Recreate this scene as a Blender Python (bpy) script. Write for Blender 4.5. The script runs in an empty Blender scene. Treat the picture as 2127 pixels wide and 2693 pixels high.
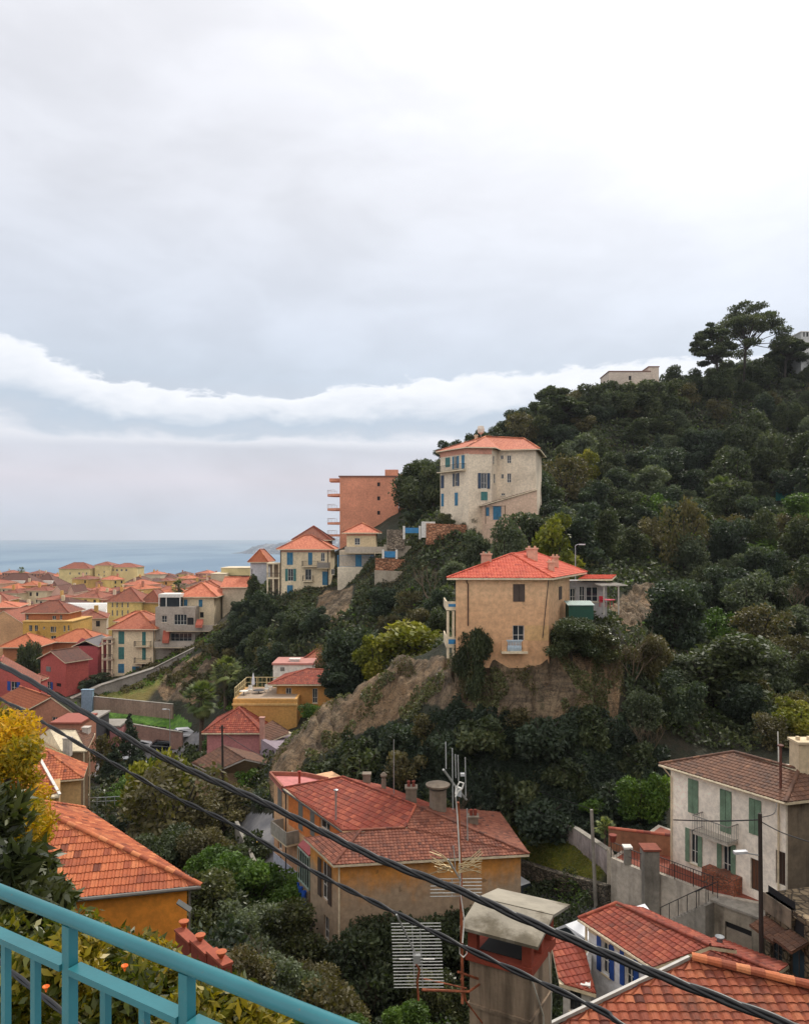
import bpy, math, random
import numpy as np
from mathutils import Vector

S = bpy.context.scene
COL = S.collection
RND = random.Random(7)
F, CX, HY = 2000.0, 1063.5, 1415.0      # focal length, optical axis and eye level, in pixels of the 2127 px wide photograph

# ------------------------------------------------------------------ camera
cam = bpy.data.cameras.new('camera')
cam.sensor_fit = 'HORIZONTAL'; cam.sensor_width = 36.0
cam.lens = 36.0 * F / 2127.0
cam.shift_y = (HY - 1346.5) / 2127.0
cam.clip_start = 0.05; cam.clip_end = 60000
camo = bpy.data.objects.new('camera', cam); COL.objects.link(camo)
camo.rotation_euler = (math.radians(90), 0, 0)
S.camera = camo

# ------------------------------------------------------------------ exposure
S.view_settings.view_transform = 'Standard'; S.view_settings.look = 'None'
S.view_settings.exposure = 0.26; S.view_settings.gamma = 1.0
S.cycles.max_bounces = 5; S.cycles.diffuse_bounces = 3; S.cycles.glossy_bounces = 2
S.cycles.transmission_bounces = 3; S.cycles.transparent_max_bounces = 4
S.cycles.caustics_reflective = False; S.cycles.caustics_refractive = False

# ------------------------------------------------------------------ sun and sky
SUN_EL, SUN_AZ = math.radians(47), math.radians(28)     # azimuth to the right of the view direction
sun = bpy.data.lights.new('sun', 'SUN'); sun.energy = 2.4; sun.angle = math.radians(6); sun.color = (1, .93, .82)
suno = bpy.data.objects.new('sun', sun); COL.objects.link(suno)
sdir = Vector((math.sin(SUN_AZ) * math.cos(SUN_EL), math.cos(SUN_AZ) * math.cos(SUN_EL), math.sin(SUN_EL)))
suno.rotation_euler = sdir.to_track_quat('Z', 'Y').to_euler()

def L(r, g, b, k=1.0):
    """sRGB 0-255 to linear"""
    f = lambda c: (c / 255 / 12.92) if c / 255 <= .04045 else ((c / 255 + .055) / 1.055) ** 2.4
    return (f(r) * k, f(g) * k, f(b) * k, 1.0)

class NT:
    """small helper to write node graphs"""
    def __init__(s, tree): s.t = tree; s.n = tree.nodes; s.l = tree.links
    def node(s, typ, **kw):
        n = s.n.new(typ)
        for k, v in kw.items(): setattr(n, k, v)
        return n
    def put(s, sock, v):
        if v is None: return
        if isinstance(v, bpy.types.NodeSocket): s.l.new(v, sock)
        else: sock.default_value = v
    def m(s, op, a, b=None, c=None, clamp=False):
        n = s.node('ShaderNodeMath', operation=op, use_clamp=clamp)
        s.put(n.inputs[0], a); s.put(n.inputs[1], b); s.put(n.inputs[2], c)
        return n.outputs[0]
    def mix(s, f, a, b, mode='MIX'):
        n = s.node('ShaderNodeMix', data_type='RGBA', blend_type=mode)
        s.put(n.inputs[0], f); s.put(n.inputs[6], a); s.put(n.inputs[7], b)
        return n.outputs[2]
    def noise(s, vec, scale, detail=4, rough=.55, dist=0.0, dim='3D'):
        n = s.node('ShaderNodeTexNoise', noise_dimensions=dim)
        s.put(n.inputs['Vector'], vec); s.put(n.inputs['Scale'], scale); s.put(n.inputs['Detail'], detail)
        s.put(n.inputs['Roughness'], rough); s.put(n.inputs['Distortion'], dist)
        return n.outputs['Fac']
    def ramp(s, f, stops, interp='LINEAR'):
        n = s.node('ShaderNodeValToRGB'); s.put(n.inputs[0], f); r = n.color_ramp; r.interpolation = interp
        while len(r.elements) < len(stops): r.elements.new(.5)
        for e, (p, c) in zip(r.elements, stops):
            e.position = p; e.color = c if hasattr(c, '__len__') else (c, c, c, 1)
        return n.outputs[0]
    def rng(s, v, a, b, c=0.0, d=1.0, smooth=True):
        n = s.node('ShaderNodeMapRange', interpolation_type='SMOOTHSTEP' if smooth else 'LINEAR')
        s.put(n.inputs[0], v); s.put(n.inputs[1], a); s.put(n.inputs[2], b); s.put(n.inputs[3], c); s.put(n.inputs[4], d)
        return n.outputs[0]
    def scale(s, vec, x, y, z):
        n = s.node('ShaderNodeVectorMath', operation='MULTIPLY'); s.put(n.inputs[0], vec); n.inputs[1].default_value = (x, y, z)
        return n.outputs[0]

w = bpy.data.worlds.new('World'); S.world = w; w.use_nodes = True
W = NT(w.node_tree); W.n.clear()
wo = W.node('ShaderNodeOutputWorld')
sky = W.node('ShaderNodeTexSky', sky_type='NISHITA', sun_disc=False)
sky.sun_elevation = SUN_EL; sky.sun_rotation = SUN_AZ
skyc = W.mix(1.0, sky.outputs[0], (.10, .10, .10, 1), 'MULTIPLY')
tc = W.node('ShaderNodeTexCoord').outputs['Generated']
sx = W.node('ShaderNodeSeparateXYZ'); W.l.new(tc, sx.inputs[0])
X_, Y_, Z_ = sx.outputs
az = W.m('ARCTAN2', X_, Y_)                                  # radians, 0 = straight ahead
hyp = W.m('SQRT', W.m('ADD', W.m('MULTIPLY', X_, X_), W.m('MULTIPLY', Y_, Y_)))
el = W.m('ARCTAN2', Z_, hyp)
cv = W.node('ShaderNodeCombineXYZ'); W.l.new(az, cv.inputs[0]); W.l.new(W.m('MULTIPLY', el, 2.4), cv.inputs[1])
uv = cv.outputs[0]
n1 = W.noise(uv, 3.2, 5, .5, .6); n2 = W.noise(uv, 9, 6, .55, .4); n3 = W.noise(uv, 24, 6, .6, .3)
# broad veil: lavender grey low down, brighter upwards and to the right, where the sun stands behind it
up = W.ramp(W.m('MULTIPLY', el, 1 / .75), [(0.0, L(184, 192, 206)), (.03, L(186, 193, 206)), (.10, L(204, 202, 211)), (.17, L(196, 201, 211)),
            (.27, L(194, 204, 217)), (.36, L(203, 210, 222)), (.55, L(210, 213, 221)), (.80, L(222, 223, 229)), (1.0, L(230, 230, 232))])
mott = W.rng(W.m('ADD', W.m('MULTIPLY', n1, .7), W.m('MULTIPLY', n2, .3)), .36, .66, 0.93, 1.06)
base = W.mix(1.0, up, mott, 'MULTIPLY')
# glow of the veiled sun
dt = W.node('ShaderNodeVectorMath', operation='DOT_PRODUCT'); W.l.new(tc, dt.inputs[0]); dt.inputs[1].default_value = sdir
g1 = W.m('POWER', W.m('MAXIMUM', dt.outputs['Value'], 0.0), 11.0)
g2 = W.m('POWER', W.m('MAXIMUM', dt.outputs['Value'], 0.0), 90.0)
glow = W.m('ADD', W.m('MULTIPLY', g1, .50), W.m('MULTIPLY', g2, 1.6))
base = W.mix(1.0, base, W.mix(1.0, (1, .985, .96, 1), glow, 'MULTIPLY'), 'ADD')
# long bank of cumulus low over the sea
fc = W.node('ShaderNodeFloatCurve'); W.l.new(W.m('ADD', az, .5, clamp=True), fc.inputs[1])
cm = fc.mapping.curves[0]; pts = [(0.0, .236), (.04, .226), (.092, .206), (.20, .187), (.34, .182), (.44, .196), (.558, .209), (.76, .2126), (.9, .215), (1, .22)]
while len(cm.points) < len(pts): cm.points.new(.5, .5)
for p, q in zip(cm.points, pts): p.location = q
fc.mapping.update()
top = W.m('ADD', fc.outputs[0], W.m('ADD', W.m('MULTIPLY', W.m('SUBTRACT', n2, .5), .045), W.m('MULTIPLY', W.m('SUBTRACT', n3, .5), .034)))
tb = W.m('DIVIDE', W.m('SUBTRACT', top, el), W.m('SUBTRACT', top, W.m('ADD', .123, W.m('MULTIPLY', W.m('SUBTRACT', n2, .5), .02))))   # 0 at the upper rim, 1 at the base
bank = W.ramp(W.m('ADD', tb, W.m('MULTIPLY', W.m('SUBTRACT', n2, .5), .55)), [(0.0, L(236, 238, 243)), (.20, L(229, 232, 238)), (.42, L(216, 221, 229)), (.66, L(184, 196, 210)), (.84, L(190, 199, 211)), (1.0, L(218, 220, 227))])
edge = W.m('MULTIPLY', W.rng(tb, -.03, .07), W.rng(tb, 1.16, .96))
col = W.mix(edge, base, bank)
col = W.mix(.97, skyc, col)                                  # thin gaps let a little blue through
# added warm fill: sky behind the camera brightened to lift walls facing it
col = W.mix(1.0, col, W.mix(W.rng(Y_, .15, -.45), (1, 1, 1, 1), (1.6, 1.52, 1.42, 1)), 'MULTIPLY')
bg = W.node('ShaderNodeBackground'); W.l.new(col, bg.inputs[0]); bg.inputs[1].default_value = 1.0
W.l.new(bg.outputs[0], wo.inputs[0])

# ------------------------------------------------------------------ pixels to places
def ray(px, py): return Vector(((px - CX) / F, 1.0, -(py - HY) / F))
def pd(px, py, d): return ray(px, py) * d                     # point seen at a pixel, d metres ahead
def pz(px, py, z): r = ray(px, py); return r * (z / r.z)      # point seen at a pixel, at height z
def G(px, d): return ((px - CX) / F * d, d)                   # plan position
def Zd(py, d): return -(py - HY) / F * d
def onplane(px, py, p0, n):
    r = ray(px, py); return r * (p0.dot(n) / r.dot(n))
def plane3(a, b, c):
    n = (b - a).cross(c - a).normalized(); return n if n.z > 0 else -n
zz = lambda k, ox, oy: (lambda x, y: (ox + x / k, oy + y / k))
z1 = zz(2.44, 0, 1380); z2 = zz(2.44, 500, 1380); z3 = zz(2.44, 840, 1080); z4 = zz(2.847, 1100, 1400)
b1 = zz(2.44, 0, 1900); b2 = zz(2.135, 600, 1900); b3 = zz(2.835, 1000, 1930); b4 = zz(2.143, 1330, 1930)
t1 = zz(4.067, 0, 1460); t2 = zz(4.495, 380, 1440); t4 = zz(7.21, 700, 2000); t5 = zz(4.327, 0, 1640); b5 = zz(2.703, 1500, 1250)

# ------------------------------------------------------------------ objects
def tag(o, label=None, cat=None, group=None, kind=None):
    if label: o['label'] = label
    if cat: o['category'] = cat
    if group: o['group'] = group
    if kind: o['kind'] = kind
    return o
def empty(name, loc, label=None, cat=None, group=None, rz=0.0):
    o = bpy.data.objects.new(name, None); COL.objects.link(o); o.location = loc; o.rotation_euler = (0, 0, rz)
    o.empty_display_size = .2
    return tag(o, label, cat, group)
def base_of(p):
    v = Vector((0, 0, 0))
    while p is not None: v = v + Vector(p.location); p = p.parent
    return v
class MB:
    """collects faces and links them as ONE mesh object"""
    def __init__(s): s.v = []; s.f = []; s.mi = []; s.uv = {}; s.tint = []; s.cur = 0; s.t = .5
    def face(s, pts, uv=None, m=None, t=None):
        b = len(s.v); s.v += [tuple(p) for p in pts]; s.f.append(tuple(range(b, b + len(pts))))
        if uv: s.uv[len(s.f) - 1] = uv
        s.mi.append(s.cur if m is None else m); s.tint.append(s.t if t is None else t)
    def box(s, c, ax, ay, az, m=None):
        """centre and three half-axis vectors"""
        c, ax, ay, az = Vector(c), Vector(ax), Vector(ay), Vector(az)
        P = [c + i * ax + j * ay + k * az for k in (-1, 1) for j in (-1, 1) for i in (-1, 1)]
        if ax.cross(ay).dot(az) < 0: P = [P[i] for i in (1, 0, 3, 2, 5, 4, 7, 6)]
        b = len(s.v); s.v += [tuple(p) for p in P]
        for q in ((0, 2, 3, 1), (4, 5, 7, 6), (0, 1, 5, 4), (2, 6, 7, 3), (0, 4, 6, 2), (1, 3, 7, 5)):
            s.f.append(tuple(b + i for i in q)); s.mi.append(s.cur if m is None else m); s.tint.append(s.t)
    def bx(s, x0, x1, y0, y1, z0, z1_, m=None):
        s.box(((x0 + x1) / 2, (y0 + y1) / 2, (z0 + z1_) / 2), ((x1 - x0) / 2, 0, 0), (0, (y1 - y0) / 2, 0), (0, 0, (z1_ - z0) / 2), m)
    def prism(s, plan, z0, z1_, m=None, cap=True, top_only=False):
        n = len(plan); b = len(s.v)
        s.v += [(p[0], p[1], z0) for p in plan] + [(p[0], p[1], z1_) for p in plan]
        fs = [(b + i, b + (i + 1) % n, b + n + (i + 1) % n, b + n + i) for i in range(n)]
        if cap: fs += [tuple(b + n + i for i in range(n)), tuple(b + i for i in reversed(range(n)))]
        for q in fs: s.f.append(q); s.mi.append(s.cur if m is None else m); s.tint.append(s.t)
    def slab(s, pts, th, m=None):
        """flat polygon in 3-D with vertical thickness th below it"""
        n = len(pts); b = len(s.v)
        s.v += [(p[0], p[1], p[2]) for p in pts] + [(p[0], p[1], p[2] - th) for p in pts]
        fs = [tuple(b + i for i in range(n)), tuple(b + n + i for i in reversed(range(n)))]
        fs += [(b + n + i, b + n + (i + 1) % n, b + (i + 1) % n, b + i) for i in range(n)]
        for q in fs: s.f.append(q); s.mi.append(s.cur if m is None else m); s.tint.append(s.t)
    def bar(s, p, q, w, h=None, m=None):
        """square bar from p to q"""
        p, q = Vector(p), Vector(q); d = q - p
        if d.length < 1e-6: return
        x = d.cross(Vector((0, 0, 1)));
        if x.length < 1e-4: x = Vector((1, 0, 0))
        x.normalize(); y = d.cross(x).normalized()
        s.box((p + q) / 2, d / 2, x * (w / 2), y * ((h or w) / 2), m)
    def tube(s, pts, r, n=8, m=None, r1=None):
        pts = [Vector(p) for p in pts]; k = len(pts); b = len(s.v); px = None
        for i, p in enumerate(pts):
            d = (pts[min(i + 1, k - 1)] - pts[max(i - 1, 0)]).normalized()
            x = d.cross(Vector((0, 0, 1))) if px is None else px - d * px.dot(d)
            if x.length < 1e-3: x = d.cross(Vector((0, 1, 0)))
            x.normalize(); px = x; y = d.cross(x)
            rr = r if r1 is None else r + (r1 - r) * i / (k - 1)
            for a in range(n):
                t = 2 * math.pi * a / n; s.v.append(tuple(p + x * (rr * math.cos(t)) + y * (rr * math.sin(t))))
        for i in range(k - 1):
            for a in range(n):
                c = (a + 1) % n
                s.f.append((b + i * n + a, b + i * n + c, b + (i + 1) * n + c, b + (i + 1) * n + a)); s.mi.append(s.cur if m is None else m); s.tint.append(s.t)
        for e, o_ in ((0, range(n)), (k - 1, reversed(range(n)))):
            s.f.append(tuple(b + e * n + a for a in o_)); s.mi.append(s.cur if m is None else m); s.tint.append(s.t)
    def lathe(s, c, prof, n=12, m=None, axis=None):
        b = len(s.v); c = Vector(c)
        for r, z in prof:
            for a in range(n):
                t = 2 * math.pi * a / n; s.v.append((c.x + r * math.cos(t), c.y + r * math.sin(t), c.z + z))
        for i in range(len(prof) - 1):
            for a in range(n):
                k = (a + 1) % n
                s.f.append((b + i * n + a, b + i * n + k, b + (i + 1) * n + k, b + (i + 1) * n + a)); s.mi.append(s.cur if m is None else m); s.tint.append(s.t)
        s.f.append(tuple(b + (len(prof) - 1) * n + a for a in range(n))); s.mi.append(s.cur if m is None else m); s.tint.append(s.t)
    def mesh(s, name, mats, off=(0, 0, 0), smooth=False):
        me = bpy.data.meshes.new(name)
        v = np.array(s.v, dtype=np.float64).reshape(-1, 3) - np.array(off)
        me.from_pydata(v.tolist(), [], s.f)
        for m_ in (mats if isinstance(mats, (list, tuple)) else [mats]): me.materials.append(m_)
        if any(s.mi): me.polygons.foreach_set('material_index', s.mi)
        at = me.attributes.new('tint', 'FLOAT', 'FACE'); at.data.foreach_set('value', s.tint)
        if s.uv:
            ul = me.uv_layers.new(name='uv').data
            for fi, u in s.uv.items():
                ls = me.polygons[fi].loop_start
                for k, q in enumerate(u): ul[ls + k].uv = q
        if smooth: me.polygons.foreach_set('use_smooth', [True] * len(s.f))
        return me
    def build(s, name, mats, parent=None, smooth=False, loc=None):
        off = base_of(parent) if parent is not None else Vector(loc if loc is not None else (0, 0, 0))
        me = s.mesh(name, mats, off, smooth)
        o = bpy.data.objects.new(name, me); COL.objects.link(o)
        if parent is not None: o.parent = parent
        else: o.location = off
        return o
def copy_tree(o, parent=None):
    c = o.copy(); COL.objects.link(c); c.parent = parent
    for ch in list(o.children): copy_tree(ch, c)
    return c

# ------------------------------------------------------------------ materials
MATS = {}
def mat(name, fn):
    if name in MATS: return MATS[name]
    m = bpy.data.materials.new(name); m.use_nodes = True; t = NT(m.node_tree); t.n.clear()
    out = t.node('ShaderNodeOutputMaterial'); b = t.node('ShaderNodeBsdfPrincipled'); t.l.new(b.outputs[0], out.inputs[0])
    fn(t, b, out); MATS[name] = m; return m
def pos(t): return t.node('ShaderNodeNewGeometry').outputs['Position']
def bump(t, b, h, dist=.02, strength=1.0):
    n = t.node('ShaderNodeBump'); t.put(n.inputs['Height'], h); n.inputs['Distance'].default_value = dist; n.inputs['Strength'].default_value = strength
    t.l.new(n.outputs[0], b.inputs['Normal'])
def flat(name, c, rough=.7, metal=0.0, var=.12, sc=3.0):
    def fn(t, b, out):
        p = pos(t); n = t.noise(p, sc, 4)
        t.put(b.inputs['Base Color'], t.mix(1.0, c, t.rng(n, .3, .7, 1 - var, 1 + var), 'MULTIPLY'))
        b.inputs['Roughness'].default_value = rough; b.inputs['Metallic'].default_value = metal
    return mat(name, fn)
def plaster(name, c, dirt=.35, dcol=None, streak=.5):
    def fn(t, b, out):
        p = pos(t)
        big = t.noise(p, .35, 5, .6); st = t.noise(t.scale(p, 1.6, 1.6, .16), 1.0, 6, .65); sm = t.noise(p, 3.5, 6, .65)
        d = dcol or (c[0] * .5, c[1] * .46, c[2] * .42, 1)
        f = t.m('MULTIPLY', t.m('ADD', t.m('MULTIPLY', t.rng(st, .47, .64), streak), t.rng(big, .45, .75)), dirt, clamp=True)
        k = t.mix(f, c, d)
        k = t.mix(1.0, k, t.rng(sm, .3, .7, .82, 1.13), 'MULTIPLY'); k = t.mix(1.0, k, t.rng(t.noise(p, .22, 3), .35, .65, .86, 1.07), 'MULTIPLY')
        t.put(b.inputs['Base Color'], k); b.inputs['Roughness'].default_value = .9
        bump(t, b, t.noise(p, 22, 4, .6), .012, .5)
    return mat(name, fn)
def tilemat(name, cols, dark=(.05, .035, .028, 1), moss=.35, texture=False):
    """clay tiles; each tile takes its own tone from the face attribute 'tint', or from its uv cell on far roofs"""
    def fn(t, b, out):
        p = pos(t)
        if texture:
            uvn = t.node('ShaderNodeUVMap').outputs[0]; sp = t.node('ShaderNodeSeparateXYZ'); t.l.new(uvn, sp.inputs[0])
            u, v = sp.outputs[0], sp.outputs[1]
            cb = t.node('ShaderNodeCombineXYZ'); t.l.new(t.m('FLOOR', t.m('DIVIDE', u, .26)), cb.inputs[0]); t.l.new(t.m('FLOOR', t.m('DIVIDE', v, .36)), cb.inputs[1])
            wn = t.node('ShaderNodeTexWhiteNoise'); t.l.new(cb.outputs[0], wn.inputs[0]); tint = wn.outputs[0]
            fv = t.m('FRACT', t.m('DIVIDE', v, .36)); fu = t.m('FRACT', t.m('DIVIDE', u, .26))
        else:
            an = t.node('ShaderNodeAttribute'); an.attribute_name = 'tint'; tint = an.outputs['Fac']
        k = len(cols)
        c = t.ramp(tint, [(i / max(1, k - 1), q) for i, q in enumerate(cols)])
        mo = t.rng(t.m('ADD', t.m('MULTIPLY', t.noise(p, .45, 5, .6), .6), t.m('MULTIPLY', t.noise(p, 3.2, 5, .7), .4)), .46, .66, 0, moss)
        c = t.mix(mo, c, dark)
        c = t.mix(1.0, c, t.rng(t.noise(p, 14, 3, .7), .3, .7, .84, 1.14), 'MULTIPLY')
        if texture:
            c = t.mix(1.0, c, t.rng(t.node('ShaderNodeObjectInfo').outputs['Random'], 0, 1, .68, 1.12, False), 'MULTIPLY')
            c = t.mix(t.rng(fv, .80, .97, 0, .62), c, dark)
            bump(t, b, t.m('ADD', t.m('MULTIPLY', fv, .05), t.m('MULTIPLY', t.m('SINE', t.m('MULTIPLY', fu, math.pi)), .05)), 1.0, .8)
        t.put(b.inputs['Base Color'], c); b.inputs['Roughness'].default_value = .82
    return mat(name, fn)
def glass(name='window_glass', c=(.035, .045, .055, 1)):
    def fn(t, b, out):
        n = t.noise(pos(t), .8, 2)
        t.put(b.inputs['Base Color'], t.mix(n, c, (c[0] * .4, c[1] * .4, c[2] * .4, 1))); b.inputs['Roughness'].default_value = .12
        b.inputs['Specular IOR Level'].default_value = .6
    return mat(name, fn)
def shutter(name, c):
    def fn(t, b, out):
        p = pos(t); sp = t.node('ShaderNodeSeparateXYZ'); t.l.new(p, sp.inputs[0])
        f = t.m('FRACT', t.m('MULTIPLY', sp.outputs[2], 13.0))
        k = t.mix(t.rng(f, .55, .9, 0, .5), c, (c[0] * .35, c[1] * .35, c[2] * .35, 1))
        k = t.mix(1.0, k, t.rng(t.noise(p, 1.7, 5, .7), .3, .7, .75, 1.2), 'MULTIPLY')
        t.put(b.inputs['Base Color'], k); b.inputs['Roughness'].default_value = .65
        bump(t, b, f, .02, .5)
    return mat(name, fn)
def leafmat(name, cols, trans=.25, rough=.6):
    """foliage: tones vary from leaf to leaf and from tree to tree"""
    def fn(t, b, out):
        an = t.node('ShaderNodeAttribute'); an.attribute_name = 'tint'
        oi = t.node('ShaderNodeObjectInfo').outputs['Random']
        v = t.m('ADD', t.m('MULTIPLY', an.outputs['Fac'], .75), t.m('MULTIPLY', oi, .25))
        k = len(cols); c = t.ramp(v, [(i / max(1, k - 1), q) for i, q in enumerate(cols)])
        c = t.mix(1.0, c, t.rng(t.noise(pos(t), .5, 3), .3, .7, .7, 1.3), 'MULTIPLY')
        t.put(b.inputs['Base Color'], c); b.inputs['Roughness'].default_value = rough
        b.inputs['Specular IOR Level'].default_value = .35
        tr = t.node('ShaderNodeBsdfTranslucent'); t.put(tr.inputs[0], t.mix(1.0, c, (1.5, 1.6, .6, 1), 'MULTIPLY'))
        ms = t.node('ShaderNodeMixShader'); ms.inputs[0].default_value = trans
        t.l.new(b.outputs[0], ms.inputs[1]); t.l.new(tr.outputs[0], ms.inputs[2]); t.l.new(ms.outputs[0], out.inputs[0])
    return mat(name, fn)
def stonemat(name, a, c, mortar, sc=2.2, zs=1.6):
    def fn(t, b, out):
        p = t.scale(pos(t), 1, 1, zs)
        v = t.node('ShaderNodeTexVoronoi', feature='F1'); t.put(v.inputs['Vector'], p); v.inputs['Scale'].default_value = sc
        e = t.node('ShaderNodeTexVoronoi', feature='DISTANCE_TO_EDGE'); t.put(e.inputs['Vector'], p); e.inputs['Scale'].default_value = sc
        sp = t.node('ShaderNodeSeparateColor'); t.l.new(v.outputs['Color'], sp.inputs[0])
        k = t.mix(sp.outputs[0], a, c); k = t.mix(t.rng(e.outputs[0], .02, .09, 1, 0), k, mortar)
        k = t.mix(1.0, k, t.rng(t.noise(p, .6, 5), .3, .7, .7, 1.25), 'MULTIPLY')
        t.put(b.inputs['Base Color'], k); b.inputs['Roughness'].default_value = .95
        bump(t, b, t.rng(e.outputs[0], 0, .2), .08, .9)
    return mat(name, fn)
# ------------------------------------------------------------------ terrain
from mathutils import noise as mn
P_ = []
def tp(px, py, d): P_.append(((px - CX) / F, math.log(d), Zd(py, d)))
def tz(px, z, d): P_.append(((px - CX) / F, math.log(d), z))
for px in (-1800, 0, 1063, 2127, 3800): tz(px, -3.4, 1.5); tz(px, -5, 3.5)
for px, z in ((-1500, -6), (0, -7.3), (500, -7.6), (1063, -9), (1600, -11), (2127, -12), (3400, -9)): tz(px, z, 8)
for px, z in ((-1000, -9), (0, -10.5), (500, -12.5), (900, -14), (1300, -15.5), (1700, -17), (2127, -17), (3000, -12)): tz(px, z, 16)
for px, z in ((-800, -11), (0, -13.6), (300, -17), (560, -18), (800, -18.7), (1300, -21), (1700, -22), (2127, -21), (3000, -16)): tz(px, z, 24)
for px, z in ((-600, -13), (0, -17), (300, -21), (600, -21.5), (800, -22.8), (1100, -24.5), (1500, -25), (1900, -25), (2127, -24), (3000, -16)): tz(px, z, 35)
for px, z in ((0, -20), (300, -24), (600, -25), (760, -26.5), (860, -27.3), (1100, -27), (1400, -25.8), (1560, -23.2), (1700, -23), (2127, -22)): tz(px, z, 44)
for px, z in ((-500, -16), (0, -22), (300, -26), (600, -27), (700, -26.8), (1000, -26), (1200, -25.5), (1370, -24.6)): tz(px, z, 55)
for a in ((400, 2250, 72), (250, 2130, 80), (450, 2170, 82), (600, 2180, 73), (690, 2130, 68), (722, 2030, 71), (760, 1960, 73), (830, 1880, 75), (900, 1836, 76), (1000, 1768, 74),
          (1050, 1752, 72), (1190, 1752, 67), (770, 2060, 68), (900, 2060, 64), (1000, 1950, 68), (1100, 1960, 63), (1250, 2010, 58), (1060, 2210, 56), (800, 2110, 66), (900, 1930, 72), (1100, 1850, 67),
          (1210, 1730, 63.5), (1300, 1712, 62.6), (1480, 1705, 62.2), (1620, 1660, 67), (1480, 1610, 76), (1700, 1640, 80), (1250, 1640, 76),
          (1290, 1890, 60), (1450, 1875, 59.5), (1600, 1890, 60), (1750, 1830, 66), (1560, 1712, 63), (1660, 1730, 65),
          (1280, 2010, 57), (1400, 2120, 54.5), (1280, 2190, 55), (1500, 2000, 57), (1700, 2000, 58), (1950, 2010, 58), (2127, 1990, 58),
          (1610, 2150, 55), (1510, 2252, 51), (1800, 2190, 51), (1421, 2200, 54), (1596, 2280, 48.4), (1353, 2262, 55), (1450, 2290, 51.5), (1554, 2318, 47.9), (1395, 2352, 51.5), (1372, 2348, 52.8), (1462, 2374, 49.6), (1550, 2396, 46.4), (1554, 2392, 45.5), (1480, 2375, 48),
          (2127, 2130, 50), (1880, 2100, 54),
          # the wooded hill
          (1040, 1550, 121), (1040, 1506, 123.5), (1150, 1418, 120.5),
          (2127, 1790, 80), (2127, 1600, 105), (2127, 1440, 130), (2127, 1290, 165), (2127, 1130, 195), (2127, 938, 225),
          (1850, 1820, 80), (1850, 1650, 100), (1850, 1500, 125), (1850, 1340, 160), (1850, 1180, 190), (1850, 1012, 218),
          (1600, 1600, 95), (1600, 1490, 115), (1600, 1390, 140), (1600, 1240, 175), (1600, 1052, 208),
          (1430, 1530, 98), (1430, 1450, 120), (1430, 1335, 150), (1430, 1210, 180), (1430, 1108, 202),
          (1280, 1500, 106), (1290, 1372, 126), (1290, 1420, 120), (1280, 1280, 160), (1280, 1185, 190), (1157, 1400, 122), (1157, 1378, 128), (1157, 1320, 150), (1157, 1230, 178),
          (1080, 1425, 128), (1080, 1390, 140), (1080, 1320, 170), (980, 1547, 121.5), (1000, 1505, 124.6), (1000, 1464, 127), (980, 1425, 150), (900, 1553, 127), (900, 1580, 121), (870, 1566, 136), (940, 1415, 165), (900, 1440, 165),
          (800, 1568, 133), (735, 1580, 137), (780, 1500, 165), (650, 1592, 141), (690, 1585, 139), (590, 1640, 143), (650, 1545, 170), (550, 1700, 136), (550, 1660, 160), (400, 1770, 138), (400, 1730, 160), (250, 1800, 140),
          (600, 1760, 128), (470, 1815, 127), (700, 1710, 120), (800, 1705, 112), (1000, 1665, 106), (1100, 1580, 108), (900, 1610, 118), (540, 1850, 118), (1150, 1560, 100),
          (620, 1940, 99), (800, 1870, 97), (950, 1830, 95), (1060, 1800, 88), (1150, 1720, 88), (700, 1960, 92), (560, 1990, 96),
          (450, 1892, 122), (250, 1892, 125), (450, 1950, 116), (250, 2000, 112), (520, 2010, 106), (600, 2060, 88), (450, 2030, 100),
          (100, 1840, 126), (0, 1850, 125), (0, 2030, 95), (100, 1930, 110), (100, 2080, 85), (150, 1800, 142)): tp(*a)
for px, z, d in ((-500, -20, 120), (-1500, -12, 50), (-1500, -14, 100), (-1200, -20, 200), (0, -39, 200), (400, -37, 200), (700, -28, 200), (200, -36, 175), (-500, -40, 300), (0, -44, 300), (500, -44, 300),
                 (800, -35, 300), (0, -47, 500), (700, -47, 500), (-800, -47, 500), (0, -48.6, 850), (700, -48.6, 850), (-900, -48.6, 850), (0, -49.5, 960), (700, -49.5, 960), (0, -56, 1200), (700, -56, 1200),
                 (980, -14, 250), (980, -38, 400), (1000, -49, 900), (1280, 18, 300), (1280, 0, 600), (2127, 50, 300), (2127, 20, 600), (1700, 32, 260), (1700, 20, 400), (1900, 44, 250), (1500, 26, 240), (1500, 0, 600),
                 (2127, -20, 1200), (1400, -50, 1200), (3000, 4, 100), (3000, 48, 200), (3000, -12, 60), (3800, 30, 120), (3800, 80, 300)): tz(px, z, d)
PA = np.array(P_); SCL = np.array([1.6, 1.0])
A2 = PA[:, :2] * SCL; ZV = PA[:, 2]
def _phi(r): return r
_K = _phi(np.linalg.norm(A2[:, None] - A2[None], axis=2)) ; n_ = len(A2)
_K[np.diag_indices(n_)] -= 0.004                     # slight smoothing
_M = np.zeros((n_ + 3, n_ + 3)); _M[:n_, :n_] = _K; _M[:n_, n_] = 1; _M[:n_, n_ + 1:] = A2; _M[n_, :n_] = 1; _M[n_ + 1:, :n_] = A2.T
_sol = np.linalg.solve(_M, np.concatenate([ZV, [0, 0, 0]]))
TA = np.concatenate([np.linspace(-1.5, -.66, 24)[:-1], np.linspace(-.66, .66, 560), np.linspace(.66, 1.5, 24)[1:]])
TL = np.concatenate([np.linspace(math.log(1.7), math.log(40), 190)[:-1], np.linspace(math.log(40), math.log(240), 400), np.linspace(math.log(240), math.log(1400), 60)[1:]])
GA, GL = np.meshgrid(TA, TL)                         # rows: depth, columns: direction
_q = np.stack([GA.ravel() * SCL[0], GL.ravel()], 1)
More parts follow.
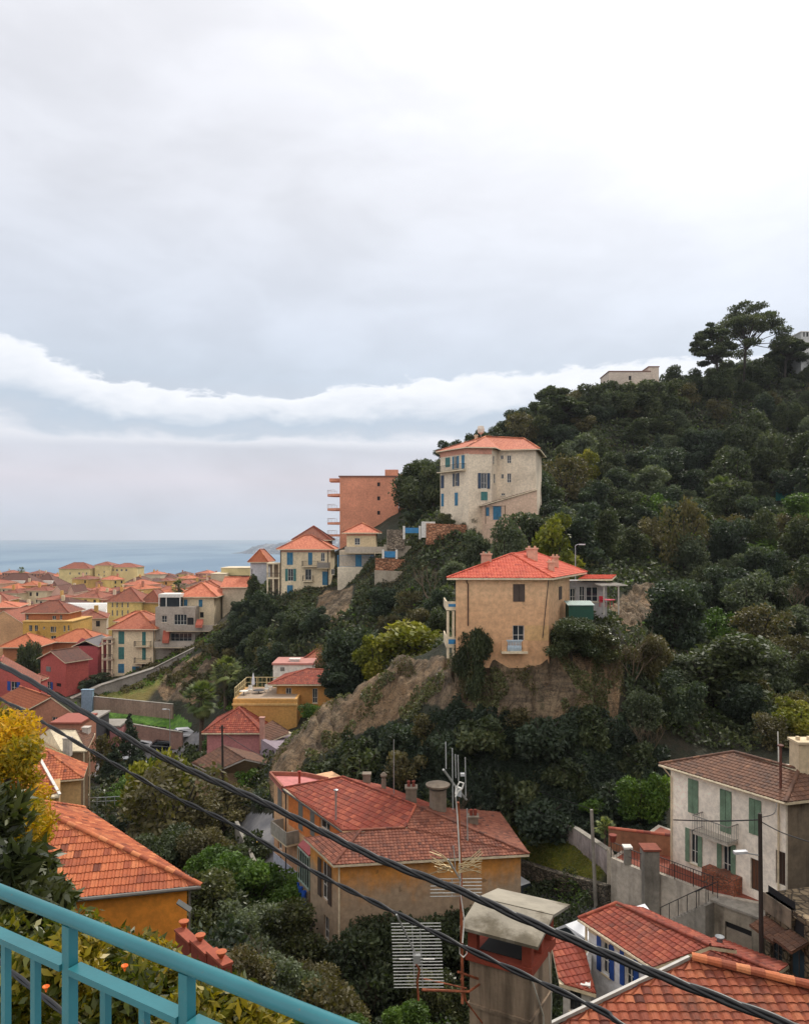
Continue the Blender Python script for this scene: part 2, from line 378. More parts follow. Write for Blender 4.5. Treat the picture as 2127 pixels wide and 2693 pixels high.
TZ = np.empty(len(_q))
for i in range(0, len(_q), 20000):
    q = _q[i:i + 20000]
    TZ[i:i + 20000] = _phi(np.linalg.norm(q[:, None] - A2[None], axis=2)) @ _sol[:n_] + _sol[n_] + q @ _sol[n_ + 1:]
TZ = TZ.reshape(GA.shape)
TY = np.exp(GL); TX = GA * TY
def inpoly(px, py, poly):
    r = np.zeros(px.shape, bool); k = len(poly)
    for i in range(k):
        (x0, y0), (x1, y1) = poly[i], poly[(i + 1) % k]
        c = ((y0 > py) != (y1 > py)) & (px < (x1 - x0) * (py - y0) / ((y1 - y0) or 1e-9) + x0)
        r ^= c
    return r
def proj():
    return GA * F + CX, HY - TZ / TY * F
PX, PY = proj()
def soft(m, it=3):
    m = m.astype(float)
    for _ in range(it):
        m[1:-1, 1:-1] = (m[1:-1, 1:-1] * 2 + m[:-2, 1:-1] + m[2:, 1:-1] + m[1:-1, :-2] + m[1:-1, 2:]) / 6
    return m
ROCK = inpoly(PX, PY, [(700, 2060), (720, 1985), (820, 1870), (880, 1815), (960, 1780), (1010, 1735), (1200, 1725), (1290, 1700), (1480, 1690), (1600, 1700), (1640, 1760), (1620, 1900), (1480, 1885),
                       (1280, 1900), (1180, 1860), (1100, 1850), (1050, 1890), (950, 1930), (880, 1960), (800, 2000), (780, 2060), (860, 2010), (900, 2060), (720, 2120)]) & (TY > 55) & (TY < 80)
ROCK |= inpoly(PX, PY, [(1600, 1600), (1640, 1560), (1760, 1490), (1800, 1500), (1760, 1640), (1640, 1660)]) & (TY > 70) & (TY < 110)
ROCK |= inpoly(PX, PY, [(840, 1560), (930, 1540), (920, 1600), (860, 1650), (830, 1620)]) & (TY > 100)
ROCK |= inpoly(PX, PY, [(440, 1760), (560, 1700), (600, 1750), (520, 1850), (430, 1840), (400, 1800)]) & (TY > 110) & (TY < 145)
GRASS = inpoly(PX, PY, [(240, 1840), (330, 1780), (430, 1750), (430, 1790), (380, 1850)]) & (TY > 105) & (TY < 150)
GRASS |= inpoly(PX, PY, [(1340, 2190), (1421, 2190), (1600, 2280), (1560, 2330), (1340, 2270)]) & (TY > 44) & (TY < 60)
ROCKS = soft(ROCK, 4); GRASSS = soft(GRASS, 3)
idx = np.argwhere(ROCKS > .05)
for r, c in idx:
    x, y = TX[r, c], TY[r, c]; k = ROCKS[r, c]
    z = TZ[r, c]
    v = Vector((x * .30, y * .30, z * .45))
    h = mn.hetero_terrain(v, .9, 2.1, 5, .6) * .35 + (1 - abs(mn.noise(Vector((x * .22 + 5, y * .22, z * 1.1))))) ** 4 * .5
    k *= .55 if TX[r, c] / y < (1160 - CX) / F else 1.05; g_ = abs(mn.noise(Vector((x * .55, y * .25, z * .12)))) ; TZ[r, c] += k * ((h - .45) * 1.5 - .9 * max(0, .16 - g_) / .16)
idx = np.argwhere((ROCKS <= .05) & (TY > 20) & (TY < 260) & (abs(GA) < .66))
# gentle lumps elsewhere
TZ += np.where((TY > 6) & (TY < 260), .16 * (np.sin(TX * .9 + TY * .37) * np.sin(TY * .53 - TX * .71) + np.sin(TX * .37 - TY * .61 + 1) * np.sin(TY * .23 + TX * .49)) * np.clip(TY / 60, .2, 1.2), 0)
def height(x, y):
    a = x / y; l = math.log(max(y, 1.71))
    c = int(np.clip(np.searchsorted(TA, a) - 1, 0, len(TA) - 2)); r = int(np.clip(np.searchsorted(TL, l) - 1, 0, len(TL) - 2))
    fa = min(max((a - TA[c]) / (TA[c + 1] - TA[c]), 0), 1); fl = min(max((l - TL[r]) / (TL[r + 1] - TL[r]), 0), 1)
    return float((TZ[r, c] * (1 - fa) + TZ[r, c + 1] * fa) * (1 - fl) + (TZ[r + 1, c] * (1 - fa) + TZ[r + 1, c + 1] * fa) * fl)
def hit(px, py, dmin=2.0, dmax=1300):
    """first place where the line of sight through a pixel meets the ground"""
    a = (px - CX) / F; c = int(np.clip(np.searchsorted(TA, a) - 1, 0, len(TA) - 2)); fa = (a - TA[c]) / (TA[c + 1] - TA[c])
    colz = TZ[:, c] * (1 - fa) + TZ[:, c + 1] * fa; y = np.exp(TL); rz = -(py - HY) / F * y
    k = np.argwhere((rz <= colz) & (y >= dmin) & (y <= dmax))
    if len(k) == 0: return None
    k = int(k[0][0]); return Vector((a * y[k], y[k], colz[k]))
def visible(x, y, z, dmin=3):
    a = x / y; c = int(np.clip(np.searchsorted(TA, a) - 1, 0, len(TA) - 2)); yy = np.exp(TL)
    m = (yy > dmin) & (yy < y * .985)
    return not np.any(TZ[m, c] > z / y * yy[m])
nr, nc = GA.shape
_ii = np.arange(nr * nc).reshape(nr, nc)
QUADS = np.stack([_ii[:-1, :-1], _ii[:-1, 1:], _ii[1:, 1:], _ii[1:, :-1]], -1).reshape(-1, 4)
def fastmesh(name, V, Q, mats, smooth=True, attrs=None):
    me = bpy.data.meshes.new(name); me.vertices.add(len(V)); me.vertices.foreach_set('co', np.asarray(V, np.float32).ravel())
    k = Q.shape[1]; me.loops.add(len(Q) * k); me.loops.foreach_set('vertex_index', Q.astype(np.int32).ravel())
    me.polygons.add(len(Q)); me.polygons.foreach_set('loop_start', np.arange(len(Q), dtype=np.int32) * k)
    me.polygons.foreach_set('use_smooth', np.full(len(Q), smooth))
    for m_ in mats: me.materials.append(m_)
    for nm, dom, val in (attrs or ()):
        a = me.attributes.new(nm, 'FLOAT', dom); a.data.foreach_set('value', np.asarray(val, np.float32).ravel())
    me.update(calc_edges=True); me.validate(); return me
def m_terrain(t, b, out):
    p = pos(t)
    rk = t.node('ShaderNodeAttribute'); rk.attribute_name = 'rock'; gr = t.node('ShaderNodeAttribute'); gr.attribute_name = 'grass'
    nA = t.noise(p, .12, 6, .65); nB = t.noise(p, .9, 6, .65); nC = t.noise(p, 4, 6, .7)
    earth = t.mix(t.rng(nB, .35, .65), L(74, 62, 46, .8), L(46, 50, 32, .8))
    scrub = t.mix(t.rng(nC, .35, .65), L(30, 40, 26, .9), L(58, 62, 36, .9))
    g0 = t.mix(t.rng(t.m('ADD', t.m('MULTIPLY', nA, .5), t.m('MULTIPLY', nB, .5)), .45, .56), scrub, earth)
    st = t.noise(t.scale(p, .8, .8, .14), 1.2, 6, .7); la = t.noise(t.scale(p, .15, .15, 1.5), 1.3, 5, .6)
    rock = t.mix(t.rng(st, .38, .66), L(146, 126, 100), L(86, 72, 56))
    rock = t.mix(t.rng(la, .52, .62, 0, .5), rock, L(70, 60, 50))
    rock = t.mix(t.rng(nA, .42, .6, 0, .5), rock, L(170, 136, 98))
    rock = t.mix(t.rng(t.m('ADD', t.m('MULTIPLY', nB, .55), t.m('MULTIPLY', nC, .45)), .53, .6, 0, .6), rock, L(66, 66, 44))
    cr_ = t.m('ABSOLUTE', t.m('SUBTRACT', t.noise(t.scale(p, 1, 1, .45), .8, 7, .62, .8), .5)); rock = t.mix(t.rng(cr_, .0, .024, .6, 0), rock, L(36, 30, 25))
    cr2 = t.m('ABSOLUTE', t.m('SUBTRACT', t.noise(t.scale(p, .4, .4, 1.6), 1.1, 6, .6, .5), .5)); rock = t.mix(t.rng(cr2, .0, .026, .55, 0), rock, L(48, 40, 32))
    gs = t.mix(t.rng(nC, .35, .65), L(92, 112, 44), L(146, 138, 72)); gs = t.mix(t.rng(nA, .45, .6, 0, .6), gs, L(128, 104, 54))
    c = t.mix(t.rng(t.m('ADD', rk.outputs['Fac'], t.m('MULTIPLY', t.m('SUBTRACT', nB, .5), .9)), .35, .65), g0, rock)
    c = t.mix(gr.outputs['Fac'], c, gs)
    t.put(b.inputs['Base Color'], c); b.inputs['Roughness'].default_value = .95
    bump(t, b, t.m('ADD', t.m('ADD', nC, t.m('MULTIPLY', st, 1.6)), t.m('MULTIPLY', nB, 1.5)), .4, 1.0)
M_TERR = mat('hillside_ground', m_terrain)
_V = np.stack([TX.ravel(), TY.ravel(), TZ.ravel()], 1)
_me = fastmesh('ground', _V, QUADS, [M_TERR], True, [('rock', 'POINT', ROCKS), ('grass', 'POINT', GRASSS)])
ground = bpy.data.objects.new('ground', _me); COL.objects.link(ground); tag(ground, kind='structure')
def drape(name, poly, d0, d1, m, lift=.05, kind='structure'):
    """a sheet lying on the ground inside an outline"""
    PX, PY = proj(); msk = (inpoly(PX, PY, poly) & (TY > d0) & (TY < d1)).ravel()
    Q = QUADS[msk[QUADS].sum(1) >= 3]
    if len(Q) == 0: print('empty drape', name); return
    u, inv = np.unique(Q, return_inverse=True); V = _V[u].copy(); V[:, 2] = TZ.ravel()[u] + lift
    me = fastmesh(name, V, inv.reshape(Q.shape), [m], True)
    o = bpy.data.objects.new(name, me); COL.objects.link(o); tag(o, kind=kind); return o
def m_grass(t, b, out):
    p = pos(t); n = t.noise(p, 1.5, 6, .7)
    c = t.mix(t.rng(n, .35, .65), L(56, 96, 26), L(92, 130, 42)); t.put(b.inputs['Base Color'], c); b.inputs['Roughness'].default_value = .9
    bump(t, b, t.noise(p, 12, 3), .08, .8)
M_LAWN = mat('lawn', m_grass)
def m_asph(t, b, out):
    p = pos(t); n = t.noise(p, .7, 5, .6)
    t.put(b.inputs['Base Color'], t.mix(t.rng(n, .35, .65), L(96, 96, 100), L(126, 124, 124))); b.inputs['Roughness'].default_value = .75
    bump(t, b, t.noise(p, 40, 2), .01, .5)
M_ROAD = mat('asphalt', m_asph)
# ------------------------------------------------------------------ sea and headland
def m_sea(t, b, out):
    p = pos(t)
    far = t.node('ShaderNodeVectorMath', operation='LENGTH'); t.l.new(p, far.inputs[0])
    n = t.noise(t.scale(p, .004, .0012, 1), 1.0, 6, .6); n2 = t.noise(t.scale(p, .05, .012, 1), 1.0, 5, .7)
    c = t.mix(t.rng(n, .38, .62), L(84, 112, 136), L(108, 132, 150)); t.put(b.inputs['Base Color'], c)
    c = t.mix(t.rng(n2, .66, .72, 0, .8), c, L(215, 220, 225)); t.put(b.inputs['Base Color'], c)
    b.inputs['Roughness'].default_value = .42; b.inputs['IOR'].default_value = 1.25
    bump(t, b, t.noise(t.scale(p, .12, .05, 1), 1.0, 4, .6), 1.2, .6)
mb = MB(); mb.face([(-30000, 300, -50), (30000, 300, -50), (30000, 17000, -50), (-30000, 17000, -50)])
tag(mb.build('sea', mat('sea_water', m_sea)), kind='structure')
hl = [(596, 1456, 1455), (620, 1456, 1449), (634, 1456, 1437), (655, 1457, 1433), (672, 1457, 1437), (690, 1457, 1432), (720, 1458, 1426), (760, 1460, 1420), (900, 1462, 1412), (1100, 1465, 1405)]
mb = MB(); N_ = 120; V = []; Q = []
for i in range(N_):
    px = 596 + (1100 - 596) * i / (N_ - 1); yb = np.interp(px, [h[0] for h in hl], [h[1] for h in hl]); yt = np.interp(px, [h[0] for h in hl], [h[2] for h in hl])
    d = 50 * F / (yb - HY); ht = (yb - yt) / F * d
    for k in range(12):
        f = k / 11; dd = d + f * 500; x = (px - CX) / F * d
        z = -50.5 + (ht * 1.0 * min(1, math.sin(min(f * 1.6, 1) * math.pi / 2) + .0) * (1 + .30 * mn.noise(Vector((px * .11, f * 9, 0))))) * (1 if f < .95 else .3)
        V.append((x, dd, z))
for i in range(N_ - 1):
    for k in range(11): a = i * 12 + k; Q.append((a, a + 12, a + 13, a + 1))
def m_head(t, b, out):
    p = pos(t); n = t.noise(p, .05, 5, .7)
    c = t.mix(t.rng(n, .4, .6), L(54, 66, 80), L(78, 90, 104)); c = t.mix(t.rng(t.noise(p, .12, 2), .62, .66), c, L(176, 176, 180)); t.put(b.inputs['Base Color'], c)  # blue-grey of distant haze is put into the headland's colour
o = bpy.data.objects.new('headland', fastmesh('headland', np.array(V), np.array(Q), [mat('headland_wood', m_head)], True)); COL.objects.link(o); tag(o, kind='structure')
# ------------------------------------------------------------------ building kit
T_RED = [L(102, 44, 32), L(144, 62, 42), L(124, 52, 36), L(164, 84, 58), L(112, 46, 34)]
T_BRIGHT = [L(168, 62, 44), L(194, 80, 56), L(206, 98, 70), L(178, 70, 50)]
T_ORANGE = [L(106, 50, 30), L(148, 72, 42), L(172, 90, 52), L(188, 106, 64), L(204, 130, 84)]
T_AGED = [L(92, 46, 34), L(130, 64, 44), L(158, 82, 54), L(180, 106, 70), L(142, 70, 46)]
T_RUST = [L(80, 44, 34), L(108, 58, 42), L(122, 68, 48), L(140, 84, 62), L(92, 50, 38)]
T_BROWN = [L(82, 56, 44), L(100, 68, 52), L(114, 78, 58), L(88, 60, 46), L(130, 92, 68)]
T_SALMON = [L(184, 102, 72), L(198, 118, 86), L(172, 90, 64)]
TM = dict(red=tilemat('clay_tiles_red', T_RED), bright=tilemat('clay_tiles_bright', T_BRIGHT, moss=.15), orange=tilemat('clay_tiles_orange', T_ORANGE, moss=.3), brown=tilemat('clay_tiles_brown', T_BROWN, moss=.45), aged=tilemat('clay_tiles_aged', T_AGED, moss=.6), rust=tilemat('clay_tiles_rust', T_RUST, moss=.4),
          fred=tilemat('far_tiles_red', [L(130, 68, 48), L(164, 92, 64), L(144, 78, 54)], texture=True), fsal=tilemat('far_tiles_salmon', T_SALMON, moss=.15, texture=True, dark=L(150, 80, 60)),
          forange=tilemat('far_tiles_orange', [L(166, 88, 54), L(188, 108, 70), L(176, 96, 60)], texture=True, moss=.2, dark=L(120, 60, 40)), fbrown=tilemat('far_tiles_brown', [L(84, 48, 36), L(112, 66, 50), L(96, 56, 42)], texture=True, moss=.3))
GLASS = glass(); WHITE = flat('white_paint', L(214, 210, 202), .6); DARKM = flat('dark_metal', L(42, 42, 44), .5); CONC = plaster('concrete', L(150, 144, 134), .6, L(84, 80, 72)); STONE = stonemat('rubble_stone', L(120, 108, 90), L(164, 150, 126), L(70, 62, 52))
REDST = stonemat('red_stone', L(150, 98, 70), L(186, 136, 104), L(96, 70, 54), 1.6)
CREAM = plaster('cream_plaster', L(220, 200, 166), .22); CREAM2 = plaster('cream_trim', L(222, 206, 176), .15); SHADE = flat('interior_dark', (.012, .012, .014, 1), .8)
SB = shutter('blue_shutter', L(56, 118, 150)); SG = shutter('green_shutter', L(120, 148, 124)); SDB = shutter('navy_shutter', L(34, 78, 160)); SGR = shutter('grey_shutter', L(128, 126, 122)); STEAL = shutter('teal_shutter', L(58, 116, 112)); SBR = shutter('brown_shutter', L(84, 70, 62)); SSL = shutter('slate_shutter', L(52, 70, 92))
BLUEP = flat('blue_paint', L(48, 124, 172), .5); GALV = flat('galvanised_metal', L(170, 172, 174), .4, .6)

def offset_plan(plan, o):
    n = len(plan); r = []
    for i in range(n):
        p0, p1, p2 = (Vector(plan[i - 1][:2]), Vector(plan[i][:2]), Vector(plan[(i + 1) % n][:2]))
        e1 = (p1 - p0).normalized(); e2 = (p2 - p1).normalized(); n1 = Vector((e1.y, -e1.x)); n2 = Vector((e2.y, -e2.x))
        k = (n1 + n2); k = k / max(.35, k.dot(n1)); r.append(tuple(p1 + k * o))
    return r
def clip_range(poly, v):
    us = []
    for i in range(len(poly)):
        (u0, v0), (u1, v1) = poly[i], poly[(i + 1) % len(poly)]
        if (v0 - v) * (v1 - v) <= 0 and abs(v1 - v0) > 1e-9: us.append(u0 + (u1 - u0) * (v - v0) / (v1 - v0))
        elif abs(v1 - v0) <= 1e-9 and abs(v - v0) < 1e-6: us += [u0, u1]
    return (min(us), max(us)) if us else None
def lay_tiles(mb, poly, pu=.24, pv=.34, amp=.045, style='canal', rnd=RND, m=0):
    """rows of real clay tiles over a convex, planar, sloping polygon"""
    P = [Vector(p) for p in poly]; n = (P[1] - P[0]).cross(P[2] - P[0]).normalized()
    if n.z < 0: n = -n
    u = Vector((0, 0, 1)).cross(n).normalized(); v = n.cross(u).normalized()
    if v.z > 0: v = -v; u = -u
    o = P[0]; uvp = [((p - o).dot(u), (p - o).dot(v)) for p in P]
    vmin, vmax = min(q[1] for q in uvp), max(q[1] for q in uvp)
    prof = [(0, .1), (.25, .8), (.5, 1.0), (.75, .8), (1, .1)] if style == 'canal' else [(0, .1), (.2, .9), (.4, .35), (.6, .35), (.8, .9)]
    k = 0
    while vmax - (k) * pv > vmin + .02:
        vb = vmax - k * pv; vt = max(vmax - (k + 1) * pv - .05, vmin)
        rb = clip_range(uvp, min(vb, vmax - 1e-4)); rt = clip_range(uvp, max(vt, vmin + 1e-4)); k += 1
        if rb is None or rt is None: continue
        lo, hi = min(rb[0], rt[0]), max(rb[1], rt[1]); j = math.floor(lo / pu)
        while j * pu < hi:
            t = min(1, max(0, rnd.gauss(.5, .2))); jit = rnd.uniform(-.012, .012)
            ul = [(j + f) * pu for f, h in prof] + ([(j + 1) * pu] if style != 'canal' else []); hs = [h for f, h in prof] + ([.1] if style != 'canal' else [])
            ub = [min(max(x, rb[0]), rb[1]) for x in ul]; ut = [min(max(x, rt[0]), rt[1]) for x in ul]; j += 1
            if ub[-1] - ub[0] < .015 and ut[-1] - ut[0] < .015: continue
            b = len(mb.v); c = len(ul)
            mb.v += [tuple(o + u * x + v * vt + n * (.004 + h * amp * .8)) for x, h in zip(ut, hs)]
            mb.v += [tuple(o + u * x + v * (vb + jit) + n * (.028 + h * amp)) for x, h in zip(ub, hs)]
            mb.v += [tuple(o + u * x + v * (vb + jit)) for x in ub]
            for i in range(c - 1):
                mb.f.append((b + i, b + c + i, b + c + i + 1, b + i + 1)); mb.mi.append(m); mb.tint.append(t)
                mb.f.append((b + c + i, b + 2 * c + i, b + 2 * c + i + 1, b + c + i + 1)); mb.mi.append(m); mb.tint.append(t * .5)
def ridge_tiles(mb, a, b, r=.11, step=.36, rnd=RND, m=0, lift=.02):
    a, b = Vector(a), Vector(b); d = (b - a); L_ = d.length
    if L_ < .05: return
    d /= L_; x = d.cross(Vector((0, 0, 1))).normalized(); z = x.cross(d).normalized(); k = max(1, round(L_ / step)); s = L_ / k
    for i in range(k):
        t = rnd.random(); bi = len(mb.v)
        for e, rr in ((-.03, r * .86), (s, r)):
            c = a + d * (i * s + e)
            for q in range(7):
                th = math.pi * q / 6; mb.v.append(tuple(c + x * (rr * math.cos(th)) + z * (rr * .8 * math.sin(th) + lift)))
        for q in range(6): mb.f.append((bi + q, bi + q + 1, bi + 8 + q, bi + 7 + q)); mb.mi.append(m); mb.tint.append(t)
        mb.f.append(tuple(bi + 7 + q for q in range(7))); mb.mi.append(m); mb.tint.append(t * .4)
def tex_face(mb, poly, m=0, th=.12):
    P = [Vector(p) for p in poly]; n = (P[1] - P[0]).cross(P[2] - P[0]).normalized()
    if n.z < 0: n = -n; P = P[::-1]
    u = Vector((0, 0, 1)).cross(n); u = u.normalized() if u.length > 1e-3 else Vector((1, 0, 0)); v = n.cross(u).normalized(); o = Vector((0, 0, 0))
    if v.z > 0: v = -v
    mb.face(P, uv=[((p - o).dot(u), (p - o).dot(v)) for p in P], m=m)
def roof_faces(plan, z, rise, kind='hip', axis=None, over=.4):
    """polygons of a roof over a four-cornered plan; returns faces, ridge lines"""
    p = [Vector((q[0], q[1], z)) for q in (offset_plan(plan, over) if over else plan)]
    if kind == 'pyramid' or len(p) != 4:
        c = sum(p, Vector()) / len(p); c.z = z + rise
        return [[p[i], p[(i + 1) % len(p)], c] for i in range(len(p))], [(c, q) for q in p]
    l0, l1 = (p[1] - p[0]).length, (p[2] - p[1]).length
    if axis is None: axis = 0 if l0 >= l1 else 1
    if axis == 1: p = p[1:] + p[:1]; l0, l1 = l1, l0
    # ridge runs along edge 0
    m0 = (p[3] + p[0]) / 2; m1 = (p[1] + p[2]) / 2; k = 0 if kind == 'gable' else min(.48, .5 * l1 / l0)
    r0 = m0 + (m1 - m0) * k; r1 = m1 + (m0 - m1) * k; r0.z = r1.z = z + rise
    fs = [[p[0], p[1], r1, r0], [p[2], p[3], r0, r1]]
    rl = [(r0, r1)]
    if kind != 'gable': fs += [[p[1], p[2], r1], [p[3], p[0], r0]]; rl += [(r0, p[0]), (r1, p[1]), (r1, p[2]), (r0, p[3])]
    return fs, rl
def cut_wall(mb, A, B, z0, z1_, ops, depth=.16, m=0, reveal=True):
    """a wall with real openings; A to B runs left to right seen from outside"""
    A, B = Vector((A[0], A[1], 0)), Vector((B[0], B[1], 0)); Lw = (B - A).length; e = (B - A) / Lw; n = Vector((e.y, -e.x, 0))
    ops = [(max(.02, a), min(Lw - .02, b), max(z0, c), min(z1_, d)) for a, b, c, d in ops if b > .02 and a < Lw - .02]
    us = sorted({0, Lw} | {o[0] for o in ops} | {o[1] for o in ops}); zs = sorted({z0, z1_} | {o[2] for o in ops} | {o[3] for o in ops})
    W_ = lambda u, z, q=0: A + e * u - n * q + Vector((0, 0, z))
    for i in range(len(us) - 1):
        for j in range(len(zs) - 1):
            uc, zc = (us[i] + us[i + 1]) / 2, (zs[j] + zs[j + 1]) / 2
            if us[i + 1] - us[i] < 1e-5 or zs[j + 1] - zs[j] < 1e-5: continue
            if any(o[0] < uc < o[1] and o[2] < zc < o[3] for o in ops): continue
            mb.face([W_(us[i], zs[j]), W_(us[i + 1], zs[j]), W_(us[i + 1], zs[j + 1]), W_(us[i], zs[j + 1])], m=m)
    for a, b, c, d in ops:
        mb.face([W_(a, c), W_(b, c), W_(b, c, depth), W_(a, c, depth)], m=m); mb.face([W_(a, d, depth), W_(b, d, depth), W_(b, d), W_(a, d)], m=m)
        mb.face([W_(a, c, depth), W_(a, d, depth), W_(a, d), W_(a, c)], m=m); mb.face([W_(b, c), W_(b, d), W_(b, d, depth), W_(b, c, depth)], m=m)
PLANS = []
class House:
    def __init__(s, name, label, cat, plan, z0, z1_, wall, group=None, depth=.16):
        s.plan = [Vector((p[0], p[1], 0)) for p in plan]
        ar = sum(s.plan[i - 1].x * s.plan[i].y - s.plan[i].x * s.plan[i - 1].y for i in range(len(plan)))
        PLANS.append(([(q.x, q.y) for q in s.plan], z1_))
        assert ar > 0, name + ' plan must run anticlockwise'
        s.z0, s.z1, s.wall = z0, z1_, wall; c = sum(s.plan, Vector()) / len(plan)
        s.root = empty(name, (c.x, c.y, z0), label, cat, group); s.ops = {}; s.depth = depth
    def frame(s, i):
        A, B = s.plan[i], s.plan[(i + 1) % len(s.plan)]; e = (B - A).normalized(); return A, e, Vector((e.y, -e.x, 0)), (B - A).length
    def on(s, i, px, py):
        A, e, n, L_ = s.frame(i); r = ray(px, py); t = A.dot(n) / r.dot(n); q = r * t; return (q - A).dot(e), q.z
    def rect(s, i, x0, y0, x1, y1):
        xm, ym = (x0 + x1) / 2, (y0 + y1) / 2
        return s.on(i, x0, ym)[0], s.on(i, x1, ym)[0], s.on(i, xm, y1)[1], s.on(i, xm, y0)[1]
    def win(s, i, px, kind='plain', sh=None, frame=None, cut=True, part='window', mull=1, label=None, rect=None, sill=True):
        """kind: plain, open (leaves folded back on the wall), closed (leaves shut), door, hole"""
        u0, u1, c, d = rect or s.rect(i, *px)
        if u1 < u0: u0, u1 = u1, u0
        A, e, n, L_ = s.frame(i); frame = frame or WHITE; dp = s.depth if cut else -.012
        if cut: s.ops.setdefault(i, []).append((u0, u1, c, d))
        Q = lambda u, q, z: A + e * u - n * q + Vector((0, 0, z))
        w, h = u1 - u0, d - c; mb = MB(); fw = min(.06, w * .1)
        if kind == 'hole':
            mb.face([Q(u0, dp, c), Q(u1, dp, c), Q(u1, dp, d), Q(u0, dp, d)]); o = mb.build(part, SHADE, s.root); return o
        def bx(mb, a, b, c_, d_, q0, q1): mb.box(Q((a + b) / 2, (q0 + q1) / 2, (c_ + d_) / 2), e * ((b - a) / 2), n * ((q1 - q0) / 2), (0, 0, (d_ - c_) / 2))
        if kind == 'closed':
            o = MB(); bx(o, u0 + .01, u1 - .01, c, d, dp, dp - .05); o = o.build(part, frame, s.root)
            for a, b in ((u0 + .015, (u0 + u1) / 2 - .012), ((u0 + u1) / 2 + .012, u1 - .015)):
                k = MB(); bx(k, a, b, c + .02, d - .02, -.0, -.045); k.build('shutter', sh or SB, o)
            if label: o['label'] = label
            return o
        # frame and panes
        f = MB()
        for a, b, c_, d_ in ((u0, u0 + fw, c, d), (u1 - fw, u1, c, d), (u0 + fw, u1 - fw, c, c + fw), (u0 + fw, u1 - fw, d - fw, d)): bx(f, a, b, c_, d_, dp, dp - .05)
        for k in range(mull): x = u0 + w * (k + 1) / (mull + 1); bx(f, x - fw * .4, x + fw * .4, c + fw, d - fw, dp - .002, dp - .045)
        if kind in ('plain', 'open') and h > 1.0: bx(f, u0 + fw, u1 - fw, c + h * .36, c + h * .36 + fw * .5, dp - .004, dp - .042)
        if kind == 'door':
            g = MB(); bx(g, u0 + fw, u1 - fw, c + fw, d - fw, dp, dp - .03); o = f.build(part, frame, s.root); g.build('door_leaf', sh or SBR, o); return o
        o = f.build(part, frame, s.root)
        g = MB(); g.face([Q(u0 + fw, dp - .01, c + fw), Q(u1 - fw, dp - .01, c + fw), Q(u1 - fw, dp - .01, d - fw), Q(u0 + fw, dp - .01, d - fw)]); g.build('pane', GLASS, o)
        if sill and h < 2.2: g = MB(); bx(g, u0 - .06, u1 + .06, c - .07, c - .004, .02, -.07); g.build('sill', CREAM2, o)
        if kind == 'open':
            for a, b in ((u0 - w / 2 - .02, u0 - .02), (u1 + .02, u1 + w / 2 + .02)):
                k = MB(); bx(k, a, b, c, d, -.012, -.055); k.build('shutter', sh or SB, o)
        if label: o['label'] = label
        return o
    def box(s, part, i, px, out0, out1, m, parent=None, rect=None):
        u0, u1, c, d = rect or s.rect(i, *px); A, e, n, L_ = s.frame(i); mb = MB()
        mb.box(A + e * ((u0 + u1) / 2) + n * ((out0 + out1) / 2) + Vector((0, 0, (c + d) / 2)), e * (abs(u1 - u0) / 2), n * ((out1 - out0) / 2), (0, 0, abs(d - c) / 2)); return mb.build(part, m, parent or s.root)
    def balcony(s, i, x0, x1, yf, out=.9, h=.95, m=None, rm=None, solid=False, z=None):
        u0 = s.on(i, x0, yf)[0]; u1 = s.on(i, x1, yf)[0]; zf = s.on(i, (x0 + x1) / 2, yf)[1] if z is None else z
        A, e, n, L_ = s.frame(i); Q = lambda u, q, z: A + e * u + n * q + Vector((0, 0, z))
        mb = MB(); mb.box(Q((u0 + u1) / 2, out / 2, zf - .07), e * ((u1 - u0) / 2), n * (out / 2), (0, 0, .07)); o = mb.build('balcony', m or CREAM2, s.root)
        r = MB()
        if solid:
            for a, b in (((u0, .003), (u0, out)), ((u0, out), (u1, out)), ((u1, out), (u1, .003))):
                p, q = Q(a[0], a[1], zf + h / 2 + .01), Q(b[0], b[1], zf + h / 2 + .01); r.bar(p, q, .1, h)
        else:
            for a, b in (((u0, 0), (u0, out)), ((u0, out), (u1, out)), ((u1, out), (u1, 0))):
                r.bar(Q(a[0], a[1], zf + h), Q(b[0], b[1], zf + h), .045); r.bar(Q(a[0], a[1], zf + .08), Q(b[0], b[1], zf + .08), .03)
                ln = (Vector(b) - Vector(a)).length; k = max(1, int(ln / .14))
                for j in range(k + 1):
                    c_ = Vector(a).lerp(Vector(b), j / k); r.bar(Q(c_[0], c_[1], zf), Q(c_[0], c_[1], zf + h), .018)
        r.build('railing', rm or DARKM, o); return o
    def walls(s, m2=None, names=None, top=True):
        mb = MB()
        for i in range(len(s.plan)):
            A, B = s.plan[i], s.plan[(i + 1) % len(s.plan)]; cut_wall(mb, A, B, s.z0, s.z1, s.ops.get(i, []), s.depth)
        if top: mb.face([(p.x, p.y, s.z1) for p in s.plan])
        return mb.build('wall', s.wall, s.root)
    def gable(s, fs_z, rise, axis, m=None):
        p = s.plan; ends = ((3, 0), (1, 2)) if axis == 0 else ((0, 1), (2, 3))
        for a, b in ends:
            mb = MB(); A, B = p[a], p[b]; c = (A + B) / 2; mb.face([(A.x, A.y, s.z1), (B.x, B.y, s.z1), (c.x, c.y, s.z1 + rise)]); mb.build('gable', m or s.wall, s.root)
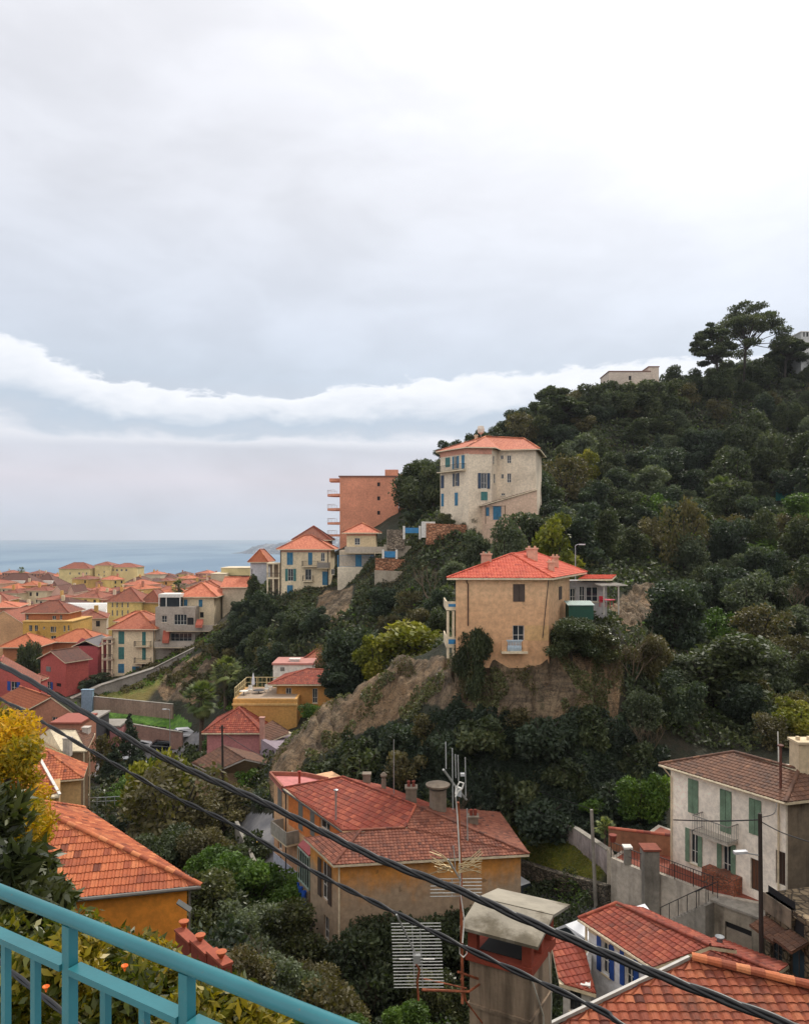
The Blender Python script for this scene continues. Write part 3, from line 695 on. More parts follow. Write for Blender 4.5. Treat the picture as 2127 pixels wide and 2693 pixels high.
    def roof(s, rise, kind='hip', axis=None, over=.4, m='fred', tiles=False, trim=None, z=None, faces=None, ridges=None, pu=.24, pv=.34, amp=.045, style='canal', th=.14, plan=None):
        z = s.z1 + .02 if z is None else z
        if faces is None: faces, ridges = roof_faces(plan or s.plan, z, rise, kind, axis, over)
        mb = MB()
        for f in faces:
            if tiles: lay_tiles(mb, f, pu, pv, amp, style)
            else: tex_face(mb, [Vector(p) + Vector((0, 0, .0)) for p in f])
        rm = TM[m] if isinstance(m, str) else m
        o = mb.build('roof', rm, s.root)
        f2 = MB()
        for f in faces: f2.slab([Vector(p) - Vector((0, 0, .012)) for p in (f if (Vector(f[1]) - Vector(f[0])).cross(Vector(f[2]) - Vector(f[0])).z > 0 else f[::-1])], th)
        f2.build('eaves', trim or CREAM2, o)
        if tiles or ridges:
            for a, b in ridges or ():
                r = MB(); ridge_tiles(r, Vector(a) + Vector((0, 0, .03)), Vector(b) + Vector((0, 0, .03)), .11 if tiles else .14, .38 if tiles else 1.1)
                if r.f: r.build('ridge', TM[{'fred': 'red', 'fsal': 'orange', 'forange': 'orange', 'fbrown': 'brown'}.get(m, m)] if isinstance(m, str) else m, o)
        s.rf = o; return o
    def chimney(s, px, py, d, w=.7, h=1.1, dd=None, m=None, cap=None):
        """stack whose foot is seen at a pixel, d metres ahead"""
        p = pd(px, py, d); mb = MB(); mb.bx(p.x - w / 2, p.x + w / 2, p.y - (dd or w) / 2, p.y + (dd or w) / 2, p.z - .5, p.z + h); o = mb.build('chimney', m or CREAM, getattr(s, 'rf', s.root))
        mb = MB(); c = cap or .08; 
        mb.bx(p.x - w / 2 - c, p.x + w / 2 + c, p.y - (dd or w) / 2 - c, p.y + (dd or w) / 2 + c, p.z + h + .004, p.z + h + .13)
        for a in (-1, 1): mb.bx(p.x + a * w * .3 - .08, p.x + a * w * .3 + .08, p.y - .1, p.y + .1, p.z + h + .134, p.z + h + .3)
        o2 = mb.build('chimney_cap', m or CREAM, s.rf if hasattr(s, 'rf') else s.root); return o
def vent_pipe(p, h, r=.07, m=None, parent=None, capr=.16):
    mb = MB(); mb.tube([p, Vector(p) + Vector((0, 0, h))], r, 8); mb.lathe(Vector(p) + Vector((0, 0, h)), [(r * .6, -.02), (capr, 0), (capr, .06), (.02, .12)], 10); return mb.build('vent_pipe', m or GALV, parent)
def quadplan(a, b, depth, skew=0.0):
    """plan from the two corners of the facing wall (left, right) and a depth away from the viewer"""
    A, B = Vector(a), Vector(b); e = (B - A).normalized(); n = Vector((-e.y, e.x)); k = n * depth + e * skew
    return [tuple(A), tuple(B), tuple(B + k), tuple(A + k)]
# ------------------------------------------------------------------ large houses of the valley
UP = Vector((0, 0, 1))
def slope_plane(a, b, deg):
    """plane rising away from the viewer from the horizontal eave a-b"""
    e = (b - a).normalized(); back = Vector((-e.y, e.x, 0)).normalized(); t = math.radians(deg)
    return a, (UP * math.cos(t) - back * math.sin(t)), back
def inset(p, *dirs):
    q = Vector(p)
    for d in dirs: q = q + d
    return q
def wpaint(name, paint, bare, zt, spread=1.2):
    """old paint that survives in patches on the upper wall, bare render lower down"""
    def fn(t, b, out):
        p = pos(t); sp = t.node('ShaderNodeSeparateXYZ'); t.l.new(p, sp.inputs[0])
        n = t.m('ADD', t.m('MULTIPLY', t.noise(p, .45, 6, .65), .7), t.m('MULTIPLY', t.noise(t.scale(p, 2, 2, .3), 1.5, 5, .7), .3))
        f = t.rng(t.m('ADD', sp.outputs[2], t.m('MULTIPLY', t.m('SUBTRACT', n, .5), 6.0)), zt - spread, zt + spread)
        k = t.mix(f, bare, paint); k = t.mix(1.0, k, t.rng(t.noise(p, 2.5, 6, .7), .3, .7, .78, 1.14), 'MULTIPLY')
        k = t.mix(t.rng(t.noise(p, 1.1, 3), .68, .74, 0, .5), k, L(92, 74, 54))
        t.put(b.inputs['Base Color'], k); b.inputs['Roughness'].default_value = .92; bump(t, b, t.noise(p, 16, 4), .015, .6)
    return mat(name, fn)

# ---- A: ochre house in the middle with two joined roofs
ze = -19.5
E1, E2, E0 = pz(*b2(590, 803), ze), pz(*b2(1690, 742), ze), pz(*b2(425, 650), ze)
p0, nF, back = slope_plane(E1, E2, 20)
AP, V1, R2 = onplane(*b2(745, 610), p0, nF), onplane(*b2(990, 595), p0, nF), onplane(*b2(1055, 470), p0, nF)
R1 = pz(*b2(645, 310), R2.z); nW = plane3(R1, R2, V1)
W1, W2, W0 = onplane(*b2(305, 372), R1, nW), onplane(*b2(640, 612), R1, nW), onplane(*b2(235, 292), R1, nW)
eF = (E2 - E1).normalized(); eL = (E1 - E0).normalized(); eW = (W2 - W1); eW.z = 0; eW.normalize(); nWo = Vector((eW.y, -eW.x, 0))
F1 = E1 + eF * .42 + back * .42; F2 = E2 - eF * .42 + back * .42; F0 = E0 + eF * .42
F2b = F2 + back * 6.5; F0b = F0 + back * 1.5 + eF * 4
A_ = House('old_ochre_house', 'peeling ochre house in the middle of the valley with two joined red clay roofs', 'house',
           [(q.x, q.y) for q in (F0, F1, F2, F2b, F0b)], -31, ze - .05, wpaint('peeling_ochre', L(206, 142, 70), L(168, 146, 122), ze - 1.6))
for r, k in (((525, 785, 562, 1000), 'open'), ((537, 1092, 567, 1225), 'plain'), ((527, 1258, 572, 1382), 'plain')):
    A_.win(0, b2(*r[:2]) + b2(*r[2:]), k, SBR, WHITE)
A_.walls()
bkR = E2 + back * 7.2
faces = [[E1, E2, R2, V1, AP], [E1, AP, E0], [E2, bkR, R2]]
A_.roof(0, m='rust', tiles=True, faces=[faces[1], faces[2], [E1, E2, V1, AP], [E2, R2, V1]], ridges=[(E1, AP), (E2, R2), (V1, AP)], trim=CREAM2, pv=.25, pu=.22)
o = MB(); o.tube([A_.root.location + Vector((0, 0, 0)) * 0 + F1 + eF * 2.9 - back * .05 + UP * -.1, F1 + eF * 2.9 - back * .05 - UP * 3.2], .03, 6); o.build('downpipe', flat('rusty_pipe', L(110, 70, 50)), A_.root)
o = MB(); o.tube([F1 - back * .08 - eF * .06, F1 - back * .08 - eF * .06 - UP * 9], .05, 6); o.build('downpipe', CREAM2, A_.root)
# wing
q1 = W0 - nWo * .35; q2 = W2 - nWo * .35 + eW * .9; rgt = -nWo * 5.2
zw = min(W1.z, W2.z) - .08
B_ = House('wing', None, None, [(q.x, q.y) for q in (q1, q2, q2 + rgt, q1 + rgt)], -31, zw, wpaint('wing_plaster', L(212, 168, 128), L(196, 150, 116), zw - 3.5))
B_.root.parent = A_.root; B_.root.location = B_.root.location - A_.root.location
_w = A_.root
B_.root = A_.root if False else B_.root
for r, k, sh in (((225, 520, 298, 900), 'closed', SGR), ((225, 1150, 300, 1700), 'plain', None), ((222, 1820, 302, 2020), 'plain', None), ((615, 820, 702, 1330), 'closed', SGR), ((840, 960, 925, 1440), 'closed', SGR), ((1020, 1070, 1215, 1330), 'plain', None)):
    B_.win(0, t4(*r[:2]) + t4(*r[2:]), k, sh)
B_.walls()
ORP = plaster('orange_render', L(206, 120, 60), .3)
u0 = B_.on(0, *t4(430, 700))[0]; zb = B_.on(0, *t4(590, 1330))[1]; LW = B_.frame(0)[3]
ops = [(o[0], o[1], max(o[2], zb), o[3]) for o in B_.ops[0] if o[0] > u0]
o = MB(); a_, e_, n__, _l = B_.frame(0); aa = a_ + n__ * .03; cut_wall(o, aa + e_ * u0, aa + e_ * LW, zb, zw - .02, [(x0 - u0, x1 - u0, z0, z1_) for x0, x1, z0, z1_ in ops], .03); o.build('orange_render', ORP, B_.root)
B_.box('plinth', 0, None, .004, .06, plaster('white_blue_wash', L(178, 182, 196), .3), rect=(0, LW - 3, -31, B_.on(0, *t4(300, 1800))[1] - .3))
bal = B_.balcony(0, *[t4(325, 0)[0], t4(620, 0)[0]], t4(0, 1450)[1], out=1.0, solid=True, rm=CONC)
lay = MB(); lay_tiles(lay, [W1, W2, V1, R2, R1], style='canal', pu=.34, pv=.40, amp=.05)
wr = lay.build('roof', TM['red'], B_.root)
wd = Vector((-nWo.x, -nWo.y, 0)) * 3.4 - UP * (3.4 * abs(nW.x * nWo.x + nW.y * nWo.y) / nW.z)
o = MB(); lay_tiles(o, [R1, R2, R2 + wd, R1 + wd]); o.build('roof', TM['red'], B_.root)
o = MB(); o.slab([q - UP * .012 for q in (W1, W2, V1, R2, R1)], .14); o.slab([q - UP * .012 for q in (R1 + wd, R1, R2, R2 + wd)][::-1], .14); o.build('eaves', CREAM2, wr)
o = MB()
for a, b in ((R1, R2), (R2, V1), (V1, W2), (W1, R1)): ridge_tiles(o, a + UP * .04, b + UP * .04, .1)
o.build('ridge', TM['red'], wr)
o = MB(); o.tube([W0 - UP * .08, W1 - UP * .08, W2 - UP * .08], .07, 6); o.tube([W1 + nWo * .02 - UP * .1, W1 - nWo * .28 - UP * .5, W1 - nWo * .28 - UP * 9], .05, 6); o.build('gutter', flat('dark_zinc', L(70, 66, 64), .5), B_.root)
# flat pink roof beyond the wing
c1, c2, c3, c4 = W0, W1, R1 + (R1 - W1) * .0, pz(*b2(540, 318), W1.z + .1)
pk = flat('pink_membrane', L(186, 112, 108), .7); fp = [W0, W1, pz(*b2(560, 325), W1.z - .0), pz(*b2(430, 296), W1.z)]
o = MB(); o.slab([q - UP * .1 for q in fp], .2); pr = o.build('flat_roof', pk, B_.root)
o = MB()
for i in (0, 2, 3): o.bar(fp[i] + UP * .06, fp[(i + 1) % 4] + UP * .06, .16, .3)
o.build('parapet', plaster('parapet_red', L(150, 92, 74), .3), pr)
vent_pipe(pz(*b2(400, 345), W1.z - .1), .9, .09, flat('red_pipe', L(140, 52, 36)), B_.root)
vent_pipe(onplane(*b2(605, 550), R1, nW), 2.0, .06, None, B_.root)
# glazed veranda at the side
vz = ze - 1.55; vp = [pz(*t4(600, 1600), vz), pz(*t4(810, 1805), vz), pz(*t4(935, 1768), vz), pz(*t4(750, 1548), vz)]
o = MB(); o.slab([vp[0], vp[1], vp[2] + UP * .3, vp[3] + UP * .3], .1); ve = o.build('veranda', flat('red_sheet', L(140, 50, 48), .5), A_.root)
o = MB(); h = 2.3
for i in range(4):
    a, b = vp[i], vp[(i + 1) % 4]; o.bar(a - UP * .14, b - UP * .14, .08); o.bar(a - UP * h, b - UP * h, .08)
    for k in range(5): c = a.lerp(b, k / 5); o.bar(c - UP * .14, c - UP * h, .06)
o.build('window_frame', flat('pale_green_frame', L(150, 168, 158), .5), ve)
o = MB(); gp = [(q.x, q.y) for q in vp]; o.prism(offset_plan(gp, -.06) if sum(gp[i - 1][0] * gp[i][1] - gp[i][0] * gp[i - 1][1] for i in range(4)) > 0 else gp, vz - h, vz - .15); o.build('pane', GLASS, ve)
o = MB(); o.slab([q - UP * (h + .05) for q in vp], 3.2); o.build('wall', A_.wall, ve)
# cloth
o = MB(); c0 = vp[0].lerp(vp[1], .15) + Vector((-.12, -.2, -h)); c1 = vp[0].lerp(vp[1], 1.0) + Vector((-.12, -.2, -h - .1)); NN = 14
for i in range(NN):
    for j in range(8):
        def cp(i, j):
            f = i / NN; g = j / 8; q = c0.lerp(c1, f); return q + Vector((.10 * math.sin(f * 17 + g * 2), -.10 * math.cos(f * 19) * (1 + g) - .05, -g * (2.5 - .5 * math.sin(f * 5))))
        o.face([cp(i, j), cp(i, j + 1), cp(i + 1, j + 1), cp(i + 1, j)])
tag(o.build('laundry_sheet', flat('blue_cloth', L(36, 86, 176), .8), smooth=True, loc=c0), 'bright blue cloth hanging over the side balcony of the ochre house', 'cloth')
# chimneys beyond the ridge
def stack(px, py, d, w, h, kind, parent, m):
    p = pd(px, py, d); o = MB()
    if kind == 'round': o.lathe(p - UP * .8, [(w * .5, 0), (w * .5, h + .8), (w * .36, h + .82), (w * .36, h + .95), (w * .7, h + 1.0), (w * .72, h + 1.12), (w * .3, h + 1.28), (.02, h + 1.3)], 16)
    else:
        o.bx(p.x - w / 2, p.x + w / 2, p.y - w / 2, p.y + w / 2, p.z - .8, p.z + h)
        o.bx(p.x - w / 2 - .06, p.x + w / 2 + .06, p.y - w / 2 - .06, p.y + w / 2 + .06, p.z + h + .003, p.z + h + .1)
    c = o.build('chimney', m, parent)
    if kind == 'pots':
        for s in (-.22, .22):
            o = MB(); o.lathe(Vector((p.x + s * w, p.y, p.z + h + .1)), [(.12, 0), (.1, .3), (.13, .32), (.13, .36), (.05, .4)], 10); o.build('chimney_pot', TM['red'], c)
    return c
OLDP = plaster('old_render', L(128, 116, 102), .6)
stack(*b2(778, 352), 57, .55, .8, 'box', A_.root, OLDP); stack(*b2(873, 380), 56, .35, .8, 'round', A_.root, OLDP)
stack(*b2(1027, 450), 52, .75, 1.0, 'pots', A_.root, OLDP); stack(*b2(1177, 500), 51, 1.15, 1.5, 'round', A_.root, OLDP); stack(*b2(1375, 590), 50, .6, .7, 'pots', A_.root, OLDP)
o = MB(); p = pd(*b2(930, 430), 54); o.tube([p - UP, p + UP * 4.2], .035, 6); o.build('aerial_mast', GALV, A_.root)
# light ramp wall at foot of front
o = MB(); a, b = pd(*b2(625, 1365), 44.6), pd(*b2(815, 1240), 45.4); o.bar(a, b, .35, .25); o.bar(a - UP * 1.2, b - UP * 1.2, .25, 2.2); tag(o.build('stair_wall', CONC, loc=(a.x, a.y, a.z)), 'sloping concrete stair wall at the foot of the ochre house front', 'wall')

# ---- B: orange house at the left below the railing
ze = -12.5
E, El, Kf = pz(528.7, 2331, ze), pz(80, 2376, ze), pz(221, 2127, ze)
_p, nF, bk = slope_plane(El, E, 24)
T_ = onplane(139, 2150, E, nF); nR = plane3(E, Kf, T_); U_ = onplane(60, 2104, E, nR)
T2 = T_ + (T_ - E) * .35; T2 = onplane(60, 2112, E, nF)
eF = (E - El).normalized(); eR = (Kf - E).normalized()
ORW = plaster('orange_wall', L(226, 142, 50), .10, streak=.2)
inn = -Vector((eR.y, -eR.x, 0))
c_ = E - eF * .5 + bk * .28
H_ = House('orange_house', 'bright orange plastered house with a clay tile hip roof just beyond the turquoise railing', 'house', [((El + bk * .3).x, (El + bk * .3).y), (c_.x, c_.y), ((c_ + eR * 10).x, (c_ + eR * 10).y), ((El + bk * .3).x, (El + bk * .3).y + 6)], -17.5, ze - .05, ORW)
H_.walls()
fr = [El, E, T_, T2]
H_.roof(0, m='orange', tiles=True, faces=[fr, [E, Kf, U_, T_]], ridges=[(E, T_), (Kf, U_)], pu=.26, pv=.36, amp=.05, style='double', trim=flat('grey_gutter', L(110, 106, 100), .5), th=.1)
o = MB(); o.tube([El - bk * .06 - UP * .02, E - bk * .06 - UP * .02], .07, 8); o.tube([c_ + Vector((.08, .05, 0)), c_ + Vector((.08, .05, -4.5))], .04, 6); o.build('gutter', flat('grey_gutter', L(110, 106, 100), .5), H_.root)

# ---- C: clay roof in the bottom right corner
Pk = pz(1820, 2527, -13.3); nC = Vector((0, -math.sin(math.radians(25)), math.cos(math.radians(25))))
q = [onplane(x, y, Pk, nC) for x, y in ((1340, 2760), (2330, 2760), (2330, 2652))]
rt = House('tiled_house', 'nearest roof of weathered orange barrel tiles, in the bottom right corner', 'house', [(q[0].x + .6, q[0].y + .3), (q[1].x, q[1].y + .3), (q[1].x, q[1].y + 4), (Pk.x, Pk.y - .1), (Pk.x - 1, Pk.y - 1.5)], -24, q[0].z - .6, CREAM)
rt.walls()
o = MB(); lay_tiles(o, [q[0], q[1], q[2], Pk], .30, .26, .07); ro = o.build('roof', TM['aged'], rt.root)
o = MB(); o.slab([v - UP * .02 for v in (q[0], q[1], q[2], Pk)], .16); lb = Pk + Vector((0, .3, -.6)); rb = q[2] + Vector((0, .3, -.6)); o.slab([v - UP * .02 for v in (q[2], rb, lb, Pk)], .16); o.build('eaves', TM['aged'], ro)
o = MB(); ridge_tiles(o, Pk + UP * .08, q[2] + UP * .08, .20, .42); o.build('ridge', TM['orange'], ro)
o = MB(); o.bar(Pk + UP * .1 + Vector((-.1, 0, 0)), q[0] + UP * .1 + Vector((-.1, 0, 0)), .10, .10); o.build('flashing', flat('pale_flashing', L(180, 176, 168), .6), ro)

# ---- D: white house with navy shutters
ze = -18.05
E1, E2 = pz(*b4(410, 1045), ze), pz(*b4(830, 1322), ze)
_p, nF, bk = slope_plane(E1, E2, 19)
Ar, Br = onplane(*b4(625, 960), E1, nF), onplane(*b4(1150, 1200), E1, nF)
nrm = (E2 - E1).normalized(); w1 = E1 + bk * .35 + nrm * .3; w2 = E2 + bk * .35 - nrm * .1
D_ = House('white_house', 'small white house with navy blue shutters right of the big near chimney', 'house', [(v.x, v.y) for v in (w1, w2, w2 + bk * 1.6, w1 + bk * 3.6)], -27, ze - .04, plaster('white_blue_plaster', L(222, 222, 226), .1))
for r in ((540, 1165, 586, 1360), (672, 1245, 722, 1445)): D_.win(0, b4(*r[:2]) + b4(*r[2:]), 'open', SDB)
D_.walls()
D_.box('frieze', 0, None, .004, .05, CREAM2, rect=(0, D_.frame(0)[3], ze - .5, ze - .06))
dr = min(Ar.z, Br.z) - ze; wd = bk * (dr / .36) - UP * dr
D_.roof(0, m='red', tiles=True, faces=[[E1, E2, Br, Ar], [Ar, Br, Br + wd, Ar + wd]], ridges=[(Ar, Br), (E1, Ar)], pu=.24, pv=.27)
o = MB(); o.tube([E1 - UP * .05 - bk * .04, E2 - UP * .05 - bk * .04], .06, 6); o.tube([w1 - bk * .1 - nrm * .06, w1 - bk * .1 - nrm * .06 - UP * 9], .06, 8); o.build('gutter', CREAM2, D_.root)
Pq = pz(*b4(1100, 1180), -18.5); Pr = pz(*b4(1530, 1352), -18.5); Pv = pz(*b4(820, 1318), -19.35); nS = plane3(Pq, Pr, Pv)
lo = [onplane(*b4(*v), Pq, nS) for v in ((950, 1420), (1560, 1560))]
S_ = House('low_roofed_house', 'low red tile roof with pale verge just behind the nearest roof', 'house', [(lo[0].x + .5, lo[0].y + 1), (lo[1].x, lo[1].y + 1), (Pr.x + .5, Pr.y + 2), (Pq.x, Pq.y + 1.5)], -27, -21.2, CREAM); S_.walls()
S_.roof(0, m='red', tiles=True, faces=[[Pq, Pv, lo[0], lo[1], Pr], [Pq, Pr, Pr + Vector((1.6, 2.2, -.9)), Pq + Vector((1.6, 2.2, -.9))]], ridges=[(Pq, Pr)], pu=.26)
o = MB(); o.bar(Pq + UP * .08, Pv + UP * .08, .12, .12); o.build('flashing', flat('pale_flashing', L(180, 176, 168), .6), S_.rf)
vent_pipe(pd(*b4(1205, 1215), 33.5), .5, .13, flat('grey_cowl', L(120, 124, 128), .5), S_.root, .2)
# annex
a0 = G(b4(322, 0)[0], 33.5); a1 = G(b4(476, 0)[0], 33.2)
X_ = House('white_annex', 'tiny white annex with a barred window between big chimney and navy shuttered house', 'house', quadplan(a0, a1, 3.5), -27, Zd(b4(0, 1345)[1], 33.3) - .55, plaster('annex_white', L(196, 194, 190), .35))
X_.win(0, b4(362, 1432) + b4(425, 1565), 'plain', frame=DARKM, mull=2); X_.walls()
pa, pb = Vector((a0[0] - .2, a0[1] - .2, X_.z1 + .05)), Vector((a1[0] + .2, a1[1] - .2, X_.z1 - .25)); X_.roof(0, m='red', tiles=True, faces=[[pa, pb, pb + Vector((0, 2.4, .9)), pa + Vector((0, 2.4, .9))]], ridges=[])

# ---- E: big white house with sage shutters, right
ze = -13.4
E1, E2 = pz(*b4(865, 172), ze), pz(*b4(1575, 388), ze)
_p, nF, bk = slope_plane(E1, E2, 19); eF = (E2 - E1).normalized()
Hc = E2; Rr, Ra = onplane(*b4(1652, 205), E1, nF), onplane(*b4(1285, 105), E1, nF)
Ek = pz(*b4(1960, 345), ze); w0 = E1 + eF * .45 + bk * .45; w1 = E2 - eF * .25 + bk * .45; eK = (Ek - E2).normalized(); w2 = w1 + eK * 6.5
WH = plaster('ivory_plaster', L(250, 240, 224), .07, dcol=L(150, 138, 120))
W_ = House('ivory_house', 'large ivory house with sage green shutters and a small iron balcony', 'house', [(v.x, v.y) for v in (w0, w1, w2, w2 + bk * 3, w0 + bk * 4)], -23, ze - .04, WH)
for r, k in (((1027, 258, 1085, 452), 'closed'), ((1207, 318, 1272, 560), 'closed'), ((1370, 370, 1440, 572), 'closed'), ((1037, 545, 1082, 735), 'open'), ((1218, 612, 1268, 812), 'open')):
    W_.win(0, b4(*r[:2]) + b4(*r[2:]), k, SG)
W_.win(0, b4(1378, 708) + b4(1425, 885), 'door', flat('brown_door', L(96, 62, 42)), SBR, part='door'); W_.win(0, b4(1520, 665) + b4(1580, 855), 'door', flat('dark_brown_door', L(64, 44, 34)), SBR, part='door')
W_.walls(); W_.balcony(0, b4(1110, 0)[0], b4(1308, 0)[0], b4(0, 568)[1], out=.9, m=flat('pale_slab', L(176, 168, 156)), rm=flat('grey_iron', L(140, 136, 130), .6), h=.9)
W_.box('stained_wall', 1, None, .004, .05, plaster('stained_render', L(136, 122, 104), .9, L(58, 52, 46)), rect=(.12, 6.4, -23, ze - .3))
dr = min(Ra.z, Rr.z) - ze; dv = bk * (dr / .36) - UP * dr; rgp = [Ra, Rr, Rr + dv, Ra + dv]
rk = Rr + eK * 5.5; W_.roof(0, m='brown', tiles=True, faces=[[E1, E2, Rr, Ra], rgp, [E2, Ek, rk, Rr], [E1, Ra, Ra + dv]], ridges=[(E1, Ra), (Ra, Rr), (E2, Rr), (Rr, rk)], pv=.27)
o = MB(); o.tube([E1 - bk * .05 - UP * .06, E2 - bk * .05 - UP * .06], .065, 6); o.tube([E1 + eF * .25 - UP * .1, w0 - bk * .08 + eF * .1 - UP * .7, w0 - bk * .08 + eF * .1 - UP * 6.0], .05, 6)
o.tube([E2 - eF * .35 - UP * .1, w1 - bk * .08 - eF * .35 - UP * .9, w1 - bk * .08 - eF * .35 - UP * 5.0], .05, 6); o.build('gutter', CREAM2, W_.root)
for (px, py, d, w, h) in ((2112, 2030, 41, 1.0, 1.6),): W_.chimney(px, py, d, w, h, m=CREAM)
vp_ = onplane(*b4(1548, 308), E1, nF); vent_pipe(vp_, 2.2, .07, flat('rust_pipe', L(96, 56, 44)), W_.rf, .16)
# aerial at the roof
# terrace with red floor
zt = -19.2
TR = plaster('terracotta_floor', L(138, 74, 56), .35)
pts = [pz(*b4(*v), zt) for v in ((590, 640), (592, 700), (775, 778), (850, 785), (1165, 906), (1440, 962))]
bkp = [Vector((v.x, v.y, 0)) + bk * 5 for v in (pts[-1], pts[0])]
pl = [(v.x, v.y) for v in pts[1:]] + [(bkp[0].x, bkp[0].y), (bkp[1].x, bkp[1].y + 1)]; TERPL = pl
o = MB(); o.prism(pl, -25.5, zt); te = o.build('terrace', plaster('stained_concrete', L(190, 180, 166), .6, L(84, 78, 68)), loc=(pts[2].x, pts[2].y, -25)); tag(te, 'concrete terrace platform with red floor in front of the ivory house', 'terrace')
o = MB(); o.prism(offset_plan(pl, -.28), zt + .002, zt + .02); o.build('floor', TR, te)
CUR = TR
def rail(name, label, cat, pp, h=.95, m=None, post=1.2, r=.022, balus=.0, group=None):
    o = empty(name, pp[0], label, cat, group); tr = MB(); po = MB()
    for a, b in zip(pp[:-1], pp[1:]):
        a, b = Vector(a), Vector(b); tr.tube([a + UP * h, b + UP * h], r, 6); tr.tube([a + UP * h * .5, b + UP * h * .5], r * .7, 6)
        k = max(1, round((b - a).length / post))
        for i in range(k + 1): c = a.lerp(b, i / k); po.bar(c, c + UP * h, r * 1.8)
        if balus:
            k = int((b - a).length / balus)
            for i in range(k + 1): c = a.lerp(b, i / k); po.bar(c + UP * .08, c + UP * h, r * .8)
    tr.build('rail', m or DARKM, o); po.build('bars', m or DARKM, o); return o
rail('terrace_railing', 'thin dark iron railing along the edge of the ivory house terrace', 'railing', [p + UP * .02 for p in pts[3:5]], balus=.16)
rail('terrace_railing', 'short iron railing on the left end of the red terrace between two stone pillars', 'railing', [p + UP * .02 for p in pts[1:3]], balus=.2)
for v, w, h, lb in (((810, 780), .85, 1.35, 'thick grey square pillar with orange cap on the terrace wall'), ((684, 735), .35, .95, 'slim pale post with a white cap on the terrace wall')):
    p = pz(*b4(*v), zt); o = empty('pillar', p, lb, 'pillar'); m_ = MB(); m_.bx(p.x - w / 2, p.x + w / 2, p.y - w / 2, p.y + w / 2, zt - (4.2 if w > .5 else 0), zt + h); m_.build('shaft', CONC, o)
    m_ = MB(); m_.bx(p.x - w / 2 - .08, p.x + w / 2 + .08, p.y - w / 2 - .08, p.y + w / 2 + .08, zt + h + .002, zt + h + .12); m_.build('cap', TR if w > .5 else WHITE, o)
# red garden wall at the back of the terrace with ridge tiles
a, b = pz(*b4(580, 655), zt - .1), pz(*b4(935, 700), zt - .1); o = empty('garden_wall', a, 'low reddish garden wall with clay coping left of the ivory house', 'wall')
m_ = MB(); m_.box((a + b) / 2 + UP * .65, (b - a) / 2, Vector((0, .12, 0)), (0, 0, .65)); m_.build('wall', plaster('reddish_render', L(150, 104, 78), .5), o); m_ = MB(); ridge_tiles(m_, a + UP * 1.31, b + UP * 1.31, .16, .4); m_.build('coping', TM['red'], o)
p = pz(*b4(603, 610), zt + 1.2); o = MB(); o.lathe(p, [(.14, 0), (.2, .25), (.24, .42), (.16, .43)], 12); tag(o.build('clay_pot', TM['red'], loc=p), 'orange clay pot standing on the left end of the reddish garden wall', 'pot')
# brick planter
p = pz(*b4(1222, 870), zt); o = MB(); o.box(p + UP * .45, eF * 1.0, bk * .45, (0, 0, .45)); tag(o.build('brick_planter', stonemat('brick', L(150, 84, 60), L(172, 104, 76), L(110, 92, 80), 5), loc=p), 'low brick planter on the red terrace by the stairs', 'planter')
# garage under the terrace
g0, g1 = pz(*b4(1168, 945), -19.34), pz(*b4(1445, 1050), -19.34)
Gg = House('garage', 'stained concrete garage with a pale roller door below the red terrace', 'garage', quadplan((g0.x, g0.y), (g1.x, g1.y), 2.2), -26.5, -19.38, plaster('garage_render', L(160, 150, 134), .85, L(74, 66, 56)))
Gg.win(0, b4(1235, 1085) + b4(1385, 1262), 'hole')
Gg.walls()
u0, u1, c, d = Gg.rect(0, *(b4(1235, 1120) + b4(1385, 1262))); A, e, n, _ = Gg.frame(0); o = MB()
for k in range(9): zc = c + (d - c) * (k + .5) / 9; o.box(A + e * ((u0 + u1) / 2) - n * .1 + UP * zc, e * ((u1 - u0) / 2 - .02), n * .02, (0, 0, (d - c) / 18 - .008))
o.build('roller_door', flat('pale_door', L(150, 138, 124)), Gg.root)
o = MB(); o.slab([Vector((v[0], v[1], -19.24)) for v in offset_plan([(q.x, q.y) for q in Gg.plan], .12)], .12); o.build('roof', CONC, Gg.root)
Gg.box('meter_box', 0, b4(1125, 1088) + b4(1165, 1140), .0, .15, WHITE)
# stairs going down left of garage
st0, st1 = pz(*b4(1160, 948), -19.3), pz(*b4(905, 1062), -21.6)
o = empty('staircase', st0, 'outdoor concrete stairs with iron handrail descending left of the garage', 'stairs'); m_ = MB(); n_st = 13
for k in range(n_st):
    c = st0.lerp(st1, (k + .5) / n_st); dv = (st1 - st0) / n_st; hd = Vector((dv.x, dv.y, 0)); sd = Vector((-hd.y, hd.x, 0)).normalized() * .55; zt_ = c.z; m_.box((c.x, c.y, (zt_ - 26) / 2), hd / 2 * .999, sd, (0, 0, (zt_ + 26) / 2))
m_.build('steps', CONC, o)
m_ = MB()
for s_ in (-1, 1):
    sd = Vector((-(st1 - st0).y, (st1 - st0).x, 0)).normalized() * .5 * s_; m_.tube([st0 + sd + UP * .95, st1 + sd + UP * .95], .025, 6)
    for k in range(6): c = st0.lerp(st1, k / 5) + sd; m_.bar(c, c + UP * .95, .03)
m_.build('handrail', DARKM, o)
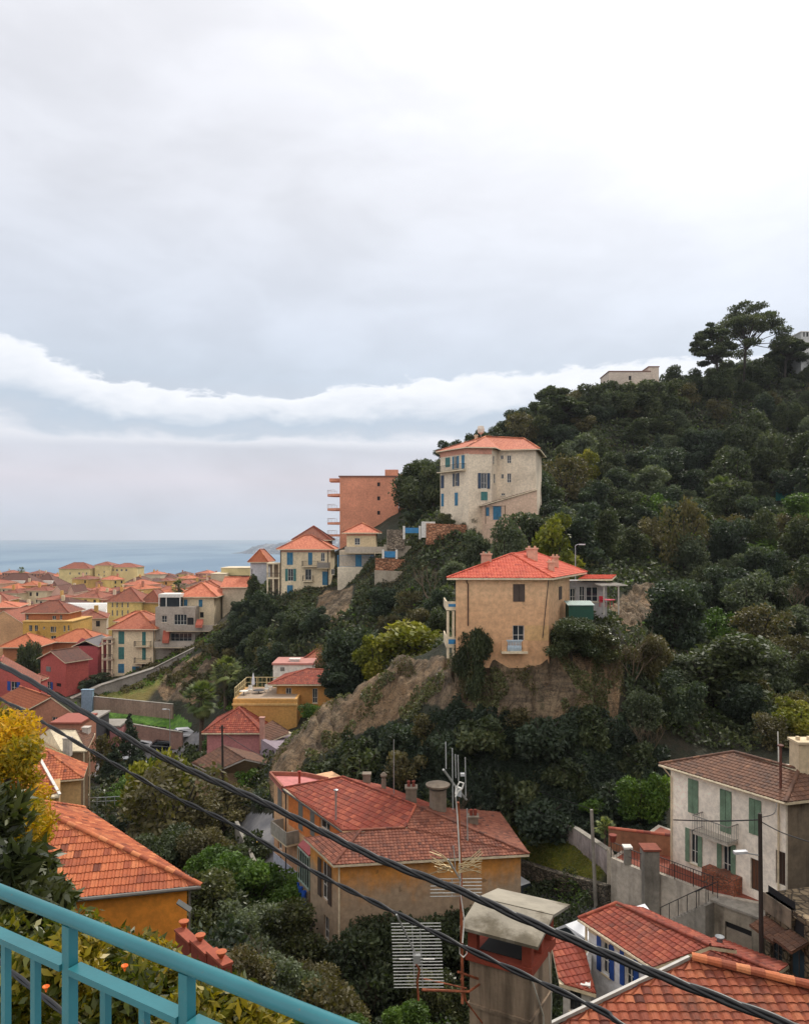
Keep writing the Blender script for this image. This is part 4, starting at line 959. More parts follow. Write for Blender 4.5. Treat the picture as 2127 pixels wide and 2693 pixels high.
# stone house at the right edge
S2 = House('stone_house', 'old rubble stone house front with dark blue door at the right edge', 'house', quadplan(G(2012, 37.2), G(2190, 33), 5), -26, Zd(b4(0, 905)[1], 37), stonemat('rubble_dark', L(98, 84, 66), L(140, 122, 96), L(60, 52, 42), 2.6))
S2.win(0, b4(1598, 1205) + b4(1682, 1385), 'door', flat('dark_blue_door', L(36, 58, 72)), SBR, part='door'); S2.win(0, b4(1492, 1165) + b4(1556, 1290), 'plain', frame=SBR); S2.win(0, b4(1608, 1050) + b4(1680, 1140), 'hole')
S2.win(0, b4(1462, 905) + b4(1615, 1035), 'hole'); S2.walls()
A, e, n, LL = S2.frame(0)
for (x0, x1, y) in ((1462, 1600, 1075), (1600, 1708, 1140)):
    u0, z0_ = S2.on(0, *b4(x0, y)); u1, z1__ = S2.on(0, *b4(x1, y)); zc = (z0_ + z1__) / 2; o = MB(); q = [A + e * u0 + n * .9 + UP * (zc - .35), A + e * u1 + n * .9 + UP * (zc - .35), A + e * u1 + UP * zc, A + e * u0 + UP * zc]; lay_tiles(o, q, .22, .3, .05); o.slab([v - UP * .01 for v in q], .07); o.build('canopy', TM['brown'], S2.root)
S2.box('render_band', 0, b4(1455, 945) + b4(1612, 1045), .005, .07, plaster('stained_render', L(136, 122, 104), .9, L(58, 52, 46)))
# stone wall below the grass and long concrete wall
def wallrun(name, label, pp, h, m, th=.3, cat='wall', coping=None):
    """pp: top points in space; the wall drops h metres"""
    o = empty(name, pp[0], label, cat); mb = MB(); cp = MB()
    for a, b in zip(pp[:-1], pp[1:]):
        e = (b - a); e.z = 0; e.normalize(); s = Vector((-e.y, e.x, 0)) * th / 2
        P = [a - s, b - s, b + s, a + s]; mb.slab(P, h)
        if coping: cp.slab([a - s * 1.3 + UP * .1, b - s * 1.3 + UP * .1, b + s * 1.3 + UP * .1, a + s * 1.3 + UP * .1], .096)
    mb.build('wall' if coping else 'face', m, o)
    if coping: cp.build('coping', coping, o)
    return o
STAIN = plaster('streaked_concrete', L(172, 160, 156), .6, L(92, 84, 84), .9)
wallrun('retaining_wall', 'long pale streaked concrete retaining wall above the grass slope', [pd(*b4(195, 460), 55.2), pd(*b4(400, 540), 51.8), pd(*b4(580, 660), 48.0)], 3.0, STAIN, coping=CONC)
wallrun('stone_wall', 'dark rubble stone wall between the grass slope and the lower road', [pd(*b4(45, 700), 53.8), pd(*b4(250, 768), 50.7), pd(*b4(480, 828), 47.5), pd(*b4(585, 858), 45.6)], 4.2, stonemat('rubble_wall', L(72, 66, 56), L(120, 110, 94), L(44, 40, 34), 3.0), th=.5)
wallrun('terrace_side_wall', 'pale end wall of the terrace with a black pipe, beside the concrete lamp post', [pd(*b4(580, 640), 46.2), pd(*b4(640, 770), 45.4)], 6, plaster('pale_render', L(176, 166, 150), .6, L(96, 88, 76)), th=.3)
# ------------------------------------------------------------------ villas on the slope and the lower town's nearer houses
def Zv(y, d): return Zd(y, d)
MUST = plaster('mustard_plaster', L(196, 160, 92), .25); SALM = plaster('salmon_plaster', L(176, 120, 96), .2); CORAL = plaster('coral_plaster', L(186, 92, 84), .15)
TERRA = plaster('terracotta_plaster', L(212, 144, 114), .15, streak=.3); BEIGE = plaster('beige_plaster', L(200, 184, 160), .2); GREYP = plaster('grey_plaster', L(150, 144, 136), .35); PINKP = plaster('rose_plaster', L(176, 118, 118), .2)
OCHP = plaster('ochre_plaster', L(206, 156, 88), .2); BRICKP = plaster('brick_orange_plaster', L(178, 112, 74), .25); YEL = plaster('yellow_plaster', L(218, 190, 118), .15)
def shadow_eave(h, i, m, z0=None): pass
# ---- F: house on the cliff
d = 62.0; A, B = Vector(G(1198.4, d)), Vector(G(1443, d)); sk = Vector((3.2, 7.0))
ze = Zv(1520.5, d)
Fh = House('cliff_house', 'ochre stucco house with bright red tile roof on top of the rock cliff', 'house', [tuple(A), tuple(B), tuple(B + sk), tuple(A + sk)], -10.6, ze, wpaint('ochre_stucco', L(222, 184, 144), L(208, 164, 124), ze - 1.6, 2.0))
Fh.win(0, z4(708, 388) + z4(797, 520), 'closed', SBR, flat('brown_frame', L(84, 70, 60))); Fh.win(0, z4(705, 697) + z4(793, 815), 'plain', frame=WHITE, sill=False); Fh.win(1, z4(1050, 405) + z4(1072, 505), 'closed', SBR); Fh.walls()
Fh.box('plaster_patch', 0, z4(795, 697) + z4(975, 812), .003, .02, plaster('pale_patch', L(212, 172, 122), .1))
L0, R0_ = pd(*z4(212, 326), 61.6), pd(*z4(1010, 345), 61.4); L0.z = R0_.z = ze + .03; Kb = pd(*z4(1262, 316), 72); Kb.z = ze + .03
Ap = pd(*z4(695, 163), 65.6); Ap2 = pd(*z4(878, 165), 71.0); Ap2.z = Ap.z; Lb = L0 + Vector((3.5, 9, 0))
Fh.roof(0, m='bright', tiles=True, faces=[[L0, R0_, Ap], [R0_, Kb, Ap2, Ap], [Lb, L0, Ap, Ap2], [Kb, Lb, Ap2]], ridges=[(L0, Ap), (R0_, Ap), (Ap, Ap2), (Kb, Ap2), (Lb, Ap2)], pv=.28)
for (x, y, dd, w, h) in ((508, 236, 64.5, .8, .75), (850, 222, 66.5, .85, 1.1), (992, 300, 64.5, .5, .8), (1022, 262, 67.5, .55, .85)): Fh.chimney(*z4(x, y), dd, w, h, m=plaster('pink_stack', L(206, 160, 136), .15))
o = MB(); p = pd(*z4(362, 345), 61.93); q = pd(*z4(372, 700), 61.93); o.tube([p, Vector((p.x, p.y, p.z - .3)), Vector((q.x, q.y, p.z - .5)), q], .05, 6); p = pd(*z4(975, 350), 61.95); o2 = MB(); o2.tube([p, p + Vector((-.5, -.02, -4.8))], .03, 6); o.build('downpipe', flat('brown_pipe', L(78, 56, 44)), Fh.root); o2.build('cable', DARKM, Fh.root)
# balcony with balustrade under the lower window
x0, _z = Fh.on(0, *z4(612, 880)); x1, zb = Fh.on(0, *z4(806, 880)); Aw, e, n, _l = Fh.frame(0); o = MB(); o.box(Aw + e * ((x0 + x1) / 2) + n * .45 + UP * (zb - .1), e * ((x1 - x0) / 2), n * .45, (0, 0, .1)); bl = o.build('balcony', CREAM2, Fh.root)
o = MB(); h = .85
for u in (x0 + .2, x1 - .2): o = MB(); o.box(Aw + e * u + n * .75 + UP * (zb + h / 2 + .002), e * .2, n * .13, (0, 0, h / 2)); o.build('pier', plaster('peach_pier', L(214, 168, 126), .2), bl)
o = MB(); o.box(Aw + e * ((x0 + x1) / 2) + n * .75 + UP * (zb + h), e * ((x1 - x0) / 2 - .41), n * .08, (0, 0, .05))
for k in range(9): u = x0 + .55 + (x1 - x0 - 1.1) * k / 8; o.lathe(Aw + e * u + n * .75 + UP * zb, [(.05, 0), (.08, .15), (.09, .3), (.04, .5), (.05, .7), (.07, .8)], 8)
o.build('balustrade', flat('pale_blue_paint', L(170, 186, 196), .6), bl)
# left side balconies
for k, (ya, yb) in enumerate(((508, 572), (772, 850))):
    p = pd(*z4(256, yb), 62.6); t_ = pd(*z4(256, ya), 62.6); o = MB(); o.bx(p.x - .55, p.x + .45, 62.4, 66.5, p.z - .12, p.z); b = o.build('balcony', CREAM2, Fh.root)
    o = MB(); o.bx(p.x - .55, p.x - .45, 62.4, 66.5, p.z + .002, t_.z - .1); o.bx(p.x - .449, p.x + .35, 62.4, 62.5, p.z + .002, t_.z - .1); o.build('parapet', CREAM2, b)
    o = MB(); o.bx(p.x - .35, p.x + .35, 62.36, 62.396, p.z + .18, t_.z - .3); o.build('blue_panel', BLUEP, b)
p = pd(*z4(252, 850), 62.6); o = MB()
for x, zt_ in ((p.x - .35, Zv(z4(0, 590)[1], 62.6)), (p.x + .1, Zv(z4(0, 590)[1], 62.6))): o.bx(x - .1, x + .1, 62.5, 62.7, -9.9, zt_)
o.build('column', CREAM2, Fh.root)
# annex with red lean-to roof
A2_, B2_ = Vector(G(z4(1095, 0)[0], 69.5)), Vector(G(z4(1412, 0)[0], 69.5)); Zt = Zv(z4(0, 372)[1], 69.5)
An = House('garden_annex', 'white veranda annex with flat red roof attached right of the cliff house', 'annex', quadplan(A2_, B2_, 4), -9, Zt, plaster('annex_plaster', L(176, 172, 170), .3))
An.win(0, z4(1205, 405) + z4(1245, 515), 'plain'); An.win(0, z4(1255, 408) + z4(1345, 520), 'plain'); An.win(0, z4(1098, 420) + z4(1175, 520), 'plain', mull=3); An.walls()
q = [pd(*z4(1195, 350), 68.6), pd(*z4(1450, 370), 68.6), pd(*z4(1482, 320), 73.5), pd(*z4(1250, 318), 73.5)]; q[1].z = q[0].z; q[3].z = q[2].z
An.roof(0, m='bright', tiles=True, faces=[q], ridges=[])
o = MB(); p = pd(*z4(1445, 392), 68.5)
for i in range(2): x = p.x + (-.25 if i else 0); 
c0, c1 = pd(*z4(1340, 385), 68), pd(*z4(1530, 392), 68); c0.z = c1.z = Zv(z4(0, 390)[1], 68)
for k in range(9): y = 66.5 + k * .45; o.bar((c0.x, y, c0.z), (c1.x, y, c0.z), .07, .09)
for x in (c0.x + .2, p.x + .1): o.bar((x, 66.6, c0.z - .05), (x, 66.6, c0.z - 2.6), .1); o.bar((x, 66.5, c0.z - .09), (x, 70, c0.z - .09), .09)
tag(o.build('pergola', flat('grey_wood', L(176, 170, 160), .8), loc=(c0.x, 67, c0.z - 2.6)), 'pale slatted timber pergola at the right end of the annex', 'pergola')
p = pd(*z4(1218, 632), 64.8); o = empty('garden_shed', p, 'low green shed with a pale corrugated lid in front of the annex', 'shed'); m_ = MB(); m_.bx(p.x - 1.05, p.x + 1.05, p.y, p.y + 1.4, p.z - .3, p.z + .95); m_.build('body', flat('green_tarp', L(26, 74, 58), .6), o)
m_ = MB()
for k in range(15): x = p.x - 1.15 + k * .155; m_.slab([Vector((x, p.y - .1, p.z + 1.0)), Vector((x + .11, p.y - .1, p.z + 1.0)), Vector((x + .11, p.y + 1.5, p.z + 1.25)), Vector((x, p.y + 1.5, p.z + 1.25))], .05)
m_.slab([Vector((p.x - 1.15, p.y - .1, p.z + .97)), Vector((p.x + 1.15, p.y - .1, p.z + .97)), Vector((p.x + 1.15, p.y + 1.5, p.z + 1.22)), Vector((p.x - 1.15, p.y + 1.5, p.z + 1.22))], .03); m_.build('lid', flat('corrugated_pale', L(150, 172, 166), .5), o)
p = pd(*z4(1378, 560), 67.0); red = flat('red_plastic', L(170, 30, 44), .5)
o = empty('garden_chair', p, 'red plastic garden chair on the annex veranda', 'chair'); m_ = MB(); m_.bx(p.x - .25, p.x + .25, p.y - .25, p.y + .25, p.z + .42, p.z + .47); m_.build('seat', red, o); m_ = MB(); m_.bx(p.x - .25, p.x + .25, p.y + .21, p.y + .25, p.z + .475, p.z + .95); m_.build('backrest', red, o)
for sx_ in (-.22, .22):
    for sy_ in (-.22, .22): m_ = MB(); m_.bx(p.x + sx_ - .02, p.x + sx_ + .02, p.y + sy_ - .02, p.y + sy_ + .02, p.z, p.z + .419); m_.build('leg', red, o)
p = pd(*z4(1425, 560), 66.8); o = empty('garden_table', p, 'low pinkish red garden table beside the red chair', 'table'); m_ = MB(); m_.lathe(p, [(.0, .62), (.55, .62), (.55, .67), (.0, .68)], 16); m_.build('tabletop', flat('pink_plastic', L(200, 60, 84), .5), o)
for a in range(4): m_ = MB(); m_.bar(p + Vector((.35 * math.cos(a * 1.57), .35 * math.sin(a * 1.57), .61)), p + Vector((.45 * math.cos(a * 1.57), .45 * math.sin(a * 1.57), 0)), .04); m_.build('leg', red, o)
def lamp_post(px, py0, py1, d, label, arm=.7, side=1, m=None, r=.06):
    b, t_ = pd(px, py0, d), pd(px, py1, d); o = empty('street_lamp', b, label, 'street lamp'); m_ = MB(); m_.tube([b - UP * .5, t_], r, 8, r1=r * .7); m_.tube([t_, t_ + Vector((side * arm * .5, 0, .12)), t_ + Vector((side * arm, 0, .12))], r * .6, 6); m_.build('pole', m or GALV, o)
    m_ = MB(); c = t_ + Vector((side * (arm + .2), 0, .12)); m_.box(c, (.3, 0, 0), (0, .12, 0), (0, 0, .06)); m_.build('lamp_head', flat('lamp_grey', L(190, 192, 194), .4), o); return o
lamp_post(*z4(1175, 345), z4(0, 100)[1], 75, 'thin street lamp rising behind the red roof of the cliff house', .45, 1)
# ---- G: tall cream villa
P = [G(1157.6, 126.5), G(1231.4, 120.5), G(1292.9, 121), G(1309.2, 124.5), G(1408.9, 123.3), G(1424, 134), G(1190, 138)]
z1g = Zv(1171, 120.3) - .35
Gv = House('hill_villa', 'tall cream villa with blue shutters and salmon roof high on the wooded hill', 'villa', P, -6, z1g, plaster('villa_cream', L(222, 206, 182), .3, streak=.3))
def Z3(a, b, c, d_): return z3(a, b) + z3(c, d_)
for i, r, k, sh in ((0, Z3(808, 300, 838, 362), 'closed', STEAL), (0, Z3(864, 292, 884, 372), 'open', SB), (0, Z3(912, 285, 930, 372), 'closed', SB), (0, Z3(779, 415, 799, 498), 'closed', SSL), (0, Z3(866, 402, 886, 485), 'open', SSL), (0, Z3(781, 532, 798, 615), 'closed', SB), (0, Z3(868, 525, 888, 610), 'closed', SB),
                    (1, Z3(1036, 400, 1074, 500), 'open', SSL), (1, Z3(1035, 520, 1078, 576), 'closed', STEAL), (2, Z3(1111, 290, 1123, 345), 'plain', None), (2, Z3(1116, 405, 1130, 466), 'plain', None),
                    (3, Z3(1162, 286, 1180, 312), 'plain', None), (3, Z3(1203, 287, 1230, 337), 'plain', None), (3, Z3(1165, 407, 1182, 436), 'plain', None), (3, Z3(1203, 402, 1230, 462), 'plain', SSL), (3, Z3(1165, 530, 1190, 545), 'plain', None)): Gv.win(i, r, k, sh)
Gv.walls(); Gv.balcony(0, z3(778, 0)[0], z3(940, 0)[0], z3(0, 388)[1], out=.9)
Gv.box('frieze', 0, None, .004, .05, plaster('rose_frieze', L(206, 150, 128), .1), rect=(0, Gv.frame(0)[3], z1g - .9, z1g - .02)); Gv.box('frieze', 1, None, .004, .05, plaster('rose_frieze', L(206, 150, 128), .1), rect=(0, Gv.frame(1)[3], z1g - 1.0, z1g - .02))
apx = pd(*z3(1065, 166), 127.5); q = [Vector((v[0], v[1], z1g + .05)) for v in offset_plan(P, .75)]; apr = apx + Vector((6.5, .5, -.25))
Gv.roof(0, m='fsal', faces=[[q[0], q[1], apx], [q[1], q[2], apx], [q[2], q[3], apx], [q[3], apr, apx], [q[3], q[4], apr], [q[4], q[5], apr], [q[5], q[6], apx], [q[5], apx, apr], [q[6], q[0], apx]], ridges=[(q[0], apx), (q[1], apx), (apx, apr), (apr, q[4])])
Gv.chimney(*z3(1005, 190), 129, .5, .7)
o = MB(); p = pd(*z3(1035, 172), 128); o.lathe(p, [(.03, 0), (.03, .5)], 6); o.lathe(p + UP * .5, [(.05, 0), (.5, .3), (.62, .9), (.5, 1.4), (.05, 1.5)], 14); o.build('satellite_dish', flat('dish_cream', L(210, 200, 184)), Gv.rf)
Ga = House('hill_annex', 'low peach annex with sloping roof and blue doors below the tall hill villa', 'annex', [G(1268, 117.5), G(z3(1395, 0)[0], 118.5), G(z3(1397, 0)[0], 122.8), G(1268, 121.5)], -5, Zv(z3(0, 604)[1], 118), plaster('peach_plaster', L(206, 176, 152), .15))
Ga.win(0, Z3(1068, 620, 1089, 676), 'closed', SB); Ga.win(0, Z3(1113, 614, 1166, 700), 'closed', SB, BLUEP); Ga.win(0, Z3(1266, 590, 1280, 605), 'plain', rect=None); Ga.walls()
a, e, n, LL = Ga.frame(0); o = MB(); z0_, zr = Ga.z1, Zv(z3(0, 505)[1], 118.5); lft = Ga.on(0, *z3(1090, 600))[0]
o.slab([a + e * lft + UP * z0_, a + e * LL + UP * z0_, a + e * LL + UP * (zr), ], .0) if False else None
w_ = [a + e * lft + UP * (z0_ + .002), a + e * LL + UP * (z0_ + .002), a + e * LL + UP * zr]; nb = -n * 3.9
o.face(w_); o.face([w_[1], w_[1] + nb, w_[2] + nb, w_[2]]); o.face([w_[0] + nb, w_[1] + nb, w_[2] + nb][::-1]); o.build('gable', Ga.wall, Ga.root)
u = [a + e * (lft - 1.0) + n * .3 + UP * (z0_ + .0), a + e * (LL + .1) + n * .3 + UP * (zr + .1)]; Ga.roof(0, m='fbrown', faces=[[u[0], u[1], u[1] - n * 4.6, u[0] - n * 4.6]], ridges=[])
o = MB(); pz_ = Ga.z1 - .2; p = a + n * 2.2
for k in range(7): o.bar(a + e * (k * .5) + UP * pz_, a + e * (k * .5) + n * 2.4 + UP * (pz_ - .1), .09)
for k in (0, 3): o.bar(a + e * k + n * 2.3 + UP * pz_, a + e * k + n * 2.3 + UP * (pz_ - 2.8), .12)
tag(o.build('pergola', flat('old_wood', L(104, 84, 66), .8), loc=(a.x, a.y, pz_ - 2.8)), 'rustic dark wood pergola against the low peach annex', 'pergola')
# ---- H: coral apartment block
A3, B3 = G(893.3, 165), G(1047, 165)
Hb = House('apartment_block', 'coral red apartment block with round balconies on its left side, by the sea', 'apartment block', quadplan(A3, B3, 13), -8, Zv(1254, 165), TERRA)
for y in (460, 550, 643, 735): Hb.win(0, Z3(371, y, 389, y + 25), 'hole')
Hb.walls()
o = MB(); o.slab([Vector((v[0], v[1], Hb.z1 + .25)) for v in offset_plan(quadplan(A3, B3, 13), .25)], .246); o.build('roof', flat('dark_coping', L(120, 84, 70)), Hb.root)
pA = pd(*z3(420, 420), 167); pB = pd(*z3(505, 378), 167); o = MB(); o.bx(pA.x, pB.x, 167, 172, Hb.z1 + .26, pB.z); o.build('lift_housing', TERRA, Hb.root)
for k, y in enumerate((548, 640, 730, 808)):
    z = Zv(z3(0, y)[1], 166); o = MB(); cx = A3[0]; pl = [(cx - .02, 165.4), (cx - .02, 171)] + [(cx - 3.3 * math.sin(t) ** .5 if False else cx - 3.0 * math.sin(t), 168.2 + 2.8 * math.cos(t)) for t in [math.pi * j / 8 for j in range(1, 8)]]
    pl = pl[::-1]; ar = sum(pl[i - 1][0] * pl[i][1] - pl[i][0] * pl[i - 1][1] for i in range(len(pl))); pl = pl if ar > 0 else pl[::-1]
    o.prism(pl, z, z + .5); b = o.build('balcony', TERRA, Hb.root); o = MB(); 
    rr = [v for v in pl if v[0] < cx - .1]
    for i in range(len(rr) - 1): o.bar((rr[i][0], rr[i][1], z + 1.35), (rr[i + 1][0], rr[i + 1][1], z + 1.35), .07)
    for v in rr: o.bar((v[0], v[1], z + .5), (v[0], v[1], z + 1.35), .06)
    o.build('railing', flat('white_rail', L(200, 200, 200)), b)
o = MB(); o.bx(A3[0] - 2.4, A3[0] - .003, 166.5, 170, Hb.z1 - .9, Hb.z1 - .2); o.build('canopy', TERRA, Hb.root)
q0, q1 = G(1049, 168.5), G(1076, 168.5); Hc_ = House('apartment_wing', 'narrow terracotta wing with loggias behind the coral apartment block', 'apartment block', quadplan(q0, q1, 8), -8, Zv(1247, 168.5), TERRA)
for y in (460, 550): Hc_.win(0, Z3(512, y, 532, y + 68), 'plain')
Hc_.walls()
# ---- I: villa with little tower roof and terraces
d = 131.; q0, q1 = G(z2(957, 0)[0], d), G(z2(1182, 0)[0], d); zt = Zv(z2(0, 165)[1], d)
I_ = House('terraced_villa', 'cream terraced villa with small pyramid roof and blue railings below the coral block', 'villa', quadplan(q0, q1, 7), -9.5, zt, BEIGE)
I_.win(0, z2(1060, 192) + z2(1100, 268), 'closed', SB, BLUEP); I_.win(0, z2(1155, 190) + z2(1175, 235), 'plain'); I_.walls()
q0, q1 = G(z2(1004, 0)[0], d + 1.5), G(z2(1192, 0)[0], d + 1.5); zu = Zv(z2(0, 52)[1], d + 1.5)
Iu = House('upper_storey', None, None, quadplan(q0, q1, 6), zt + .01, zu, plaster('pale_cream', L(216, 196, 160), .1)); Iu.root.parent = I_.root; Iu.root.location = Iu.root.location - I_.root.location
Iu.win(0, z2(1055, 85) + z2(1090, 130), 'plain', mull=1); Iu.walls(); Iu.roof(1.75, 'pyramid', over=.8, m='fsal'); Iu.box('frieze', 0, None, .004, .05, plaster('rose_frieze', L(206, 150, 128), .1), rect=(0, Iu.frame(0)[3], zu - .5, zu - .02))
I_.balcony(0, z2(1000, 0)[0], z2(1250, 0)[0], z2(0, 178)[1], out=2.2, solid=True, rm=plaster('terrace_parapet', L(186, 174, 158), .2), h=1.0)
I_.balcony(0, z2(950, 0)[0], z2(1180, 0)[0], z2(0, 270)[1], out=1.6, rm=BLUEP, h=2.0)
q0, q1 = G(z2(945, 0)[0], d - 2.2), G(z2(1172, 0)[0], d - 2.2); o = MB(); pl = quadplan(q0, q1, 2.3); o.prism(pl, Zv(1550, d), Zv(z2(0, 275)[1], d - 2.2)); tag(o.build('garden_wall', plaster('cream_wall', L(206, 194, 172), .2), loc=(q0[0], q0[1], -8)), 'plain cream base wall under the blue railed terrace', 'wall')
# walls and steps stepping right of the villa
for px0, px1, y0, y1, dd, m_, lb in ((987, 1098, 1468, 1500, 124, REDST, 'red stone terrace wall right of the blue railed terrace'), (985, 1085, 1500, 1545, 122, plaster('pale_terrace_wall', L(170, 158, 140), .5), 'pale plastered lower terrace wall above the scrub'),
                                 (1120, 1225, 1376, 1412, 120, REDST, 'red stone retaining wall directly below the tall hill villa'), (1110, 1142, 1372, 1394, 120, WHITE, 'small white wall end beside the red stone wall'),
                                 (1018, 1062, 1393, 1425, 125, stonemat('grey_stone', L(120, 108, 94), L(160, 144, 124), L(80, 70, 60), 1.6), 'grey stone garden wall between coral block and hill villa'), (1010, 1080, 1432, 1452, 125.5, plaster('pale_terrace_wall', L(170, 158, 140), .5), 'short pale wall with blue gate above the red terrace wall')):
    a, b = pd(px0, y0, dd), pd(px1, y0 + (4 if px1 - px0 > 50 else 0), dd + .6); h = (y1 - y0) / F * dd + 1.2; wallrun('retaining_wall', lb, [a, b], h, m_, th=.8)
for px, y0, y1, w, lb in ((1083, 1388, 1402, 1.1, 'blue garden gate between white posts below the hill villa'), (1025, 1450, 1466, .9, 'small blue gate in the pale wall right of the terraced villa')):
    p = pd(px, y1, 124.6); o = empty('gate', p, lb, 'gate'); hh = (y1 - y0) / F * 124.6; m_ = MB(); m_.bx(p.x - w, p.x + w, p.y - .05, p.y + .05, p.z, p.z + hh); m_.build('leaf', BLUEP, o); m_ = MB()
    for s_ in (-1, 1): m_.bx(p.x + s_ * (w + .2) - .18, p.x + s_ * (w + .2) + .18, p.y - .18, p.y + .18, p.z - 1, p.z + hh + .3)
    m_.build('gate_post', WHITE, o)
# ---- J: cream villa at the left end
d = 139.; q0, q1 = G(737.7, d), G(869.5, d); z1j = Zv(z2(0, 158)[1], d)
J = House('seaside_villa', 'cream villa with pale blue shutters and salmon hip roof in front of the headland', 'villa', quadplan(q0, q1, 8), -12.5, z1j, plaster('sand_plaster', L(222, 204, 172), .2))
def Z2(a, b, c, d_): return z2(a, b) + z2(c, d_)
for r, k, sh in ((Z2(621, 178, 660, 258), 'closed', SB), (Z2(757, 178, 784, 258), 'closed', SB), (Z2(838, 180, 864, 236), 'plain', None), (Z2(628, 283, 662, 362), 'open', STEAL), (Z2(738, 285, 778, 355), 'plain', None), (Z2(848, 300, 886, 388), 'closed', SB), (Z2(622, 388, 660, 448), 'closed', SB), (Z2(905, 285, 925, 320), 'plain', None)): J.win(0, r, k, sh)
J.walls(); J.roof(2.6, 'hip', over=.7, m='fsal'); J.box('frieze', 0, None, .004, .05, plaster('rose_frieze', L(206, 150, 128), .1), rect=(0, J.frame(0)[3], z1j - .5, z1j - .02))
J.balcony(0, z2(722, 0)[0], z2(822, 0)[0], z2(0, 266)[1], out=.9); J.balcony(0, z2(822, 0)[0], z2(895, 0)[0], z2(0, 275)[1], out=1.4, solid=True, rm=GREYP); J.balcony(0, z2(725, 0)[0], z2(790, 0)[0], z2(0, 360)[1], out=.8)
for s_, x in ((0, 572), (1, 890)): p = pd(*z2(x + (8 if s_ == 0 else -6), 165), d - .08); o = MB(); o.tube([p, p - UP * 8], .07, 6); o.build('downpipe', flat('black_pipe', L(40, 38, 38)), J.root)
def veranda(name, label, x0, x1, ys, zf, d, m, posts=3, roof=None):
    """open stacked verandas: slabs at image heights ys"""
    q0, q1 = pd(*zf(x0, ys[0]), d), pd(*zf(x1, ys[0]), d); o = empty(name, (q0.x, d, Zv(zf(0, ys[-1])[1], d)), label, 'veranda'); dep = 3.5
    for y in ys: z = Zv(zf(0, y)[1], d); m_ = MB(); m_.bx(q0.x, q1.x, d, d + dep, z - .12, z + .12); sl = m_.build('slab', m, o); m_ = MB(); m_.bar((q0.x, d + .05, z + 1.0), (q1.x, d + .05, z + 1.0), .06); k = max(2, int((q1.x - q0.x) / .3))
    zt_, zb = Zv(zf(0, ys[0])[1], d), Zv(zf(0, ys[-1])[1], d)
    for k in range(posts): x = q0.x + .15 + (q1.x - q0.x - .3) * k / (posts - 1); m_ = MB(); m_.bx(x - .13, x + .13, d + .1, d + .36, zb - 2.6, zt_ - .121); m_.build('post', CREAM2, o)
    for y in ys[1:]:
        z = Zv(zf(0, y)[1], d); m_ = MB(); m_.bar((q0.x, d + .05, z + 1.0), (q1.x, d + .05, z + 1.0), .06)
        k = int((q1.x - q0.x) / .3)
        for i in range(k + 1): x = q0.x + (q1.x - q0.x) * i / k; m_.bar((x, d + .05, z + .12), (x, d + .05, z + 1.0), .03)
        m_.build('railing', DARKM, o)
    m_ = MB(); m_.bx(q0.x + .1, q1.x - .1, d + dep - .3, d + dep, zb - 2.6, zt_ - .13); m_.build('back_wall', plaster('deep_wall', L(140, 124, 106), .3), o); return o
veranda('veranda', 'three storey open veranda stack on the left side of the seaside villa', 490, 574, (250, 345, 465), z2, 140.2, CREAM2)
# roofs behind J
def simple(name, label, cat, px0, px1, ytop, ybot, d, dep, wall, rise, m, kind='hip', over=.5, axis=None, wins=(), skew=0, d1=None, group=None, zf=lambda x, y: (x, y), sh=SB, tiles=False, zb=None):
    q0, q1 = G(px0, d), G(px1, d1 or d); h = House(name, label, cat, quadplan(q0, q1, dep, skew), Zv(ybot, d) - 1.5 if zb is None else zb, Zv(ytop, (d + (d1 or d)) / 2), wall, group)
    for w in wins:
        k = w[4] if len(w) > 4 else 'plain'; h.win(0, zf(w[0], w[1]) + zf(w[2], w[3]), k, w[5] if len(w) > 5 else sh)
    h.walls()
    if kind == 'gable': h.gable(None, rise, 0 if axis is None else axis)
    if kind == 'flat':
        o = MB(); pl = offset_plan([(q.x, q.y) for q in h.plan], .15); o.prism(pl, h.z1 + .004, h.z1 + .25); h.rf = o.build('roof', m if not isinstance(m, str) else TM[m], h.root)
    else: h.roof(rise, kind, axis, over, m, tiles=tiles)
    return h
simple('red_roofed_house', 'house showing just its red tile roof behind the seaside villa', 'house', z2(668, 0)[0], z2(888, 0)[0], z2(0, 98)[1], 1560, 152, 8, SALM, 2.8, 'fred')
simple('white_house', 'narrow grey white house with orange lean-to roof left of the seaside villa', 'house', z2(387, 0)[0], z2(488, 0)[0], z2(0, 240)[1], z2(0, 340)[1], 160, 8, plaster('cool_white', L(184, 186, 190), .15), 2.6, 'forange', 'hip', wins=((393, 285, 400, 320, 'plain'),), zf=z2)
def T2(a, b, c, d_): return t2(a, b) + t2(c, d_)
# ---- M long house, L complex, K house
Mh = simple('shed_house', 'windowless beige house with salmon tile roof above the dark trees', 'house', t2(922, 0)[0], t2(1215, 0)[0], t2(0, 470)[1], t2(0, 760)[1], 155, 7, BEIGE, 1.9, 'fsal', 'gable', over=.4, axis=0)
Lu = simple('blue_shutter_house', 'beige house with two small blue shutters beside a white glazed terrace', 'house', t2(427, 0)[0], t2(822, 0)[0], t2(0, 582)[1], t2(0, 830)[1], 150, 9, plaster('sand_plaster', L(210, 192, 158), .12), 2.6, 'fsal', over=.8, wins=((466, 615, 508, 698, 'closed', SB), (641, 617, 686, 703, 'closed', SB), (655, 765, 700, 830, 'hole')), zf=t2)
Lr = simple('rear_house', 'salmon roofed rear house behind the small blue shutter house', 'house', t2(520, 0)[0], t2(915, 0)[0], t2(0, 490)[1], t2(0, 700)[1], 165, 10, BEIGE, 1.6, 'fsal', over=.5, wins=((870, 600, 915, 680, 'hole'),), zf=t2)
